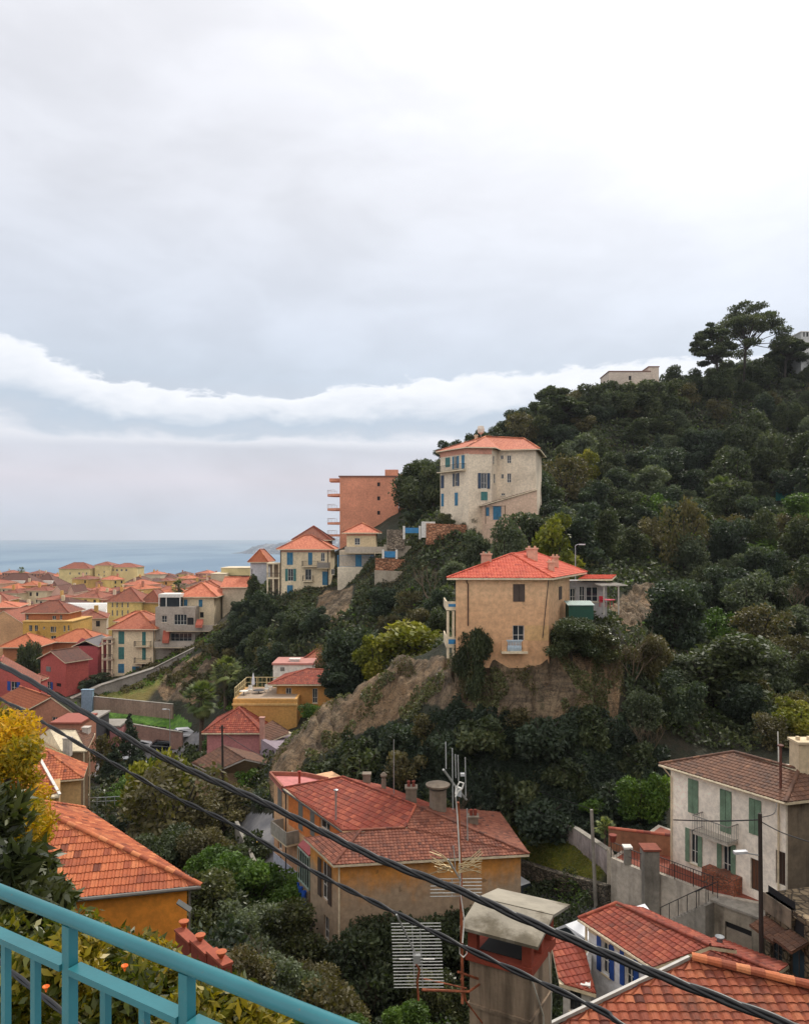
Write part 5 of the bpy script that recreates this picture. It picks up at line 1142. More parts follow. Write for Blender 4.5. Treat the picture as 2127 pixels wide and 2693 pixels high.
q0, q1 = G(t2(128, 0)[0], 147), G(t2(600, 0)[0], 147); Lg = House('terraced_house', 'grey concrete terraced house with arched opening, below the white glazed terrace', 'house', quadplan(q0, q1, 6), -27, Zv(t2(0, 705)[1], 147), plaster('grey_render', L(168, 158, 146), .3))
Lg.win(0, T2(205, 805, 265, 885), 'plain', mull=1); Lg.win(0, T2(350, 790, 500, 915), 'plain', mull=3, sill=False); Lg.win(0, T2(505, 830, 580, 915), 'hole'); Lg.win(0, T2(310, 1012, 560, 1108), 'plain', mull=4, sill=False); Lg.walls()
for (a, b, y, out) in ((290, 860, 932, 2.0), (180, 640, 1115, 3.0)): Lg.balcony(0, t2(a, 0)[0], t2(b, 0)[0], t2(0, y + 40)[1], out=out, solid=True, rm=plaster('grey_render', L(168, 158, 146), .3), h=1.1)
for (xa, ya, xb, yb, w) in ((640, 915, 660, 845, .6), (250, 1100, 262, 975, .6)):
    a, b = pd(*t2(xa, ya), 143.6), pd(*t2(xb, yb), 147.2); o = MB(); n_ = 10
    for k in range(n_): c = a.lerp(b, (k + .5) / n_); o.bx(c.x - w, c.x + w, c.y - .2, c.y + .19, c.z - .6, c.z)
    tag(o.build('outdoor_stairs', plaster('red_stair_tile', L(176, 98, 78), .2), loc=a), 'red tiled outdoor flight ' + ('beside the arched doorway up high' if xa > 400 else 'at the lower left corner of the grey terraced house'), 'stairs')
o = empty('glass_pavilion', pd(*t2(165, 700), 147.5), 'white framed glass pavilion on the grey terrace roof', 'pavilion'); m_ = MB(); a, b = pd(*t2(165, 700), 147.5), pd(*t2(425, 700), 147.5); zt_ = Zv(t2(0, 585)[1], 147.5)
m_.bx(a.x, b.x, 147.4, 151.5, zt_ - .1, zt_ + .55); m_.build('roof', WHITE, o); m_ = MB()
for x in (a.x + .1, a.lerp(b, .35).x, b.x - .1): m_.bx(x - .08, x + .08, 147.5, 147.66, a.z, zt_ - .101)
m_.build('post', WHITE, o); m_ = MB(); m_.bx(a.x + .2, b.x - .2, 147.9, 151, a.z, zt_ - .102); m_.build('pane', GLASS, o)
# K
d = 146.; q0, q1 = G(296, d), G(404.5, d); K = House('cream_house', 'cream house with teal shutters and two small black balconies beside the diagonal stair wall', 'house', quadplan(q0, q1, 9), -29, Zv(t1(0, 790)[1], d), plaster('sand_plaster', L(210, 192, 158), .12))
def Z1(a, b, c, d_): return z1(a, b) + z1(c, d_)
for r, k, sh in ((Z1(760, 685, 798, 766), 'closed', STEAL), (Z1(912, 688, 936, 775), 'closed', STEAL), (Z1(760, 785, 797, 865), 'closed', STEAL), (Z1(912, 790, 936, 868), 'closed', STEAL), (Z1(758, 893, 797, 952), 'closed', SB), (Z1(848, 910, 892, 955), 'closed', SB), (Z1(910, 895, 933, 932), 'hole', None)): K.win(0, r, k, sh)
K.walls(); K.roof(2.9, 'hip', over=.8, m='fsal'); K.box('frieze', 0, None, .004, .05, plaster('rose_frieze', L(206, 150, 128), .1), rect=(0, K.frame(0)[3], K.z1 - .45, K.z1 - .02))
for y in (778, 884): K.balcony(0, z1(870, 0)[0], z1(972, 0)[0], z1(0, y)[1], out=1.0)
for x in (722, 985): p = pd(*z1(x, 668), d - .08); o = MB(); o.tube([p, p - UP * 8.5], .06, 6); o.build('downpipe', flat('grey_pipe', L(120, 110, 100)), K.root)
veranda('veranda', 'rusty railed veranda stack on the left side of the teal shuttered cream house', 650, 722, (735, 765, 868, 965), z1, 145, plaster('slab_beige', L(180, 160, 140), .2))
p = pd(*z1(872, 590), 150); simple('rear_roof_house', 'house with low salmon roofs just behind the teal shuttered house', 'house', z1(745, 0)[0], z1(995, 0)[0], z1(0, 620)[1], z1(0, 700)[1], 158, 6, SALM, 1.8, 'fsal')
# ---- O mustard house with roof deck
d = 92.; q0, q1 = G(612.7, d), G(780.5, d); zdk = Zv(z2(0, 1120)[1], d)
O1 = House('deck_house', 'mustard yellow flat roofed house with a furnished deck behind the pink house', 'house', quadplan(q0, q1, 7.5), -28, zdk, OCHP); O1.walls()
O1.box('cornice', 0, None, .004, .14, plaster('ochre_trim', L(220, 180, 116), .1), rect=(-.1, O1.frame(0)[3] + .1, zdk - .75, zdk - .5))
o = MB(); o.prism(offset_plan(quadplan(q0, q1, 7.5), -.3), zdk + .003, zdk + .02); o.build('deck', flat('deck_tiles', L(150, 130, 110)), O1.root)
rail('deck_fence', 'pale timber fence around the left side of the roof deck', 'fence', [Vector((q0[0] + .15, 92.3, zdk)), Vector((q0[0] + .15, 99.3, zdk)), Vector((q1[0] - 1, 99.3, zdk))], h=1.3, m=flat('pale_wood', L(186, 168, 124), .8), r=.05, balus=.5)
def parasol(p, h, label):
    o = empty('parasol', p, label, 'parasol'); m_ = MB(); m_.tube([p, p + UP * h], .03, 6); m_.build('pole', WHITE, o); m_ = MB(); m_.lathe(p + UP * (h * .4), [(.05, 0), (.22, .15), (.16, h * .35), (.03, h * .62)], 10); m_.build('canopy', flat('white_canvas', L(214, 214, 220)), o)
parasol(pd(*z2(405, 1085), 96.5), 2.6, 'closed white parasol on the roof deck')
def gtable(p, w, label, m):
    o = empty('table', p, label, 'table'); m_ = MB(); m_.lathe(p, [(0, .7), (w, .7), (w, .75), (0, .76)], 14); m_.build('tabletop', m, o); m_ = MB(); m_.tube([p, p + UP * .69], .05, 6); m_.build('leg', DARKM, o)
gtable(pd(*z2(440, 1100), 95.5), .7, 'round dark table on the roof deck', DARKM); gtable(pd(*z2(345, 1105), 94.5), .55, 'small pale table at the left end of the roof deck', WHITE)
for i, (x, y, dd, lb) in enumerate(((385, 1098, 95.5, 'white chair left of the round deck table'), (490, 1090, 96, 'white chair right of the round deck table'), (515, 1075, 97.2, 'white chair at the back right corner of the deck'))):
    p = pd(*z2(x, y), dd); p.z = zdk + .02
    o = empty('deck_chair', p, lb, 'chair', 'white chairs on the roof deck'); m_ = MB(); m_.bx(p.x - .25, p.x + .25, p.y - .25, p.y + .25, p.z + .42, p.z + .46); m_.build('seat', WHITE, o); m_ = MB(); m_.bx(p.x - .25, p.x + .25, p.y + .21, p.y + .25, p.z + .465, p.z + .95); m_.build('backrest', WHITE, o)
    for sx_ in (-.22, .22):
        for sy_ in (-.22, .22): m_ = MB(); m_.bx(p.x + sx_ - .02, p.x + sx_ + .02, p.y + sy_ - .02, p.y + sy_ + .02, p.z, p.z + .419); m_.build('leg', WHITE, o)
d = 95.; q0, q1 = G(z2(556, 0)[0], d), G(z2(914, 0)[0], d); O2 = House('ochre_villa', 'ochre house with dark red hip roof beside the furnished roof deck', 'house', quadplan(q0, q1, 6.5), -27, Zv(z2(0, 1022)[1], d), plaster('ochre_brown', L(190, 136, 74), .25))
O2.win(0, Z2(614, 1048, 650, 1104), 'plain'); O2.win(0, Z2(785, 1052, 817, 1146), 'plain'); O2.walls()
ql = [pd(*z2(497, 1012), 94.3), pd(*z2(922, 1026), 94.3)]; ql[1].z = ql[0].z = O2.z1 + .05; _p, nn, bk = slope_plane(ql[0], ql[1], 17); r0, r1 = onplane(*z2(752, 925), ql[0], nn), onplane(*z2(912, 934), ql[0], nn)
O2.roof(0, m='red', tiles=True, faces=[[ql[0], ql[1], r1, r0], [ql[0], r0, ql[0] + Vector((1, 7.5, 0))], [r0, r1, r1 + Vector((0, 3.5, -1.1)), r0 + Vector((0, 3.5, -1.1))]], ridges=[(ql[0], r0), (r0, r1)], pv=.3)
O3 = simple('white_attic', 'white flat attic block with vents behind the dark red hip roof', 'house', z2(532, 0)[0], z2(785, 0)[0], z2(0, 900)[1], z2(0, 960)[1], 102.5, 5, WHITE, 0, flat('pink_gravel', L(176, 120, 110)), 'flat', wins=((578, 915, 606, 940, 'closed', SGR),), zf=z2)
simple('upper_red_house', 'red tile roof rising behind the white attic block', 'house', z2(695, 0)[0], z2(935, 0)[0], z2(0, 900)[1], z2(0, 960)[1], 106, 7, OCHP, 2.0, 'fred')
for x in (672, 905): p = pd(*z2(x, 900), 104); o = MB(); o.bx(p.x - .6, p.x + .6, p.y - .4, p.y + .4, p.z - .6, p.z + .7); o.bx(p.x - .75, p.x + .75, p.y - .5, p.y + .5, p.z + .72, p.z + .9); o.build('chimney', WHITE, O3.root)
# ---- P pink house and mauve neighbour
d = 88.; Pk_ = simple('pink_house', 'dusty pink house with red brown pyramid roof next to the palms', 'house', z2(108, 0)[0], z2(444, 0)[0], z2(0, 1332)[1], 2000, 88, 6.5, PINKP, 2.1, 'red', 'hip', over=.5, tiles=True, zb=-29)
Mv = House('mauve_house', 'mauve grey lean-to house with brown roof against the rock nose', 'house', quadplan(G(z2(448, 0)[0], 86), G(z2(602, 0)[0], 80), 5), -28, Zv(z2(0, 1405)[1], 84), plaster('mauve_plaster', L(150, 136, 146), .3)); Mv.win(0, Z2(525, 1450, 540, 1475), 'hole'); Mv.walls()
q = [pd(*z2(472, 1405), 85), pd(*z2(672, 1325), 82), pd(*z2(530, 1257), 90), pd(*z2(470, 1290), 91)]; q[2].z = q[3].z = q[0].z + 1.2; q[1].z = q[0].z + .35; nn = plane3(q[0], q[2], q[1]); Mv.roof(0, m='brown', tiles=True, faces=[[q[0], onplane(*z2(650, 1335), q[0], nn), onplane(*z2(530, 1257), q[0], nn), onplane(*z2(470, 1292), q[0], nn)]], ridges=[])
stack(*z2(462, 1400), 86, .5, 2.8, 'box', Mv.root, plaster('rose_stack', L(186, 140, 126), .2))
# ---- Q brown roof
r0, r1 = pz(*b1(1430, 150), -22.4), pz(*b1(1570, 235), -22.4); e0, e1 = pz(*b1(1225, 268), -24.1), pz(*b1(1355, 328), -24.1); rr = (r1 - r0)
nq = plane3(r0, r1, e1); e0 = onplane(*b1(1225, 262), r0, nq); off = Vector((-rr.y, rr.x, 0)).normalized(); off = off if off.x > 0 else -off; wd = off * 4.2 - UP * 1.6
Qh = House('brown_roof_house', 'low tan house with mossy brown roof below the pink house, a wooden pole before it', 'house', [(e0.x + .4, e0.y + .1), (e1.x + .3, e1.y + .5), ((r1 + off * 3.8).x, (r1 + off * 3.8).y + .4), ((r0 + off * 3.8).x, (r0 + off * 3.8).y)], -29, -24.35, plaster('tan_plaster', L(176, 146, 116), .3))
Qh.walls(); o = MB(); pa_, pb_ = Vector((e1.x + .3, e1.y + .5, -24.35)), Vector(((r1 + off * 3.8).x, (r1 + off * 3.8).y + .4, -24.35)); o.face([pa_, pb_, r1 + Vector((0, .3, -.15))]); o.build('gable', Qh.wall, Qh.root)
Qh.roof(0, m='brown', tiles=True, faces=[[e0, e1, r1, r0], [r0, r1, r1 + wd, r0 + wd]], ridges=[(r0, r1)], trim=flat('pale_fascia', L(176, 168, 160)))
# ---- R salmon gabled house
q0, q1 = G(80, 106.5), G(192, 103.5); R_ = House('salmon_house', 'salmon house with bright orange roof and two white framed windows, behind the cables', 'house', [q0, q1, (q1[0] - 8, q1[1] + 7), (q0[0] - 8, q0[1] + 7)], -30, Zv(1871, 105), SALM)
R_.win(0, t5(592, 1066) + t5(655, 1132), 'plain'); R_.win(0, t5(735, 1040) + t5(798, 1130), 'plain'); R_.walls(); R_.gable(None, 2.0, 1); R_.roof(2.0, 'gable', 1, .35, 'forange')
# ---- coral houses
S1 = House('coral_house', 'coral red gabled house with navy shutters and brown roof in the lower town', 'house', quadplan(G(107, 137), G(173, 133), 4.5), -30, Zv(1737, 135), CORAL)
S1.win(0, t5(526, 490) + t5(578, 548), 'closed', SGR); S1.win(0, t5(535, 662) + t5(580, 745), 'open', SDB); S1.win(0, t5(640, 680) + t5(695, 720), 'hole'); S1.walls(); S1.gable(None, 1.7, 1); S1.roof(1.7, 'gable', 1, .5, 'fbrown')
S2_ = House('coral_house', 'coral red house at the left edge with a wide navy shuttered window', 'house', quadplan(G(-90, 121), G(100, 116), 4, -4), -30, Zv(1790, 118), CORAL)
S2_.win(0, t5(122, 662) + t5(192, 768), 'open', SDB); S2_.walls(); S2_.gable(None, 2.9, 1); S2_.roof(2.9, 'gable', 1, .4, 'fred')
simple('coral_lean_to', 'low coral lean-to joining the two coral red houses', 'house', 80, 108, 1789, 1830, 124, 2.2, CORAL, .7, 'fred', 'hip', over=.2, zb=-30)
simple('crimson_house', 'dark red house with stepped roofs behind the brown gabled coral house', 'house', 193, 257, 1700, 1770, 152, 8, plaster('crimson_plaster', L(170, 78, 80), .2), 1.2, flat('slate_roof', L(86, 82, 84)), 'gable', over=.3, zb=-34)
simple('ochre_cottage', 'ochre cottage under a wide bright orange roof beside the red stepped house', 'house', 137, 250, 1688, 1740, 172, 8, BRICKP, 2.4, 'forange', over=.7, zb=-36)
simple('brown_orange_house', 'brick coloured house with flat orange hip roof at the left edge', 'house', 8, 92, 1702, 1755, 162, 8, BRICKP, 2.4, 'forange', over=.8, zb=-36)
simple('peach_gable', 'blank peach gable wall at the left edge above the orange roofs', 'house', -40, 60, 1640, 1690, 215, 14, plaster('peach_wall', L(206, 160, 118), .1), 3.6, 'fred', 'gable', over=.2, axis=1, zb=-42)
V = simple('yellow_block', 'yellow apartment block with planted terrace and stepped top floor', 'apartment block', 60, 190, 1636, 1710, 205, 13, plaster('strong_yellow', L(206, 160, 80), .15), 0, plaster('yellow_coping', L(214, 172, 100), .1), 'flat', zb=-42, zf=t1,
           wins=((310, 750, 345, 830), (370, 750, 405, 830), (540, 765, 575, 825), (580, 765, 600, 825), (460, 765, 480, 790), (300, 855, 340, 910), (360, 855, 400, 910), (545, 865, 600, 905), (460, 865, 482, 895), (680, 755, 700, 815), (725, 750, 742, 810)))
for y in (845, 915): V.balcony(0, t1(280, 0)[0], t1(415, 0)[0], t1(0, y)[1], out=1.4, solid=True, rm=V.wall)
vu = simple('top_floor', None, None, 66, 178, 1612, 1640, 208, 9, BRICKP, 3.0, 'fred', over=.8, zf=t1, wins=((280, 640, 305, 690), (560, 650, 600, 690), (640, 640, 665, 690))); vu.root.parent = V.root; vu.root.location = vu.root.location - V.root.location
Wb = simple('yellow_house', 'tall yellow house with dark slim windows in the old town', 'house', 282, 372, 1583, 1650, 255, 12, YEL, 4.5, 'fred', over=.6, zf=t1, zb=-46, wins=tuple((x, y, x + 16, y + 60) for x in (1195, 1245, 1300, 1360) for y in (500, 590)))
simple('yellow_house_wing', 'lower ochre wing with little gable right of the tall yellow house', 'house', 372, 420, 1585, 1650, 257, 12, MUST, 4.0, 'fred', over=.6, zf=t1, zb=-46, wins=((1465, 530, 1490, 580),))
hall = simple('market_hall', 'long cream hall with curved white roofs in the old town', 'hall', 160, 292, 1620, 1650, 258, 16, plaster('hall_cream', L(200, 184, 140), .2), 0, flat('white_sheet', L(222, 220, 216)), 'flat', zb=-46)
o = MB(); q0, q1 = pd(158, 1600, 272), pd(285, 1600, 272); o.tube([q0, q1], 2.0, 12); o.build('barrel_roof', flat('white_sheet', L(222, 220, 216)), hall.root)
for px0, px1 in ((136, 163), (178, 194)): simple('pink_gable_house', 'pale pink blank gable house, ' + ('left' if px0 < 150 else 'right') + ' one of the pair in the old town', 'house', px0, px1, 1560, 1590, 330, 14, plaster('blank_pink', L(206, 168, 150), .1), 3.2, 'fbrown', 'gable', over=.2, axis=1, zb=-47)
bigs = [(155, 236, 1496, 500, 14, 'tall cream yellow building with arched windows on the sea front', ((800, 235, 815, 280), (843, 235, 858, 280), (880, 235, 895, 280), (920, 235, 935, 280), (838, 185, 855, 208), (878, 185, 892, 208), (918, 185, 932, 208), (742, 185, 756, 208)), 4),
        (249, 291, 1487, 505, 14, 'tall square yellow tower block beside the arched window building', ((1050, 200, 1064, 220), (1108, 170, 1120, 190), (1108, 210, 1120, 230)), 2.2), (291, 360, 1492, 508, 14, 'yellow building with dark attic windows at the right end of the sea front row', tuple((x, 150, x + 22, 172) for x in (1195, 1240, 1290, 1340)), 2.6)]
for px0, px1, y, d, dep, lb, wn, rs in bigs: simple('seafront_building', lb, 'building', px0, px1, y, 1560, d, dep, plaster('sun_yellow', L(216, 196, 140), .1), rs, 'fred', 'hip', over=.5, zf=t1, wins=wn, zb=-49)
ms = simple('mansard_block', 'long cream block with red mansard roof full of dormers, left edge', 'apartment block', -30, 92, 1540, 1560, 420, 18, YEL, 6.5, 'fbrown', over=.4, zf=t1, zb=-48, wins=tuple((x, 350, x + 10, 372) for x in range(20, 250, 32)))
ms2 = simple('mansard_block', 'long cream block with dark windows and dormered mansard, centre left of town', 'apartment block', 65, 150, 1542, 1560, 432, 18, YEL, 6.8, 'fbrown', over=.4, zf=t1, zb=-48, wins=tuple((x, 345, x + 16, 370) for x in range(280, 520, 34)))
for h, xs in ((ms, range(15, 240, 28)), (ms2, range(270, 560, 30))):
    for x in xs:
        p = pd(*t1(x, 300), 421 if h is ms else 433); o = MB(); o.bx(p.x - .8, p.x + .8, p.y, p.y + 3, p.z - 1, p.z + 1.3); o.build('dormer', WHITE, h.rf)
simple('cream_flats', 'pale cream flats with long terrace right of the town, before the white house', 'apartment block', t2(785, 0)[0], t2(950, 0)[0], t2(0, 315)[1], 1570, 305, 14, plaster('flats_cream', L(206, 190, 164), .1), 0, CREAM2, 'flat', zb=-40)
simple('cream_flats', 'stepped cream flats with an awning strip, nearest the white grey house', 'apartment block', t2(905, 0)[0], t2(1245, 0)[0], t2(0, 245)[1], 1570, 312, 14, plaster('flats_yellow', L(206, 190, 140), .1), 0, CREAM2, 'flat', zf=t2, zb=-40, wins=((950, 330, 1240, 382, 'hole'),))
# hill top building and right edge
simple('hilltop_building', 'flat roofed beige building on the crest of the wooded hill', 'building', 1427 + 425 / 2.44, 1427 + 690 / 2.44, 750 + 555 / 2.44, 1040, 205, 9, plaster('hill_beige', L(196, 180, 164), .1), 0, flat('dark_coping', L(120, 100, 90)), 'flat', wins=((1653, 988, 1660, 999, 'hole'),), zb=30)
simple('hilltop_annex', 'raised right end of the beige building on the hill crest', 'building', 1427 + 680 / 2.44, 1427 + 745 / 2.44, 750 + 525 / 2.44, 1040, 207, 7, plaster('hill_beige', L(196, 180, 164), .1), 0, flat('dark_coping', L(120, 100, 90)), 'flat', zb=30)
simple('hilltop_house', 'small pale house half hidden at the top right edge of the hill', 'house', 2106, 2175, 873, 950, 215, 8, plaster('hill_pale', L(190, 190, 186), .1), 0, WHITE, 'flat', wins=((2112, 872, 2116, 885, 'hole'), (2120, 872, 2125, 885, 'hole')), zb=45)
# ---- near left roofs
a, b = pz(*t5(440, 1990), -21.2), pz(*t5(680, 1962), -21.2); _p, nn, bk = slope_plane(a, b, 24); c_ = onplane(*t5(388, 1432), a, nn); l0, l1 = onplane(*t5(60, 2040), a, nn), onplane(*t5(60, 1450), a, nn); 
T1 = House('tan_house', 'tan house with red ribbed tile roof edged by a pale verge, behind the mimosa', 'house', [(l0.x, l0.y + .6), (b.x - .3, b.y + .5), (b.x - 2.2, b.y + 5), (l0.x, l0.y + 5.5)], -28, -21.35, plaster('tan_wall', L(190, 152, 104), .25)); T1.walls()
T1.roof(0, m='orange', tiles=True, faces=[[l0, b, c_, l1]], ridges=[], pu=.26, pv=.38, amp=.06); o = MB(); o.bar(b + UP * .1, c_ + UP * .1, .22, .12); o.build('verge', WHITE, T1.rf)
a, b = pz(*t5(560, 1800), -21.8), pz(*t5(950, 1765), -21.8); _p, nn, bk = slope_plane(a, b, 22); c_ = onplane(*t5(455, 1520), a, nn); c2 = onplane(*t5(500, 1500), a, nn)
T3 = House('beige_house', 'beige house with small orange tile roof right of the pale verge', 'house', [(a.x - 1.0, a.y + .4), (b.x - .4, b.y + .4), (b.x - 2.2, b.y + 4), (a.x - 1.0, a.y + 4)], -29, -21.9, plaster('beige_wall', L(196, 164, 116), .2)); T3.walls(); k1, k2 = onplane(*t5(310, 1375), a, nn), onplane(*t5(440, 1385), a, nn)
T3.roof(0, m='orange', tiles=True, faces=[[a, b, k2, c_], [b, k2, b + bk * 4.5]], ridges=[(b, k2)], pu=.26, pv=.36, amp=.06)
a, b = pz(*t5(700, 1450), -22.0), pz(*t5(985, 1450), -22.0); T4 = House('brown_tile_house', 'old house with mossy brown tile roof, two stubby chimneys and cream downpipes', 'house', [(pz(*t5(430, 1330), -22).x, a.y + 1.5), (a.x, a.y + .4), (b.x, b.y + .4), (b.x - 1.4, b.y + 3.5), (a.x - 3, a.y + 3.5)], -32, -22.1, plaster('dull_tan', L(170, 140, 110), .3)); T4.walls()  # walls in a duller tan plaster
k0, k1, k2 = pz(*t5(560, 1200), -20.6), pz(*t5(860, 1210), -20.6), pz(*t5(1085, 1250), -21.2); e0 = pz(*t5(425, 1300), -22)
T4.roof(0, m='brown', tiles=True, faces=[[e0, a, b, k1, k0], [b, k2, k1]], ridges=[(k0, k1)], pv=.3)
for v in ((770, 1420), (985, 1290)): stack(*t5(*v), 78 if v[0] < 800 else 82, .7, 1.0, 'box', T4.root, plaster('white_stack', L(190, 180, 170), .4))
o = MB()
for k in range(3): p = pz(*t5(955 + k * 32, 1470 - k * 20), -22.2); o.tube([p, p - UP * 6.5], .07, 6)
o.build('downpipe', CREAM2, T4.root)
a, b, c_ = pz(*t5(320, 1290), -21.4), pz(*t5(905, 1565), -21.6), pz(*t5(690, 1575), -21.6); o = MB(); o.slab([a, pz(*t5(330, 1330), -21.8), c_, b], .25); tag(o.build('flat_roof', plaster('flat_cream', L(200, 190, 150), .3), loc=a), 'long pale triangular canopy roof between the two tiled houses', 'roof')
# salmon annex band below R
simple('salmon_annex', 'low salmon annex with red coping in front of the salmon gabled house', 'house', t5(585, 0)[0], t5(915, 0)[0], t5(0, 1145)[1], t5(0, 1230)[1], 98, 5, SALM, 0, flat('red_coping', L(150, 80, 64)), 'flat', zb=-32)
simple('dark_garage', 'dark fronted garage by the road below the lawn', 'garage', t5(925, 0)[0], t5(1085, 0)[0], t5(0, 1100)[1], t5(0, 1230)[1], 108, 5, flat('charcoal', L(52, 52, 56)), 0, GREYP, 'flat', zb=-34)
simple('rose_garage', 'rose walled garage with dark door at the foot of the lawn', 'garage', z1(605, 0)[0], z1(765, 0)[0], z1(0, 1300)[1], z1(0, 1390)[1], 112, 4, PINKP, 0, GREYP, 'flat', zf=z1, wins=((618, 1298, 705, 1378, 'hole'),), zb=-34)
# ------------------------------------------------------------------ plants
def leaves(rs, n, blobs, size, elong=1.6, shell=.45, droop=.0, up=.35):
    """n leaf faces spread through ellipsoid blobs [(x,y,z,rx,ry,rz)]; returns vertices, quads, tints"""
    B = np.array(blobs, float); wts = (B[:, 3] * B[:, 4] + B[:, 3] * B[:, 5]); wts /= wts.sum()
    bi = rs.choice(len(B), n, p=wts); d = rs.normal(size=(n, 3)); d /= np.linalg.norm(d, axis=1)[:, None]
    r = shell + (1 - shell) * rs.random(n) ** .6; r *= (1 + .12 * np.sin(d[:, 0] * 7 + bi) * np.sin(d[:, 2] * 9 + bi * 2))
    c = B[bi, :3] + d * B[bi, 3:] * r[:, None]
    a = rs.normal(size=(n, 3)) + d * .6; a[:, 2] -= droop; a /= np.linalg.norm(a, axis=1)[:, None]
    nn = rs.normal(size=(n, 3)); nn[:, 2] += up * 3; b = np.cross(nn, a); b /= np.linalg.norm(b, axis=1)[:, None] + 1e-9
    s = size * (.6 + .8 * rs.random(n)); la = (a.T * s * elong * .5).T; lb = (b.T * s * .42).T
    V = np.stack([c - la, c + lb - la * .1, c + la, c - lb - la * .1], 1).reshape(-1, 3); Q = np.arange(n * 4).reshape(n, 4)
    bt = rs.random(len(B)); t = np.clip(.5 * bt[bi] + .5 * rs.random(n), 0, 1); return V, Q, t
def foliage_mesh(name, seed, n, blobs, size, m, **kw):
    rs = np.random.RandomState(seed); V, Q, t = leaves(rs, n, blobs, size, **kw); return fastmesh(name, V, Q, [m], False, [('tint', 'FACE', t)])
def puff(rs, k, R, H, flat_=1.0, low=.0):
    out = [(0, 0, H * .5, R * .62, R * .62, H * .36)]
    for i in range(k):
        t = rs.uniform(0, 2 * math.pi); z = rs.uniform(.18 + low, .95); rr = R * (1 - (z - .45) ** 2 * 1.6) * rs.uniform(.35, .78); s = R * rs.uniform(.26, .46)
        out.append((rr * math.cos(t), rr * math.sin(t), H * z, s, s, s * flat_ * rs.uniform(.6, .95)))
    return out
LF = dict(dark=leafmat('leaf_dark', [L(40, 50, 34), L(56, 66, 42), L(74, 82, 54), L(98, 102, 68)]),
          deep=leafmat('leaf_deep', [L(38, 48, 38), L(50, 62, 48), L(64, 76, 58), L(84, 94, 68)]),
          olive=leafmat('leaf_olive', [L(58, 68, 52), L(78, 88, 66), L(96, 104, 80), L(112, 120, 96)]),
          green=leafmat('leaf_green', [L(44, 66, 22), L(62, 88, 30), L(84, 110, 40), L(112, 132, 56)]),
          yellow=leafmat('leaf_yellowgreen', [L(72, 82, 26), L(100, 106, 32), L(126, 124, 42), L(156, 146, 56)]),
          brown=leafmat('leaf_brown', [L(62, 60, 42), L(80, 76, 50), L(96, 88, 56), L(76, 82, 48)]),
          mimosa=leafmat('leaf_mimosa', [L(84, 92, 26), L(140, 122, 26), L(200, 154, 28), L(236, 190, 56)], trans=.4),
          citrus=leafmat('leaf_citrus', [L(34, 46, 16), L(74, 80, 24), L(138, 122, 34), L(196, 158, 60)], trans=.3, rough=.4),
          palm=leafmat('leaf_palm', [L(58, 72, 38), L(82, 96, 50), L(112, 122, 66), L(156, 160, 104)]),
          oleander=leafmat('leaf_oleander', [L(30, 36, 22), L(48, 56, 30), L(80, 84, 48), L(128, 128, 92)], rough=.4))
BARK = flat('bark', L(84, 70, 58), .9, var=.3, sc=6); BARKD = flat('dark_bark', L(52, 44, 38), .9, var=.3, sc=6)
KN = {}
def trunk_mesh(seed, H, R, limbs=5, m=BARKD):
    rs = random.Random(seed); mb = MB(); top = Vector((rs.uniform(-.2, .2) * R, rs.uniform(-.2, .2) * R, H * .5))
    mb.tube([(0, 0, -1.0), (0, 0, H * .15), top], R * .075, 7, r1=R * .05)
    for i in range(limbs):
        t = i * 2.4 + rs.random(); z = H * rs.uniform(.2, .48); e = Vector((math.cos(t) * R * .55, math.sin(t) * R * .55, H * rs.uniform(.6, .85))); s = Vector((0, 0, z)); mb.tube([s, s.lerp(e, .5) + Vector((0, 0, -.06 * H)), e], R * .04, 5, r1=R * .012)
    return mb.mesh('trunk', m)
def kind(key, mt, R, H, n, size, var=3, k=11, flat_=1.0, low=0.0, **kw):
    KN[key] = [(foliage_mesh('crown', 100 + len(KN) * 10 + i, n, puff(np.random.RandomState(50 + len(KN) * 7 + i), k, R, H, flat_, low), size, LF[mt], **kw), trunk_mesh(i, H, R), R, H) for i in range(var)]
kind('oak', 'dark', 4.2, 7.6, 8000, .29, 4, 15); kind('deep', 'deep', 4.0, 7.2, 7600, .28, 3, 14); kind('olive', 'olive', 3.6, 5.6, 6000, .24, 3, 13); kind('yellow', 'yellow', 3.2, 5.6, 3800, .27, 2, 10)
kind('brown', 'brown', 3.6, 6.0, 2300, .26, 2, 12, shell=.2); kind('green', 'green', 3.6, 5.6, 4200, .28, 2, 12)
for _k, _m in (('ngreen', 'green'), ('nolive', 'olive'), ('nbrown', 'brown'), ('ndark', 'dark'), ('nole', 'oleander')): kind(_k, _m, 2.2, 3.0, 15000, .115, 1, 16, low=-.12, shell=.3)
kind('shrub', 'dark', 2.0, 2.6, 2600, .20, 3, 9, low=-.1); kind('gshrub', 'green', 1.9, 2.2, 2400, .17, 2, 9, low=-.1); kind('bshrub', 'brown', 1.9, 2.4, 1800, .16, 2, 9, low=-.1, shell=.2); kind('dshrub', 'deep', 2.1, 2.5, 2600, .20, 2, 9, low=-.1)
ALLT = []
LANE = [(625, 2130), (720, 2130), (770, 2260), (830, 2420), (780, 2450), (680, 2320), (620, 2215)]
def tree(key, p, s=1.0, name='tree', label=None, cat='tree', group=None, sz=1.0, var=None, rz=None, trunk=True):
    v = KN[key][(RND.randrange(len(KN[key])) if var is None else var)]
    r = empty(name, p, label, cat, group, rz=RND.uniform(0, 6.28) if rz is None else rz); r.scale = (s, s, s * sz)
    c = bpy.data.objects.new('crown', v[0]); COL.objects.link(c); c.parent = r
    if trunk: t = bpy.data.objects.new('trunk', v[1]); COL.objects.link(t); t.parent = r
    return r
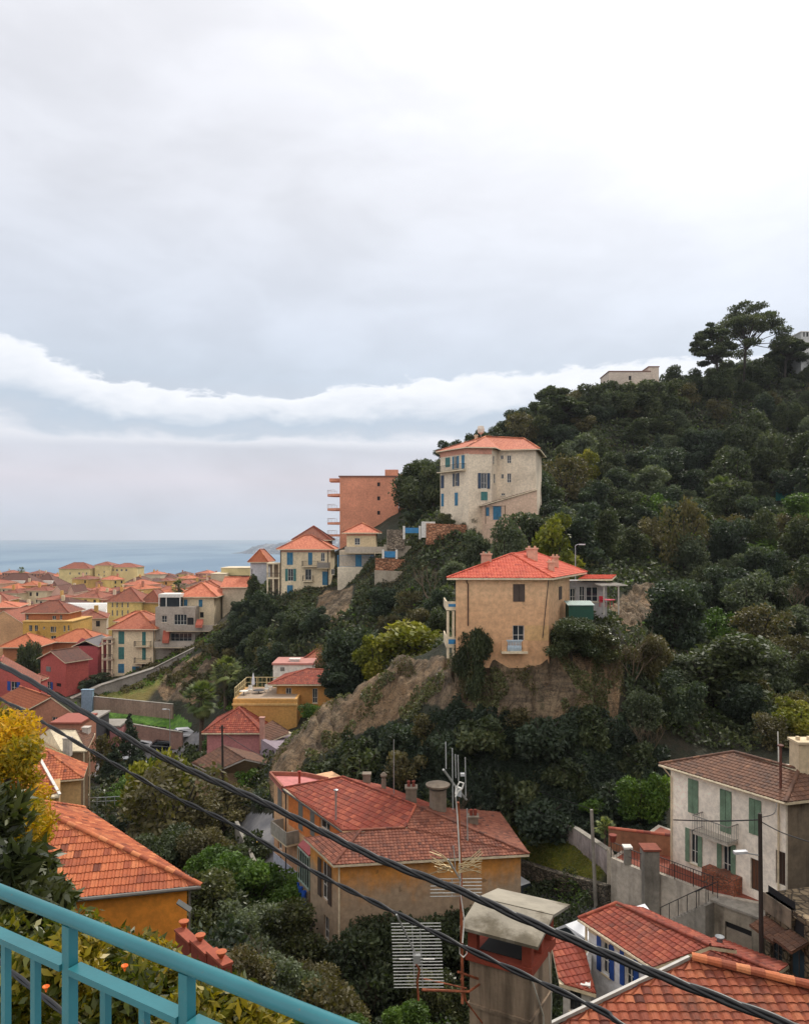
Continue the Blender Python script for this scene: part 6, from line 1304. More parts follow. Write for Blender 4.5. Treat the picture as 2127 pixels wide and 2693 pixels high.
def at(px, py, d, key, s, **kw):
    """tree whose crown centre is seen at a pixel; it stands on the ground d metres ahead"""
    x = (px - CX) / F * d; z = height(x, d); H = KN[key][0][3]; top = Zd(py, d)
    sz = kw.pop('sz', 1.0); need = (top - z) / (H * .55 * s)
    if sz is None:
        if need > 1.5: s *= (need / 1.5) ** .7; need = (top - z) / (H * .55 * s)
        sz = max(.6, min(2.0, need))
    return tree(key, (x, d, z), s, sz=sz, **kw)
XPL = PLANS + [(TERPL, -19)]
def inplans(x, y, m=.25, z=None):
    r = np.zeros(np.shape(x), bool)
    for q, zt_ in XPL:
        k = inpoly(x, y, offset_plan(q, m)); r |= k if z is None else (k & (z < zt_ + .6))
    return r
def free(x, y, m=0.0): return not inplans(np.array([x]), np.array([y]), m)[0]
def gb(px, pb, hpx, key, label, **kw):
    """bush or tree whose foot is seen on the ground at a pixel and that stands hpx pixels tall in the picture"""
    h = hit(px, pb, 5, 300); H = KN[key][0][3]; sz = kw.get('sz', 1.0); s = (hpx / F * h.y) / (H * 1.02 * sz); return tree(key, (h.x, h.y, h.z - .15 * s), s, label=label, **kw)
# visibility of ground cells from the terrace
SL = TZ / TY; CM = np.maximum.accumulate(SL, 0); PX, PY = proj(); VIS = (SL >= CM - .03) & (np.abs(GA) < .6) & (PY < 2900)
def sample(poly, n, d0, d1, rs, vis=True):
    m = inpoly(PX, PY, poly) & (TY > d0) & (TY < d1)
    if vis: m &= VIS
    rr, cc = np.nonzero(m[:-1, :-1])
    if len(rr) == 0: return np.zeros((0, 3))
    wt = np.abs(PY[rr + 1, cc] - PY[rr, cc]) + .3; k = rs.choice(len(rr), n, p=wt / wt.sum()); r, c = rr[k], cc[k]; fa, fb = rs.random(n), rs.random(n)
    x = TX[r, c] * (1 - fa) + TX[r, c + 1] * fa; y = TY[r, c] * (1 - fb) + TY[r + 1, c] * fb
    z = (TZ[r, c] * (1 - fa) + TZ[r, c + 1] * fa) * (1 - fb) + (TZ[r + 1, c] * (1 - fa) + TZ[r + 1, c + 1] * fa) * fb
    return np.stack([x * (y / TY[r, c]), y, z, ROCKS[r, c], GRASSS[r, c]], 1)
rs0 = np.random.RandomState(11)
def scrub(name, poly, n, d0, d1, m, size, hgt, seed, thr=None, rockok=False, kind='stuff', fr=.12, ex=True):
    rs = np.random.RandomState(seed); P = sample(poly, n, d0, d1, rs)
    keep = np.ones(len(P), bool)
    keep &= ~inplans(P[:, 0], P[:, 1], z=P[:, 2])
    qx, qy = P[:, 0] / P[:, 1] * F + CX, HY - P[:, 2] / P[:, 1] * F
    if ex: keep &= ~(inpoly(qx, qy, [(720, 1540), (890, 1420), (1110, 1420), (1110, 1560), (860, 1590), (725, 1600)]) & (P[:, 1] > 100))
    if name != 'grass_tufts': keep &= ~(inpoly(qx, qy, [(1350, 2150), (1420, 2150), (1610, 2230), (1610, 2310), (1560, 2340), (1340, 2290)]) & (P[:, 1] < 70))
    keep &= ~inpoly(qx, qy, LANE)
    if not rockok: keep &= (P[:, 3] < .3) & (P[:, 4] < .3)
    nz = np.sin(P[:, 0] * fr * 6 + seed) * np.sin(P[:, 1] * fr * 5.1 + P[:, 2] * .4 + seed * 2) + .6 * np.sin(P[:, 0] * fr * 15 + P[:, 1] * fr * 11 + seed * 3) * np.sin(P[:, 2] * .9 + P[:, 0] * .31)
    if thr is not None: keep &= nz > thr
    P, nz = P[keep], nz[keep]; n = len(P)
    if n == 0: return
    hh = hgt * (np.abs(np.sin(P[:, 0] * 1.3 + np.sin(P[:, 1] * .9)) * np.sin(P[:, 1] * 1.1 + np.sin(P[:, 0] * .7))) ** .7 * .9 + .15) * rs.random(n) ** .35
    c = P[:, :3].copy(); c[:, 2] += hh
    a = rs.normal(size=(n, 3)); a /= np.linalg.norm(a, axis=1)[:, None]; nn = rs.normal(size=(n, 3)); nn[:, 2] += .8; b = np.cross(nn, a); b /= np.linalg.norm(b, axis=1)[:, None]
    s = size * np.clip(P[:, 1] / 90, .25, 1.8) * (.6 + .8 * rs.random(n)); la = (a.T * s * .8).T; lb = (b.T * s * .42).T
    V = np.stack([c - la, c + lb, c + la, c - lb], 1).reshape(-1, 3); me = fastmesh(name, V, np.arange(n * 4).reshape(n, 4), [m], False, [('tint', 'FACE', rs.random(n) * .6 + .4 * (nz > .4))])
    o = bpy.data.objects.new(name, me); COL.objects.link(o); tag(o, kind=kind); return o
HILL = [(1040, 1430), (1060, 1330), (1160, 1210), (1270, 1120), (1430, 1060), (1600, 1010), (2250, 850), (2250, 2010), (1640, 2010), (1640, 1900), (1650, 1700), (1480, 1600), (1440, 1490), (1190, 1540), (1190, 1700), (960, 1760), (880, 1820), (620, 1860), (560, 1740), (640, 1560), (760, 1500), (900, 1430)]
LOWER = [(700, 2060), (840, 2020), (930, 1960), (1180, 1880), (1290, 1890), (1640, 1890), (1760, 2010), (1740, 2300), (1400, 2200), (1180, 2260), (900, 2080), (760, 2110)]
VALLEY = [(150, 2130), (420, 1990), (560, 1960), (720, 1990), (700, 2130), (640, 2240), (900, 2500), (900, 2800), (-200, 2800), (-200, 2400), (150, 2350)]
EAST = [(900, 2450), (1150, 2300), (1500, 2320), (1560, 2420), (1560, 2760), (900, 2760)]
LSLOPE = [(180, 1860), (500, 1680), (640, 1620), (620, 1880), (500, 1850), (430, 1800)]
scrub('undergrowth', HILL, 90000, 60, 280, LF['dark'], .34, 1.1, 1); scrub('undergrowth', HILL, 26000, 60, 280, LF['olive'], .30, 1.4, 2, .35); scrub('undergrowth', HILL, 20000, 60, 280, LF['brown'], .28, 1.1, 3, .55); scrub('undergrowth', HILL, 14000, 60, 280, LF['green'], .28, 1.5, 4, .8)
scrub('undergrowth', LOWER, 80000, 44, 80, LF['deep'], .26, 1.1, 5); scrub('undergrowth', LOWER, 12000, 44, 80, LF['brown'], .24, .8, 6, .5); scrub('undergrowth', LOWER, 10000, 44, 80, LF['green'], .24, .9, 7, .75)
scrub('undergrowth', VALLEY, 60000, 5, 110, LF['oleander'], .30, 1.2, 8); scrub('undergrowth', VALLEY, 20000, 5, 110, LF['brown'], .28, 1.2, 9, .3); scrub('undergrowth', VALLEY, 14000, 5, 110, LF['green'], .28, 1.0, 10, .5)
scrub('undergrowth', EAST, 30000, 6, 60, LF['dark'], .30, 1.2, 12); scrub('undergrowth', EAST, 9000, 6, 60, LF['green'], .30, 1.2, 13, .5)
scrub('undergrowth', LSLOPE, 16000, 100, 150, LF['brown'], .22, .6, 14, .0, rockok=True); scrub('undergrowth', LSLOPE, 9000, 100, 150, LF['green'], .2, .4, 15, .2, rockok=True)
ROCKP = [(700, 2060), (720, 1985), (880, 1815), (1010, 1735), (1200, 1725), (1640, 1700), (1640, 1900), (1180, 1870), (900, 1990), (780, 2070)]
scrub('rock_ivy', ROCKP, 34000, 55, 80, LF['oleander'], .20, .45, 16, .45, rockok=True); scrub('rock_ivy', ROCKP, 16000, 55, 80, LF['brown'], .18, .4, 17, .55, rockok=True)
scrub('grass_tufts', [(1340, 2190), (1421, 2190), (1600, 2280), (1560, 2330), (1340, 2270)], 9000, 44, 60, LF['yellow'], .10, .2, 18, rockok=True)
VT = [(720, 1535), (890, 1410), (1120, 1410), (1120, 1570), (860, 1600), (725, 1610)]
scrub('undergrowth', VT, 9000, 110, 145, LF['brown'], .16, .35, 61, ex=False); scrub('undergrowth', VT, 12000, 110, 145, LF['olive'], .16, .5, 62, -.1, ex=False); scrub('undergrowth', VT, 12000, 110, 145, LF['dark'], .2, .8, 63, .1, ex=False)
# --- woods of the hill, one tree at a time
placed = []
def wood(poly, spacing, d0, d1, keys, maxn, smin, smax, seed, store, rock=.25):
    rs = np.random.RandomState(seed); P = sample(poly, maxn * 60, d0, d1, rs); n = 0
    for p in P:
        if n >= maxn: break
        if p[3] > rock or p[4] > .25 or not free(p[0], p[1], 1.6): continue
        if any(inpoly(np.array([p[0] / p[1] * F + CX]), np.array([HY - p[2] / p[1] * F]), q)[0] for q in (LANE, [(190, 1985), (420, 1925), (540, 1925), (520, 2010), (240, 2060)], [(180, 1840), (520, 1880), (520, 1935), (200, 1900)], [(700, 1500), (890, 1370), (1430, 1370), (1430, 1480), (1230, 1470), (1110, 1600), (900, 1640), (700, 1650)], [(1600, 1480), (1800, 1460), (1800, 1650), (1660, 1700), (1600, 1640)])): continue
        sp = spacing * (.7 + .6 * rs.random())
        if any((p[0] - q[0]) ** 2 + (p[1] - q[1]) ** 2 < sp * sp for q in placed): continue
        k = keys[rs.randint(len(keys))]; s = rs.uniform(smin, smax); placed.append((p[0], p[1])); n += 1
        o = tree(k, (p[0], p[1], p[2] - .5), s, name={'shrub': 'shrub', 'gshrub': 'shrub', 'bshrub': 'shrub', 'dshrub': 'shrub'}.get(k, 'tree'), cat='shrub' if 'shrub' in k else 'tree', sz=rs.uniform(.85, 1.2)); o['_k'] = k; store.append(o)
up, mid, low, shr, val, lsl = [], [], [], [], [], []
UPP = [(1040, 1430), (1070, 1300), (1180, 1190), (1270, 1110), (1430, 1055), (1600, 1005), (2250, 850), (2250, 1330), (1440, 1330), (1440, 1180), (1160, 1200), (1130, 1430)]
wood(UPP, 7.2, 140, 280, ['oak', 'oak', 'oak', 'deep', 'olive', 'oak', 'olive', 'brown', 'deep'], 120, .65, 1.5, 21, up)
wood([(1440, 1330), (2250, 1300), (2250, 1760), (1720, 1900), (1650, 1760), (1640, 1640), (1780, 1500), (1640, 1500), (1440, 1480), (1130, 1560), (1150, 1430)], 6.6, 78, 175, ['oak', 'oak', 'deep', 'olive', 'olive', 'green', 'brown', 'deep'], 84, .5, 1.2, 22, mid)
wood([(620, 1850), (560, 1740), (640, 1640), (760, 1590), (1150, 1560), (1180, 1690), (950, 1770), (880, 1800)], 4.6, 84, 136, ['deep', 'oak', 'shrub', 'deep', 'shrub', 'brown'], 46, .5, .72, 23, shr)
wood([(1640, 1900), (1700, 1800), (2250, 1750), (2250, 1990), (1740, 2010)], 4.0, 56, 82, ['oak', 'deep', 'olive', 'shrub', 'brown'], 18, .45, .62, 24, low)
wood([(820, 2110), (930, 2010), (1130, 1935), (1290, 1910), (1640, 1910), (1740, 2010), (1700, 2150), (1560, 2150), (1380, 2180), (1180, 2250)], 3.4, 50, 66, ['dshrub', 'dshrub', 'shrub', 'shrub', 'bshrub'], 34, .8, 1.35, 25, lsl)
wood(VALLEY, 4.2, 24, 104, ['shrub', 'bshrub', 'dshrub', 'shrub', 'gshrub'], 46, .7, 1.4, 26, val)
ORD = ['first', 'second', 'third', 'fourth', 'fifth', 'sixth', 'seventh', 'eighth', 'ninth', 'tenth', 'eleventh', 'twelfth', 'thirteenth', 'fourteenth', 'fifteenth', 'sixteenth', 'seventeenth', 'eighteenth', 'nineteenth', 'twentieth', 'twenty first', 'twenty second', 'twenty third', 'twenty fourth', 'twenty fifth', 'twenty sixth']
ADJ = dict(oak='dark evergreen tree', deep='deep green tree', olive='grey green olive tree', yellow='yellow green tree', brown='brownish half bare tree', green='fresh green tree', shrub='dark shrub', gshrub='green shrub', bshrub='brown shrub', dshrub='deep green shrub')
def autolabel(lst, where, group, per=14):
    lst = sorted(lst, key=lambda o: -(o.location.z / o.location.y)); rows = [lst[i:i + per] for i in range(0, len(lst), per)]
    for ri, row in enumerate(rows):
        for ci, o in enumerate(sorted(row, key=lambda o: o.location.x / o.location.y)):
            o['label'] = f"{ADJ[o['_k']]}, {ORD[ci]} from left, {ORD[ri]} band down, {where}"; o['group'] = group; del o['_k']
autolabel(up, 'upper wooded hill', 'trees of the upper wooded hill', 20); autolabel(mid, 'middle slope of the hill', 'trees of the middle slope', 16); autolabel(shr, 'ravine behind the mustard deck house', 'trees of the ravine', 12)
autolabel(low, 'slope behind the ivory house', 'trees behind the ivory house', 9); autolabel(lsl, 'bank under the rock cliff', 'shrubs under the rock cliff', 12); autolabel(val, 'valley bottom left', 'shrubs of the valley', 12)
# --- trees that stand out
at(1088, 1690, 84, 'yellow', 1.75, name='tree', label='rounded yellow green tree directly left of the cliff house', sz=None, var=0)
at(985, 1735, 83, 'yellow', .8, name='tree', label='smaller yellow green tree at the left foot of the rounded one', sz=None, var=1)
at(920, 1750, 86, 'deep', .95, label='dark tree between the ochre villa and the yellow green tree', sz=None); at(905, 1800, 84, 'deep', .7, label='low dark tree touching the right wall of the ochre villa', sz=None)
at(1535, 1215, 165, 'yellow', 1.0, label='bright yellow tree right of the tall hill villa', sz=1.4, var=0); at(1490, 1255, 163, 'yellow', .5, label='small yellow tree below the bright yellow tree', sz=1.2, var=1)
at(1140, 1270, 145, 'oak', .72, label='broad dark tree between the coral block and the tall hill villa', sz=None, var=1); at(1090, 1350, 139, 'deep', .55, label='clipped dark bush at the right foot of the coral block', sz=.8)
at(1450, 1440, 96, 'yellow', 1.3, label='pale yellow green tree behind the roof of the cliff house', sz=None, var=1); at(1330, 1450, 98, 'olive', .8, label='olive tree behind the left chimney of the cliff house', sz=None)
at(1865, 1780, 70, 'oak', 1.35, label='biggest dark tree on the right slope, pointed crown', sz=None, var=2); at(1780, 1830, 69, 'olive', .85, label='grey green tree at the left side of the pointed dark tree', sz=None)
at(2090, 1890, 62, 'yellow', .75, label='golden brown tree at the right edge above the ivory house', sz=None); at(2110, 1370, 140, 'green', 1.5, label='wide fresh green tree below the teal screen at right edge', sz=.7); at(2000, 1420, 126, 'green', 1.2, label='fresh green low tree left of the right edge slope', sz=.6)
at(1800, 1400, 122, 'brown', .8, label='olive yellow tree above the bare rock slab', sz=None, var=0); at(1700, 1330, 150, 'olive', .95, label='pale olive tree in the middle of the hill slope', sz=None)
at(455, 2120, 70, 'brown', 1.5, label='wide brown green tree in the valley behind the orange house', sz=None, var=0); at(590, 2130, 70, 'brown', .9, label='brown crowned tree beside the road crossing', sz=None, var=1); at(400, 2080, 76, 'yellow', .9, label='olive yellow crown beside the car park', sz=None); 
gb(660, 2430, 190, 'ngreen', 'feathery light green bush beside the valley lane'); gb(570, 2390, 150, 'ngreen', 'light green bush behind the orange house corner'); gb(740, 2470, 150, 'ngreen', 'green bush at the foot of the lane wall', var=0)
gb(640, 2560, 180, 'nolive', 'dull olive bush left of the ochre house foot'); gb(770, 2600, 190, 'nole', 'dark olive bush touching the left foot of the ochre house'); gb(590, 2680, 170, 'nbrown', 'brownish bush low in the valley garden'); gb(720, 2700, 170, 'nolive', 'twiggy grey bush above the rail end'); gb(850, 2720, 160, 'nbrown', 'brown twiggy shrub below the ochre house front')
gb(510, 2520, 200, 'nole', 'glossy citrus bush right of the orange wall'); gb(900, 2790, 130, 'ngreen', 'leafy green bush left of the lower aerial'); gb(1080, 2800, 140, 'ngreen', 'leafy green bush below the lower aerial'); gb(780, 2780, 120, 'gshrub', 'low green plants at the very bottom of the valley garden')
gb(1005, 2650, 220, 'ndark', 'dark bush against the ochre house front wall'); gb(1140, 2580, 200, 'ndark', 'dark tree in front of the ochre house right half'); gb(1130, 2690, 150, 'nole', 'lower dark bush left of the big near chimney'); gb(1290, 2580, 190, 'ndark', 'dark bush behind the big near chimney'); gb(1440, 2490, 80, 'nole', 'bush right behind the cap of the near chimney')
gb(430, 2330, 150, 'ndark', 'dark tree above the ridge end of the orange house'); gb(520, 2320, 130, 'nbrown', 'brown bush beyond the orange house roof edge')
at(1295, 2330, 44.6, 'yellow', .42, label='climbing plant on the right end of the ochre house wall', sz=1.6); gb(1385, 2410, 45, 'nole', 'low dark bush beside the lower road')
at(1680, 2105, 53, 'green', .5, label='green garden bush above the long streaked wall', sz=None); at(1715, 2085, 53, 'green', .4, label='yellow green bush beside the ivory house corner', sz=None); at(1560, 2125, 54.5, 'gshrub', .8, label='bushy plants along the top of the streaked wall', sz=None)
gb(1238, 1835, 175, 'ndark', 'dark creeper mound at the left foot of the cliff house', sz=2.2); at(1228, 1660, 61.5, 'bshrub', .5, label='bare brown creeper on the cliff house corner', sz=2.2); gb(1500, 1735, 95, 'ndark', 'ivy mound under the green shed', sz=.8); gb(1575, 1730, 85, 'nole', 'ivy mound right of the green shed', sz=.8); gb(1700, 1790, 110, 'nbrown', 'tangle of bare twigs on the cliff top right')
at(260, 1790, 139, 'oak', .55, label='dark round tree left of the cream house veranda', sz=None); at(225, 1810, 136, 'deep', .5, label='dark tree beside the coral gabled house', sz=None); at(130, 1760, 139, 'deep', .4, label='small dark tree behind the coral gabled house', sz=None); at(80, 1745, 141, 'oak', .5, label='dark bushes between the two coral houses', sz=None)
at(600, 1690, 132, 'oak', .8, label='dark rounded tree right of the grey terraced house', sz=None); at(690, 1630, 131, 'olive', .6, label='scrubby olive tree below the seaside villa', sz=None); at(672, 1545, 142, 'oak', .42, label='clipped green trees left of the seaside villa', sz=None); at(622, 1600, 140, 'deep', .4, label='green bush beside the windowless beige house', sz=None)
at(285, 1995, 100, 'bshrub', 1.4, label='bare shrub beside the cream downpipes house', sz=None); at(820, 1870, 89, 'green', .5, label='green vine mound between mustard house and rock', sz=None)
def twig(px, pb, hpx, label, seed, spread=.6):
    h = hit(px, pb, 5, 300); H = hpx / F * h.y; rs = random.Random(seed); o = empty('bare_shrub', (h.x, h.y, h.z - .1), label, 'shrub'); m_ = MB()
    def grow(p, d, ln, r, k):
        q = p + d * ln * .5 + Vector((rs.uniform(-.1, .1), rs.uniform(-.1, .1), 0)) * ln; e = p + d * ln; m_.tube([p, q, e], r, 5, r1=r * .6)
        if k: 
            for _ in range(3): nd = (d + Vector((rs.uniform(-1, 1), rs.uniform(-1, 1), rs.uniform(-.3, .6))) * spread).normalized(); grow(q.lerp(e, rs.uniform(.2, 1)), nd, ln * rs.uniform(.5, .8), r * .55, k - 1)
    for _ in range(4): grow(Vector((rs.uniform(-.2, .2), rs.uniform(-.2, .2), 0)), Vector((rs.uniform(-.7, .7), rs.uniform(-.5, .5), 1)).normalized(), H * .5, H * .012 + .012, 3)
    c = bpy.data.objects.new('branches', m_.mesh('branches', flat('pale_twigs', L(96, 82, 66), .9))); COL.objects.link(c); c.parent = o
for a in ((1600, 1790, 110, 'bare pale branches hanging at the right end of the cliff'), (1665, 1800, 130, 'bare tangled branches right of the cliff face'), (1130, 1580, 90, 'bare branches below the red stone wall'), (650, 2640, 150, 'leafless bush low in the valley garden'), (330, 2200, 90, 'leafless shrub below the pale garden fence'), (2080, 1650, 120, 'pale bare branches at the right edge of the slope'), (1215, 2200, 130, 'bare thin tree behind the ochre house ridge'), (960, 2690, 120, 'bare twigs beside the lower grid aerial'), (1700, 1990, 90, 'bare bush above the garden left of the ivory house')): twig(*a, seed=a[0])
gb(1175, 1398, 46, 'nole', 'shrub at the left foot of the tall hill villa'); gb(1235, 1402, 42, 'ndark', 'dark shrub in front of the pergola of the hill villa'); gb(1395, 1402, 50, 'ndark', 'dark shrub at the right foot of the peach annex')
# stone pine on the crest
def pine(px, base_y, top_y, d, w, label, seed, lean=0.0):
    x = (px - CX) / F * d; z0 = height(x, d) - .5; z1_ = Zd(top_y, d); H = z1_ - z0; R = w / F * d / 2; rs = np.random.RandomState(seed); o = empty('stone_pine', (x, d, z0), label, 'tree')
    bl = []
    for i in range(34):
        a = rs.uniform(0, 6.28); r = R * math.sqrt(rs.random()) * .85; zz_ = H * (.44 + .42 * (1 - (r / R) ** 2) + rs.uniform(-.18, .06)); s = R * rs.uniform(.18, .34); bl.append((r * math.cos(a) + lean, r * math.sin(a), zz_, s, s, s * .42))
    c = bpy.data.objects.new('crown', foliage_mesh('crown', seed, 20000, bl, .34, LF['dark'], shell=.2)); COL.objects.link(c); c.parent = o
    m_ = MB(); top = Vector((lean * .5, 0, H * .55)); m_.tube([(0, 0, 0), (lean * .2, 0, H * .3), top], .42, 8, r1=.26)
    for b in bl: e = Vector((b[0], b[1], b[2] - b[5] * .3)); m_.tube([top - UP * rs.uniform(0, H * .12), top.lerp(e, .55) - UP * H * .03, e], .16, 5, r1=.05)
    t = bpy.data.objects.new('trunk', m_.mesh('trunk', BARKD)); COL.objects.link(t); t.parent = o
pine(1955, 1000, 764, 212, 190, 'tallest stone pine with open branches on the hill crest', 5, 1.5); pine(1892, 1010, 826, 208, 125, 'stone pine leaning left beside the tallest one', 6, -2); pine(2062, 960, 866, 214, 110, 'smaller stone pine right of the tallest one', 7, 1); pine(1480, 1080, 1018, 190, 130, 'flat topped pine on the left part of the crest', 8)
cr = []; ca = np.argmax(np.where((TY > 120) & (TY < 260), SL, -9), 0)
for i, px in enumerate(range(1150, 2240, 27)):
    c = int(np.searchsorted(TA, (px - CX) / F)); r = ca[c]; dd = TY[r, c] + (6 if i % 2 else -9); x = TA[c] * dd; hill_k = ['oak', 'deep', 'oak', 'olive', 'oak'][i % 5]
    if 1580 < px < 1745: dd = min(dd - 6, 198)
    o = tree(hill_k, (TA[c] * dd, dd, height(TA[c] * dd, dd) - .6), .75 + .35 * ((i * 37) % 10) / 10, cat='tree', sz=.95 if not 1590 < px < 1740 else .62); o['_k'] = hill_k; cr.append(o)
autolabel(cr, 'crest line of the hill', 'trees along the crest', 26)
for o in up + cr:
    px_ = o.location.x / o.location.y * F + CX
    if 1590 < px_ < 1745 and o.location.y > 175: o.scale = (o.scale[0] * .8, o.scale[1] * .8, o.scale[2] * (.62 if px_ > 1600 else .9))
for px_, py_, dd, lb in ((1572, 988, 199, 'left of'), (1606, 1000, 198, 'before the left corner of'), (1640, 1012, 197, 'before the window of'), (1674, 1016, 198, 'before the middle of'), (1706, 1000, 197, 'before the right corner of'), (1742, 982, 200, 'right of')):
    x = (px_ - CX) / F * dd; z = height(x, dd); s = max(.5, (Zd(py_, dd) - z + .4) / 7.9); tree('oak', (x, dd, z - .4), s, label='round crest tree ' + lb + ' the beige hilltop building', cat='tree', group='trees hiding the hilltop building')
# conifer
def cone_tree(px, top_y, d, w, label, seed, mt='deep'):
    x = (px - CX) / F * d; z0 = height(x, d) - .3; H = Zd(top_y, d) - z0; R = w / F * d / 2; rs = np.random.RandomState(seed); o = empty('conifer', (x, d, z0), label, 'tree'); bl = []
    for k in range(26): f = k / 26; a = rs.uniform(0, 6.28); r = R * (1 - f) * .6; s = R * (.34 * (1 - f) + .08); bl.append((r * math.cos(a), r * math.sin(a), H * (.1 + .86 * f), s * 1.2, s * 1.2, s * .8))
    c = bpy.data.objects.new('crown', foliage_mesh('crown', seed, 4200, bl, .26, LF[mt])); COL.objects.link(c); c.parent = o
    m_ = MB(); m_.tube([(0, 0, -.5), (0, 0, H * .9)], .16, 6, r1=.03); t = bpy.data.objects.new('trunk', m_.mesh('trunk', BARKD)); COL.objects.link(t); t.parent = o
cone_tree(340, 1868, 101, 100, 'dark conifer standing in front of the car park wall', 31); cone_tree(300, 1950, 98, 90, 'lower dark conifer left of the pointed one', 32); cone_tree(2105, 1210, 150, 50, 'dark pointed tree at the right edge of the hill', 33); cone_tree(1730, 1135, 180, 60, 'slim dark cypress like tree on the middle of the hill', 34)
# palms
def palm(px, crown_y, d, w, label, seed, fan=True, base_y=None, dead=True, lean=0):
    x = (px - CX) / F * d; z0 = height(x, d) - .3; zc = Zd(crown_y, d); R = w / F * d / 2; rs = random.Random(seed); o = empty('palm', (x, d, z0), label, 'palm tree'); top = Vector((lean, 0, zc - z0))
    m_ = MB(); m_.tube([(0, 0, 0), (lean * .4, 0, (zc - z0) * .5), top], R * .13, 9, r1=R * .11); m_.build('trunk', BARK, None) if False else None
    t = bpy.data.objects.new('trunk', m_.mesh('trunk', BARK)); COL.objects.link(t); t.parent = o
    g = MB(); dd = MB()
    for k in range(95 if dead else 50):
        e = rs.uniform(-.9, 1.45) if not (dead and k > 80) else rs.uniform(-1.45, -1.1); a = rs.uniform(0, 6.28); mb = dd if e < -1.0 else g; u = Vector((math.cos(a) * math.cos(e), math.sin(a) * math.cos(e), math.sin(e))); tip = top + u * R * .62; s = u.cross(UP); s = s.normalized() if s.length > .01 else Vector((1, 0, 0)); nrm = s.cross(u); tt = rs.random()
        mb.t = tt; mb.bar(top, tip, .05)
        for j in range(11):
            b = (j - 5) / 5 * 1.25; v = (u * math.cos(b) + s * math.sin(b)); ln = R * .42 * (1 - .25 * abs(b)); q = tip + v * ln - UP * ln * (.18 + .2 * abs(b)); w_ = nrm.cross(v).normalized() * ln * .09
            mb.face([tip, tip.lerp(q, .5) + w_, q, tip.lerp(q, .5) - w_])
    for mb, nm, m in ((g, 'fronds', LF['palm']), (dd, 'dead_fronds', LF['brown'])):
        if mb.f: c = bpy.data.objects.new(nm, mb.mesh(nm, m)); COL.objects.link(c); c.parent = o
palm(530, 1836, 104, 108, 'nearer fan palm with rounded crown beside the parked cars', 41); palm(594, 1765, 113, 92, 'rear fan palm higher up behind the nearer one', 42); palm(1895, 1290, 150, 90, 'fan palm with drooping dead fronds on the hill', 43); palm(470, 1545, 225, 46, 'distant dark palm rising above the old town roofs', 44, dead=False); palm(56, 1500, 520, 22, 'tiny far palm above the left mansard roofs', 45, dead=False)
palm(1590, 2175, 49, 60, 'spiky dark yucca at the end of the streaked wall', 46, dead=False)
# ------------------------------------------------------------------ foliage right below the terrace
def bushy(name, label, cat, blobs, n, size, m, seed, stems=(), org=None, **kw):
    c0 = Vector(org or (blobs[0][0], blobs[0][1], blobs[0][2])); o = empty(name, c0, label, cat); bl = [(b[0] - c0.x, b[1] - c0.y, b[2] - c0.z) + tuple(b[3:]) for b in blobs]
    c = bpy.data.objects.new('foliage', foliage_mesh('foliage', seed, n, bl, size, m, **kw)); COL.objects.link(c); c.parent = o
    if stems:
        m_ = MB()
        for s in stems: m_.tube([Vector(q) - c0 for q in s[0]], s[1], 6, r1=s[1] * .4)
        t = bpy.data.objects.new('stem', m_.mesh('stem', BARKD)); COL.objects.link(t); t.parent = o
    return o
rb = np.random.RandomState(3)
def cloudb(px0, py0, px1, py1, d0, d1, k, r, top=None):
    out = []
    for i in range(k):
        x, y = rb.uniform(px0, px1), rb.uniform(py0, py1)
        if top is not None:
            ty = np.interp(x, [t[0] for t in top], [t[1] for t in top]); y = ty + (py1 - ty) * rb.random()
        d = rb.uniform(d0, d1); p = pd(x, y, d); s = r * rb.uniform(.7, 1.3); out.append((p.x, p.y, p.z, s, s, s * .8))
    return out
mp = cloudb(-260, 1840, 100, 2220, 6.6, 8.2, 70, .20, [(-260, 1840), (0, 1870), (60, 1900), (80, 2000), (110, 2130)])
bushy('mimosa_tree', 'flowering yellow mimosa tree filling the left edge below the cables', 'tree', mp, 46000, .024, LF['mimosa'], 71, [([pd(-120, 2900, 7.6), pd(-60, 2400, 7.5), pd(20, 2050, 7.3), pd(45, 1890, 7.2)], .05), ([pd(-60, 2400, 7.5), pd(-150, 2100, 7.2), pd(-160, 1900, 7)], .04)], elong=2.6, shell=.1)
ol = cloudb(-200, 2150, 140, 2560, 5.6, 6.8, 34, .24, [(-200, 2180), (0, 2140), (60, 2170), (110, 2260), (140, 2400)])
bushy('oleander_bush', 'dark oleander bush with narrow glossy leaves under the mimosa', 'shrub', ol, 12000, .065, LF['oleander'], 72, [([pd(-40, 3000, 6.2), pd(0, 2600, 6.2), pd(30, 2300, 6.1)], .03)], elong=2.6, shell=.2)
hp = cloudb(-100, 2430, 760, 2850, 4.3, 5.6, 90, .20, [(-100, 2440), (140, 2450), (300, 2470), (450, 2535), (560, 2590), (700, 2680), (760, 2740)])
bushy('hedge', 'dense yellow green leafy hedge right behind the turquoise railing', 'hedge', hp, 46000, .036, LF['citrus'], 73, elong=2.2, shell=.15)
for i, (x, y) in enumerate(((395, 2520), (290, 2590), (330, 2630), (440, 2560))):
    pass
# orange trumpet flowers
for x, y, lb in ((328, 2555, 'orange flower in the hedge just right of the big rail post'), (121, 2610, 'orange flower in the hedge left of the big rail post')):
    p = pd(x, y, 4.2); o = MB(); o.lathe(p, [(.004, 0), (.007, .014), (.02, .03), (.018, .033), (.0, .018)], 8); tag(o.build('flower', flat('orange_petal', L(240, 110, 30), .5), loc=p), lb, 'flower')
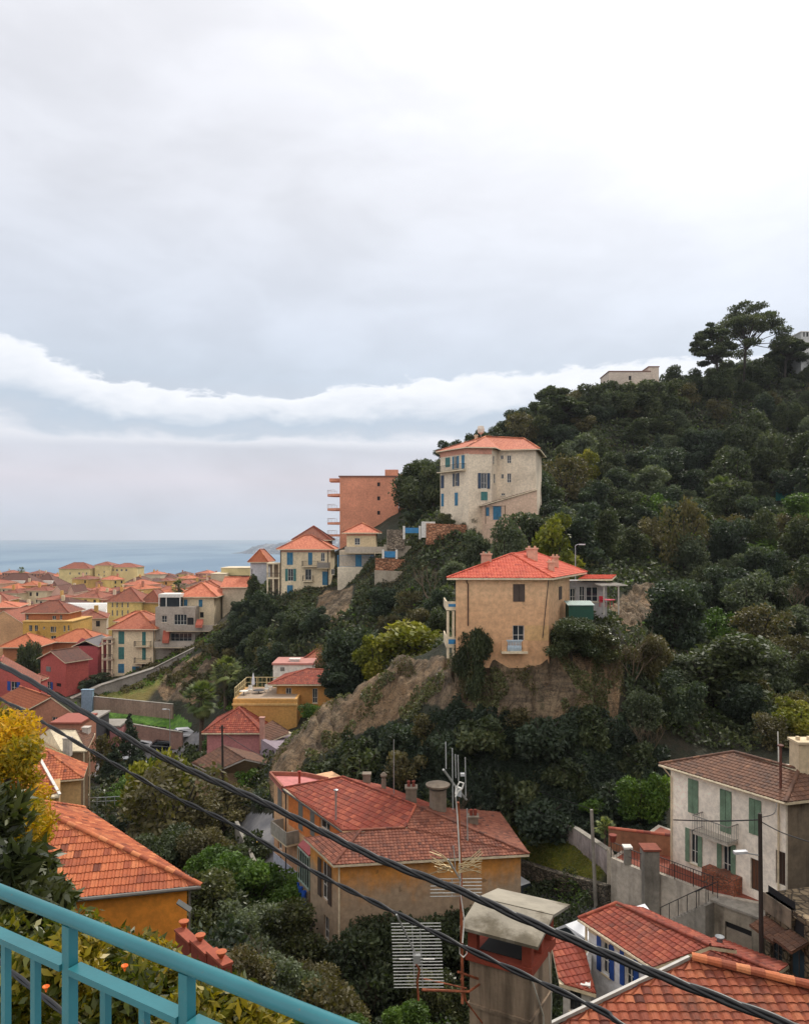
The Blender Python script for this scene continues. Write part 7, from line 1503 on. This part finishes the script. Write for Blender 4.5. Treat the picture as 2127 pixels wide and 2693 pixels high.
# ------------------------------------------------------------------ terrace railing
TQ = flat('turquoise_paint', L(84, 164, 172), .32, var=.06, sc=9)
def m_rail(t, b, out):
    p = pos(t); n = t.noise(p, 60, 4, .7); c = t.mix(t.rng(n, .66, .74, 0, .5), L(42, 108, 116), L(110, 98, 82)); c = t.mix(1.0, c, t.rng(t.noise(p, 7, 4), .3, .7, .88, 1.1), 'MULTIPLY')
    t.put(b.inputs['Base Color'], c); b.inputs['Roughness'].default_value = .33; bump(t, b, n, .001, .5)
TQ = mat('turquoise_rail', m_rail)
y0, y1 = .7 * F / (2344 - HY), .7 * F / (2693 - HY); Ra_, Rb_ = Vector((-CX / F * y0, y0, -.7)), Vector(((872 - CX) / F * y1, y1, -.7)); rd = (Rb_ - Ra_)
def onrail(px):
    r = ray(px, 0); k = (Ra_.y * r.x - Ra_.x) / (rd.x - rd.y * r.x); q = Ra_ + rd * k; return q
rl_ = empty('balcony_railing', onrail(184) - UP * 1.0, 'turquoise painted metal railing crossing the lower left corner', 'railing')
o = MB(); o.tube([Ra_ - rd * .8, Ra_, Rb_, Rb_ + rd * .5], .0125, 20); o.build('handrail', TQ, rl_, smooth=True)
posts = [(184, .0235), (492, .018)]; step = onrail(492) - onrail(184); pp = [onrail(184), onrail(492), onrail(184) - step * 1.02, onrail(492) + step * 1.0]
for p in pp: o = MB(); o.box(p - UP * .53, rd.normalized() * .0098, Vector((-rd.y, rd.x, 0)).normalized() * .0098, (0, 0, .52)); o.build('post', TQ, rl_)
srt = sorted(pp, key=lambda q: q.x)
for a, b in zip(srt[:-1], srt[1:]):
    e = (b - a).normalized(); s = Vector((-e.y, e.x, 0)); o = MB(); o.box((a + b) / 2 - UP * .088, (b - a) / 2 - e * .0118, s * .014, (0, 0, .006)); o.build('lower_rail', TQ, rl_)
    o = MB(); o.box((a + b) / 2 - UP * .93, (b - a) / 2 - e * .0118, s * .014, (0, 0, .006)); o.build('bottom_rail', TQ, rl_)
for px in (-70, 16, 94, 278, 380, 600, 735): p = onrail(px); o = MB(); o.box(p - UP * .51, rd.normalized() * .0068, Vector((-rd.y, rd.x, 0)).normalized() * .0068, (0, 0, .4135)); o.build('baluster', TQ, rl_)
# terrace slab under the camera
e = rd.normalized(); s = Vector((e.y, -e.x, 0)); s = s if s.y < 0 else -s; o = MB(); a, b = Ra_ - e * 2.5 - s * .12, Ra_ + e * 4 - s * .12; a.z = b.z = -1.76; o.slab([a, b, b + s * 4, a + s * 4][::-1] if ((b - a).cross(s)).z < 0 else [a, b, b + s * 4, a + s * 4], .25); tag(o.build('terrace', CONC, loc=a), kind='structure')
# ------------------------------------------------------------------ cables
CBL = flat('black_cable', (.012, .012, .013, 1), .42)
def cable(name, label, pts, r, strands=1, tw=9.0):
    P = [pd(*p) for p in pts]; fine = []
    for i in range(len(P) - 1):
        for k in range(16):
            t = k / 16; p0_, p1, p2, p3 = P[max(i - 1, 0)], P[i], P[i + 1], P[min(i + 2, len(P) - 1)]
            fine.append(.5 * ((2 * p1) + (p2 - p0_) * t + (2 * p0_ - 5 * p1 + 4 * p2 - p3) * t * t + (3 * p1 - p0_ - 3 * p2 + p3) * t ** 3))
    fine.append(P[-1]); mb = MB()
    if strands == 1: mb.tube(fine, r, 8)
    else:
        acc = 0
        for k in range(strands):
            q = []; acc = 0
            for i, f in enumerate(fine):
                if i: acc += (fine[i] - fine[i - 1]).length
                a = acc * tw + k * 2 * math.pi / strands; q.append(f + Vector((math.cos(a) * .35, math.sin(a) * .2, math.sin(a))) * r * 1.05)
            mb.tube(q, r, 7)
    o = mb.build(name, CBL, None, smooth=True, loc=P[0]); return tag(o, label, 'cable', None)
cable('power_cable', 'thick black twisted cable bundle sweeping from left edge down to lower right', [(-260, 1640, 10.5), (0, 1749, 9.6), (205, 1864, 9.0), (410, 1983, 8.4), (615, 2077, 7.9), (700, 2114, 7.7), (975, 2250, 7.1), (1209, 2343, 6.6), (1400, 2428, 6.2), (1727, 2563, 5.6), (2067, 2693, 5.1), (2400, 2830, 4.7)], .0185, 3, 6.0)
cable('power_cable', 'thinner black cable running below the thick bundle across the valley', [(-260, 1740, 10), (0, 1839, 9.2), (246, 1979, 8.5), (348, 2036, 8.2), (451, 2093, 8.0), (615, 2171, 7.6), (834, 2298, 7.0), (1021, 2392, 6.4), (1227, 2495, 5.9), (1563, 2650, 5.2), (1633, 2693, 5.0), (1900, 2830, 4.6)], .0125, 2, 9.0)
cable('power_cable', 'short black cable pair seen between the railing bars', [(-60, 2480, 3.4), (29, 2556, 3.3), (164, 2662, 3.1), (300, 2780, 3.0)], .007, 2, 14)
cable('phone_wire', 'thin wire from the cliff slope to the concrete lamp post', [(1310, 2040, 62), (1440, 2090, 54), (1553, 2128, 47.5)], .022); cable('phone_wire', 'thin wire crossing in front of the pink house', [(590, 1930, 84), (680, 1985, 80), (760, 2010, 70)], .03)
cable('phone_wire', 'dark wire from the wooden pole to the left corner of the ivory house', [(1771, 2157, 42), (1880, 2160, 38), (1994, 2157, 35.8)], .03); cable('phone_wire', 'dark wire from the wooden pole down to the right edge', [(1998, 2160, 35.8), (2060, 2192, 34), (2160, 2225, 32)], .025); cable('phone_wire', 'short wire rising from the wooden pole to the ivory eaves', [(2003, 2150, 35.8), (2035, 2140, 37), (2042, 2112, 38)], .02)
# ------------------------------------------------------------------ poles
def wpole(px, y0, y1, d, label, r, m, name='utility_pole', pin=True):
    b, t_ = pd(px[1], y1, d), pd(px[0], y0, d); o = empty(name, b, label, 'pole'); m_ = MB(); m_.tube([b - UP * 1.5, b, t_], r * 1.2, 9, r1=r * .8); m_.build('pole', m, o)
    if pin: m_ = MB(); m_.bar(t_ + Vector((-.3, 0, -.25)), t_ + Vector((.3, 0, -.25)), .08); m_.build('crossarm', m, o)
    return o
WOODP = flat('dark_wood', L(48, 40, 36), .85)
wp = wpole((1998, 2002), 2140, 2545, 35.6, 'tall dark wooden pole in front of the ivory house', .11, WOODP, pin=False)
m_ = MB(); a = pd(1994, 2250, 35.5); b_ = pd(1955, 2243, 35.3); m_.tube([a, b_], .03, 6); m_.build('lamp_arm', GALV, wp); m_ = MB(); m_.box(b_ + Vector((-.15, 0, .02)), (.3, 0, .02), (0, .12, 0), (0, 0, .06)); m_.build('lamp_head', flat('lamp_grey', L(190, 192, 194), .4), wp)
wpole((584, 586), 1908, 2052, 76, 'thin wooden pole before the pink house and the brown roof', .12, WOODP)
wpole((1555, 1566), 2130, 2378, 46.2, 'slim grey concrete post below the long streaked wall', .12, CONC, 'concrete_post', False)
lamp_post(447, 1990, 1868, 109, 'white topped lamp post by the lawn and the parked cars', .6, -1, GALV, .07)
lamp_post(1987, 1480, 1412, 128, 'small pale lamp post in the green slope at right', .6, 1, GALV, .1)
wpole((2045, 2047), 1925, 1990, 55, 'thin leaning white pole in the trees behind the ivory house', .05, WHITE, 'garden_pole', False)
# teal screen
a, b = pd(2040, 1284, 158), pd(2180, 1272, 158); o = MB(); N_ = 12
for i in range(N_): p, q = a.lerp(b, i / N_), a.lerp(b, (i + 1) / N_); k = .25 * math.sin(i * 1.9); k2 = .25 * math.sin((i + 1) * 1.9); o.slab([p + Vector((0, k, 0)), q + Vector((0, k2, 0)), q + Vector((0, k2 + .1, 0)), p + Vector((0, k + .1, 0))], 2.6)
tag(o.build('screen_net', flat('teal_net', L(24, 92, 84), .8), loc=a), 'teal screening net at the right edge of the hill', 'screen')
# ------------------------------------------------------------------ the big near chimney
d = 7.0; cp_ = pd(1393, 2545, d); zt_ = cp_.z; CH = empty('near_chimney', (cp_.x, cp_.y, -7.5), 'big near rendered chimney with concrete cap slabs and red brick piers', 'chimney')
lft, rgt_ = Vector((-.80, .42, 0)), Vector((.42, .72, 0)); lu, ru = lft.normalized(), rgt_.normalized(); ll, rl2 = .60, .60
CHM = plaster('weathered_render', L(168, 146, 122), .95, L(84, 70, 54), .9); BRK = plaster('red_brick', L(150, 66, 44), .35)
def quadp(k, z): c = Vector((cp_.x, cp_.y, 0)); q = [c - lu * k - ru * k, c - lu * k + ru * (rl2 + k), c + lu * (ll + k) + ru * (rl2 + k), c + lu * (ll + k) - ru * k]; return [(v.x, v.y) for v in q]
def ccw(pl): return pl if sum(pl[i - 1][0] * pl[i][1] - pl[i][0] * pl[i - 1][1] for i in range(len(pl))) > 0 else pl[::-1]
o = MB(); o.prism(ccw(quadp(0, 0)), -11, zt_ - .08); o.build('shaft', CHM, CH)
o = MB(); o.prism(ccw(quadp(.018, 0)), zt_ - .52, zt_ - .49); o.build('band', CHM, CH)
o = MB(); o.prism(ccw(quadp(.03, 0)), zt_ - .078, zt_); o.build('brick_course', BRK, CH)
o = MB(); o.prism(ccw(quadp(-.07, 0)), zt_ + .002, zt_ + .01); o.build('flue_top', flat('soot', (.02, .018, .016, 1), .9), CH)
c = Vector((cp_.x, cp_.y, 0)); hp_ = .27
for i, (a, b) in enumerate(((.03, .03), (ll - .03, .03), (.03, rl2 - .03), (ll - .03, rl2 - .03), (.03, rl2 * .5))):
    o = MB(); q = c + lu * a + ru * b; o.box((q.x, q.y, zt_ + hp_ / 2), lu * .045, ru * .035, (0, 0, hp_ / 2 - .002)); o.build('pier', BRK, CH)
# two slabs leaning together
zr = zt_ + .38
def cpt(a, b, z): q = c + lu * a + ru * b; return Vector((q.x, q.y, z))
slabm = plaster('lichen_concrete', L(158, 150, 134), .95, L(84, 74, 54), .9)
mid_ = rl2 * .5
for nm, ba_, bb_, z0_, z1__ in (('cap_slab', -.12, mid_ - .01, zt_ + .272, zr), ('cap_slab', mid_ + .01, rl2 + .20, zr, zt_ + .272)):
    o = MB(); o.slab([cpt(-.12, ba_, z0_), cpt(-.12, bb_, z1__), cpt(ll + .05, bb_, z1__), cpt(ll + .05, ba_, z0_)][::-1], .028); o.build(nm, slabm, CH)
o = MB(); o.tube([cpt(-.01, -.02, zt_ - .05), cpt(-.03, .1, zt_ - .3), cpt(-.02, .3, zt_ - .6), cpt(-.03, .35, zt_ - 1.5)], .008, 6); o.tube([cpt(-.03, .42, zt_ - .05), cpt(-.06, .42, zt_ - .5), cpt(-.04, .42, zt_ - 1.3)], .006, 6); o.build('cable', flat('white_cable', L(190, 184, 170), .5), CH)
# ------------------------------------------------------------------ aerials
AL = flat('aluminium', L(176, 176, 172), .35, .5, .05); RUST = flat('rusty_steel', L(150, 84, 54), .7, .2, .3, 14)
mt, mbm = pd(1205, 2100, 7.0), pd(1216, 2640, 7.0); MA = empty('aerial_mast', (mbm.x, mbm.y, mbm.z), 'rusty bent mast with a ladder shaped aerial on top, beside the near chimney', 'aerial mast')
o = MB(); pts_ = [(1216, 2640), (1215, 2540), (1213, 2420), (1212, 2330), (1211, 2270), (1207, 2200), (1206, 2150), (1204, 2110)]; o.tube([pd(x, y, 7.0) for x, y in pts_], .014, 8); o.build('mast', RUST, MA, smooth=True)
o = MB(); o.tube([pd(*b3(560, 450), 6.97), pd(*b3(575, 620), 6.97), pd(*b3(590, 900), 6.97), pd(*b3(598, 1200), 6.97), pd(*b3(625, 1380), 6.97), pd(*b3(612, 1560), 6.97)], .007, 6)
lp = [pd(*b3(x, y), 6.94) for x, y in ((560, 450), (570, 400), (590, 360), (620, 370), (610, 410), (580, 430), (560, 470))]; o.tube(lp, .008, 6)
for x in (590, 645): o.tube([pd(*b3(x, 1580), 6.97), pd(*b3(x, 1640), 6.97), pd(*b3(618, 1670), 6.97)], .005, 6)
o.build('coax_cable', flat('grey_coax', L(200, 196, 186), .5), MA, smooth=True)
o = MB(); o.tube([pd(*b3(470, 268), 6.7), pd(*b3(560, 395), 6.98), pd(*b3(640, 492), 7.25)], .010, 8)
o.build('boom', AL, MA)
for x, ya, yb, dd in ((487, 62, 262, 6.75), (536, 110, 565, 6.9), (558, 155, 330, 6.96), (578, 160, 355, 7.0), (632, 178, 470, 7.2), (646, 560, 800, 7.22)): o = MB(); o.tube([pd(*b3(x, ya), dd), pd(*b3(x + (3 if ya < 100 else 5), yb), dd)], .0055, 6); o.build('aerial_rod', AL, MA)
o = MB(); p = pd(*b3(612, 305), 7.1); o.box(p, (.02, 0, 0), (0, .02, 0), (0, 0, .012)); o.box(pd(*b3(580, 430), 6.97), (.03, 0, -.01), (0, .02, 0), (0, 0, .04)); o.build('clamp', AL, MA)
def grid_aerial(label, rect, d0, d1, n, slant, boom, org):
    """reflector of horizontal rods with a boom that points at the viewer"""
    x0, y0_, x1, y1_ = rect; o = empty('grid_aerial', pd(*b3(*org), d0), label, 'aerial')
    for k in range(n):
        f = k / (n - 1); dx = slant * f; a, b = pd(*b3(x0 + dx, y0_ + (y1_ - y0_) * f), d0), pd(*b3(x1 + dx, y0_ + (y1_ - y0_) * f - 4), d1); m_ = MB(); m_.tube([a, b], .0042, 5); m_.build('reflector_rod', AL, o)
    m_ = MB()
    for f in (.42, .58): a, b = pd(*b3(x0 + (x1 - x0) * f, y0_), (d0 + d1) / 2 + .01), pd(*b3(x0 + (x1 - x0) * f + slant, y1_), (d0 + d1) / 2 + .01); m_.tube([a, b], .005, 5)
    m_.build('frame', AL, o)
    m_ = MB(); m_.tube([pd(*b3(*boom[0]), d0 - .35), pd(*b3(*boom[1]), d0 + .02)], .008, 6); m_.build('boom', AL, o)
    return o
g = grid_aerial('lower grid aerial of white rods on a bracket left of the near chimney', (80, 1417, 450, 1895), 6.6, 6.7, 21, 22, ((120, 1350), (290, 1700)), (280, 1900))
m_ = MB(); m_.tube([pd(*b3(140, 1682), 6.5), pd(*b3(228, 1682), 6.5)], .006, 6); m_.tube([pd(*b3(318, 1682), 6.5), pd(*b3(405, 1682), 6.5)], .006, 6); m_.build('dipole', WHITE, g); m_ = MB(); m_.box(pd(*b3(272, 1680), 6.52), (.03, 0, 0), (0, .02, 0), (0, 0, .035)); m_.build('junction_box', AL, g)
m_ = MB(); m_.tube([pd(*b3(268, 1720), 6.6), pd(*b3(292, 1760), 6.62), pd(*b3(275, 1850), 6.64), pd(*b3(285, 1990), 6.66)], .010, 6); m_.tube([pd(*b3(310, 1912), 6.66), pd(*b3(660, 1925), 6.9), pd(*b3(740, 1870), 7.25)], .011, 6); m_.tube([pd(*b3(300, 1825), 6.66), pd(*b3(640, 1900), 6.9)], .007, 6); m_.tube([pd(*b3(580, 1778), 6.95), pd(*b3(745, 1835), 7.28)], .012, 6); m_.tube([pd(*b3(600, 1830), 6.97), pd(*b3(640, 2000), 7.0), pd(*b3(760, 2160), 7.2)], .008, 6); m_.build('bracket', RUST, g)
g2 = grid_aerial('upper grid aerial with frayed rods halfway up the rusty mast', (372, 1085, 755, 1215), 6.95, 7.1, 6, 0, ((505, 938), (600, 1095)), (600, 1095)); rg = random.Random(4)
for k in range(26):
    s = -1 if k % 2 else 1; a = pd(*b3(560 + s * 20, 1000 + rg.uniform(-30, 50)), 6.9); e_ = pd(*b3((368 if s < 0 else 758) + rg.uniform(-10, 60 if s < 0 else 8), 860 + k * 7.6), 6.95 + rg.uniform(-.12, .12)); md = a.lerp(e_, .5) + Vector((0, 0, rg.uniform(-.02, .03))); m_ = MB(); m_.tube([a, md, e_], .0036, 5); m_.build('reflector_rod', flat('bronze_rod', L(170, 150, 112), .4, .4), g2)
m_ = MB(); m_.tube([pd(*b3(545, 838), 6.9), pd(*b3(560, 1010), 6.92)], .005, 5); m_.build('dipole', AL, g2)
# ------------------------------------------------------------------ roads, lawn, parked cars
drape('lawn', [(225, 1855), (470, 1880), (505, 1905), (500, 1925), (270, 1897)], 108, 138, M_LAWN, .1)
drape('road', [(200, 1990), (420, 1935), (530, 1925), (520, 2000), (480, 2040), (390, 2030), (240, 2060)], 98, 124, M_ROAD, .08)
drape('lane', [(630, 2140), (715, 2140), (760, 2260), (800, 2420), (770, 2430), (690, 2300), (630, 2215)], 45, 74, M_ROAD, .06)
drape('lower_road', [(1340, 2350), (1400, 2340), (1570, 2392), (1620, 2440), (1500, 2440), (1340, 2400)], 40, 56, M_ROAD, .06)
wallrun('retaining_wall', 'long stone faced retaining wall along the top of the lawn', [pd(238, 1832, 128), pd(455, 1853, 121)], 2.3, plaster('wall_tan', L(150, 132, 116), .6), coping=CONC)
wallrun('road_wall', 'low pinkish wall between the lawn and the parked cars', [pd(275, 1893, 116), pd(480, 1927, 112)], 2.6, plaster('rose_wall', L(150, 120, 108), .5), coping=CONC)
wallrun('stair_wall', 'diagonal grey stair wall climbing past the cream house', [pd(185, 1838, 132), pd(265, 1802, 134.5), pd(405, 1757, 138), pd(510, 1704, 139)], 2.4, GREYP, th=1.4, coping=CONC)
wallrun('lane_wall', 'grey wall with handrail along the lane beside the ochre house', [pd(622, 2160, 67), pd(660, 2245, 60), pd(700, 2330, 53)], 1.5, CONC, th=.3)
o = MB(); p = pd(228, 1835, 127); o.bx(p.x - .9, p.x + .9, p.y, p.y + .8, p.z - 2.6, p.z + 1.2); o.bx(p.x - 1.0, p.x + 1.0, p.y - .05, p.y + .85, p.z + 1.203, p.z + 1.3); tag(o.build('meter_cabinet', flat('pale_blue_cabinet', L(130, 156, 176), .6), loc=p), 'pale blue cabinet at the left end of the lawn wall', 'cabinet')
fn = rail('garden_fence', 'thin pale fence in front of the valley shrubs', 'fence', [pd(210, 2106, 80) - UP * .6, pd(325, 2100, 78) - UP * .6], h=.8, m=GALV, r=.04)
for i, y in enumerate((2178, 2186)):
    a, b = pd(637, y + 0, 64.5), pd(682, y + 8, 63.5); o = MB()
    for p in (a, b): p.z = height(p.x, p.y) + .11
    o.box((a + b) / 2, (b - a) / 2, (0, .22, 0), (0, 0, .004)); tag(o.build('road_marking', flat('yellow_paint', L(220, 180, 50)), loc=a), kind='structure')
def car(p, rz, label, m, s=1.0):
    o = empty('parked_car', p, label, 'car', 'cars parked along the valley roads', rz=rz); o.scale = (s, s, s)
    def add(nm, mb, mt, par=o): c = bpy.data.objects.new(nm, mb.mesh(nm, mt)); COL.objects.link(c); c.parent = par; return c
    prof = [(-2.0, .30), (2.0, .30), (2.05, .62), (1.95, .82), (1.1, .95), (.55, 1.38), (-1.2, 1.45), (-1.85, 1.0), (-2.05, .8)]
    mb = MB(); k = len(prof); L_ = [Vector((x, -.8 if z < 1.0 else -.66, z)) for x, z in prof]; R_2 = [Vector((x, .8 if z < 1.0 else .66, z)) for x, z in prof]
    mb.face(L_); mb.face(R_2[::-1]); [mb.face([L_[i], R_2[i], R_2[(i + 1) % k], L_[(i + 1) % k]]) for i in range(k)]; add('body', mb, m)
    mb = MB()
    for s_ in (-1, 1): mb.face([(.95, s_ * .765, .99), (.52, s_ * .69, 1.31), (-1.1, s_ * .685, 1.36), (-1.6, s_ * .755, 1.02)])
    add('side_window', mb, GLASS); mb = MB(); mb.face([(1.12, -.66, .99), (1.12, .66, .99), (.62, .58, 1.35), (.62, -.58, 1.35)]); add('windscreen', mb, GLASS); mb = MB(); mb.face([(-1.27, -.58, 1.42), (-1.27, .58, 1.42), (-1.85, .66, 1.05), (-1.85, -.66, 1.05)]); add('rear_window', mb, GLASS)
    for x in (-1.25, 1.3):
        for y in (-.74, .74):
            mb = MB(); n = 14; mb.v = [(x + .31 * math.cos(2 * math.pi * i / n), y + e_ * .11, .31 + .31 * math.sin(2 * math.pi * i / n)) for e_ in (-1, 1) for i in range(n)]; mb.f = [(i, (i + 1) % n, n + (i + 1) % n, n + i) for i in range(n)] + [tuple(range(n)), tuple(range(n, 2 * n))]; mb.mi = [0] * len(mb.f); mb.tint = [.5] * len(mb.f); w_ = add('wheel', mb, flat('rubber', (.02, .02, .02, 1), .8))
    for y in (-.55, .55): mb = MB(); mb.box((2.02, y, .68), (.03, 0, 0), (0, .16, 0), (0, 0, .07)); add('headlight', mb, flat('lamp_lens', L(230, 230, 235), .2))
    return o
WC, BC = flat('white_car_paint', L(214, 216, 220), .25, var=.03), flat('black_car_paint', L(20, 22, 28), .2, var=.03); SC_ = flat('silver_car_paint', L(150, 154, 160), .25, .3, .03)
for px, py, d, rz, m, lb in ((434, 1975, 113, .25, BC, 'black hatchback in the car park by the conifer'), (487, 1955, 114, .5, WC, 'white car parked beside the nearer palm trunk'), (392, 1965, 114, .1, WC, 'white car half hidden behind the dark conifer'), (345, 2013, 104, .3, SC_, 'silver car under the dark conifer'),
                             (1360, 2350, 52, -1.0, WC, 'white car nose beside the right wall of the ochre house'), (1548, 2430, 43.0, -1.0, WC, 'white car on the lower road behind the navy shuttered house')):
    x = (px - CX) / F * d; car((x, d, max(height(x, d), Zd(py + 8, d) if d > 100 else -99) + .1), rz, lb, m)
# terracotta garden wall with urns near the orange house
a, b = pd(*b1(1150, 1345), 24), pd(*b1(1470, 1560), 21.5); TW = empty('terracotta_wall', a, 'stepped terracotta garden wall right of the orange house', 'wall'); TCM = plaster('terracotta_paint', L(140, 62, 44), .3)
for i in range(3): p, q = a.lerp(b, i / 3), a.lerp(b, (i + 1) / 3 - .02); q.z = p.z = (p.z + q.z) / 2; o = MB(); o.bar(p - UP * .9, q - UP * .9, .25, 1.8); s_ = o.build('wall_panel', TCM, TW); o = MB(); o.bar(p + UP * .04, q + UP * .04, .34, .07); o.build('coping', plaster('terracotta_cap', L(160, 82, 60), .2), s_)
for (x, y, dd, lb) in ((1180, 1300, 24, 'terracotta urn at the orange wall corner'), (1285, 1390, 23, 'terracotta urn in the middle of the stepped garden wall'), (1420, 1500, 21.8, 'terracotta urn at the low end of the stepped garden wall')):
    p = pd(*b1(x, y + 25), dd); o = MB(); o.lathe(p - UP * .0, [(.07, 0), (.05, .05), (.12, .16), (.13, .22), (.16, .24), (.12, .25)], 14); tag(o.build('urn', TM['orange'], loc=p), lb, 'urn')
o = MB(); p = pd(*b1(1160, 1200), 25.5); o.slab([p + Vector((-.15, 0, .2)), p + Vector((.3, 0, -.1)), p + Vector((.3, .3, -.1)), p + Vector((-.15, .3, .2))], .04); tag(o.build('awning', flat('grey_sheet', L(72, 74, 72), .8), loc=p), 'small grey corrugated canopy on the corner of the orange house', 'canopy')
# ------------------------------------------------------------------ old town, house by house
rt_ = random.Random(99); TWN = []
wallm = [CREAM, YEL, SALM, BEIGE, MUST, plaster('town_rose', L(214, 170, 146), .15), plaster('town_sand', L(214, 196, 160), .15), OCHP]; wn = ['cream', 'pale yellow', 'salmon', 'beige', 'mustard', 'rose', 'sand coloured', 'ochre']
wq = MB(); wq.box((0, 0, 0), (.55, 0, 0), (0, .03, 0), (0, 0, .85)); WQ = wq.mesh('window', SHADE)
rows = [(700, 1513, -60, 660, 'farthest row by the sea'), (600, 1518, 350, 660, 'second farthest row'), (470, 1530, 190, 650, 'row right of the sea front buildings'), (400, 1546, -60, 640, 'row in front of the mansard blocks'), (440, 1538, 340, 640, 'row above the mansard front row'), (325, 1570, 210, 420, 'row right of the pink gables'), (352, 1561, -60, 600, 'row behind the pink gable pair'), (300, 1574, 190, 560, 'row behind the tall yellow house'), (312, 1580, -60, 135, 'row left of the pink gables'), (272, 1596, -60, 150, 'row behind the peach gable'), (236, 1616, -60, 60, 'row above the peach gable'), (232, 1642, 190, 300, 'row before the market hall')]
for d, y, xa, xb, where in rows:
    x = xa; k = 0; row = []
    while x < xb:
        wd_ = rt_.uniform(7, 13) * F / d; q0, q1 = G(x, d + rt_.uniform(-6, 6)), G(x + wd_, d + rt_.uniform(-6, 6)); x += wd_ * rt_.uniform(1.0, 1.35); yy = y + rt_.uniform(-2.6, 2.2) * F / d; wi = rt_.randrange(len(wallm)); hp_k = rt_.choice(['hip', 'hip', 'gable']); k += 1
        tm = rt_.choice(['fred', 'fred', 'fsal', 'forange', 'fbrown']); rn = {'fred': 'red', 'fsal': 'salmon', 'forange': 'orange', 'fbrown': 'brown'}[tm]
        h = House('town_house', f"{wn[wi]} house, {rn} roof, {ORD[min(k - 1, 25)]} from left in {where}", 'house', quadplan(q0, q1, rt_.uniform(10, 15)), -50, Zd(yy, d), wallm[wi], 'houses of the old town'); h.walls(top=True)
        if hp_k == 'gable': h.gable(None, 2.6, rt_.choice((0, 0, 1))) if False else None
        h.roof(rt_.uniform(1.5, 2.6), 'hip', None, .5, tm); A, e, n, LL = h.frame(0); nwin = max(2, int(LL / 3.2))
        for r in range(2):
            for i in range(nwin):
                if rt_.random() < .15: continue
                p = A + e * (LL * (i + .5) / nwin) + n * .02 + UP * (h.z1 - 1.6 - 3.1 * r); c = bpy.data.objects.new('window', WQ); COL.objects.link(c); c.parent = h.root; c.location = p - base_of(h.root); c.rotation_euler = (0, 0, math.atan2(e.y, e.x))
        if rt_.random() < .9: p = A + e * LL * rt_.uniform(.2, .8) - n * 4; h.rf = h.rf; m_ = MB(); m_.bx(p.x - .5, p.x + .5, p.y - .5, p.y + .5, h.z1, h.z1 + 3.6); m_.build('chimney', wallm[(wi + 1) % 8], h.rf)
# ------------------------------------------------------------------ air over the sea
o = MB(); o.bx(-6000, 6000, -60, 9000, -62, 95); hz = o.build('haze', mat('haze_air', lambda t, b, out: None), None); tag(hz, kind='stuff')
_m = hz.data.materials[0]; _n = _m.node_tree; _n.nodes.clear(); _o = _n.nodes.new('ShaderNodeOutputMaterial'); _v = _n.nodes.new('ShaderNodeVolumePrincipled'); _n.links.new(_v.outputs[0], _o.inputs['Volume'])
_v.inputs['Color'].default_value = (.82, .88, .96, 1); _v.inputs['Density'].default_value = .00007; _v.inputs['Anisotropy'].default_value = .3
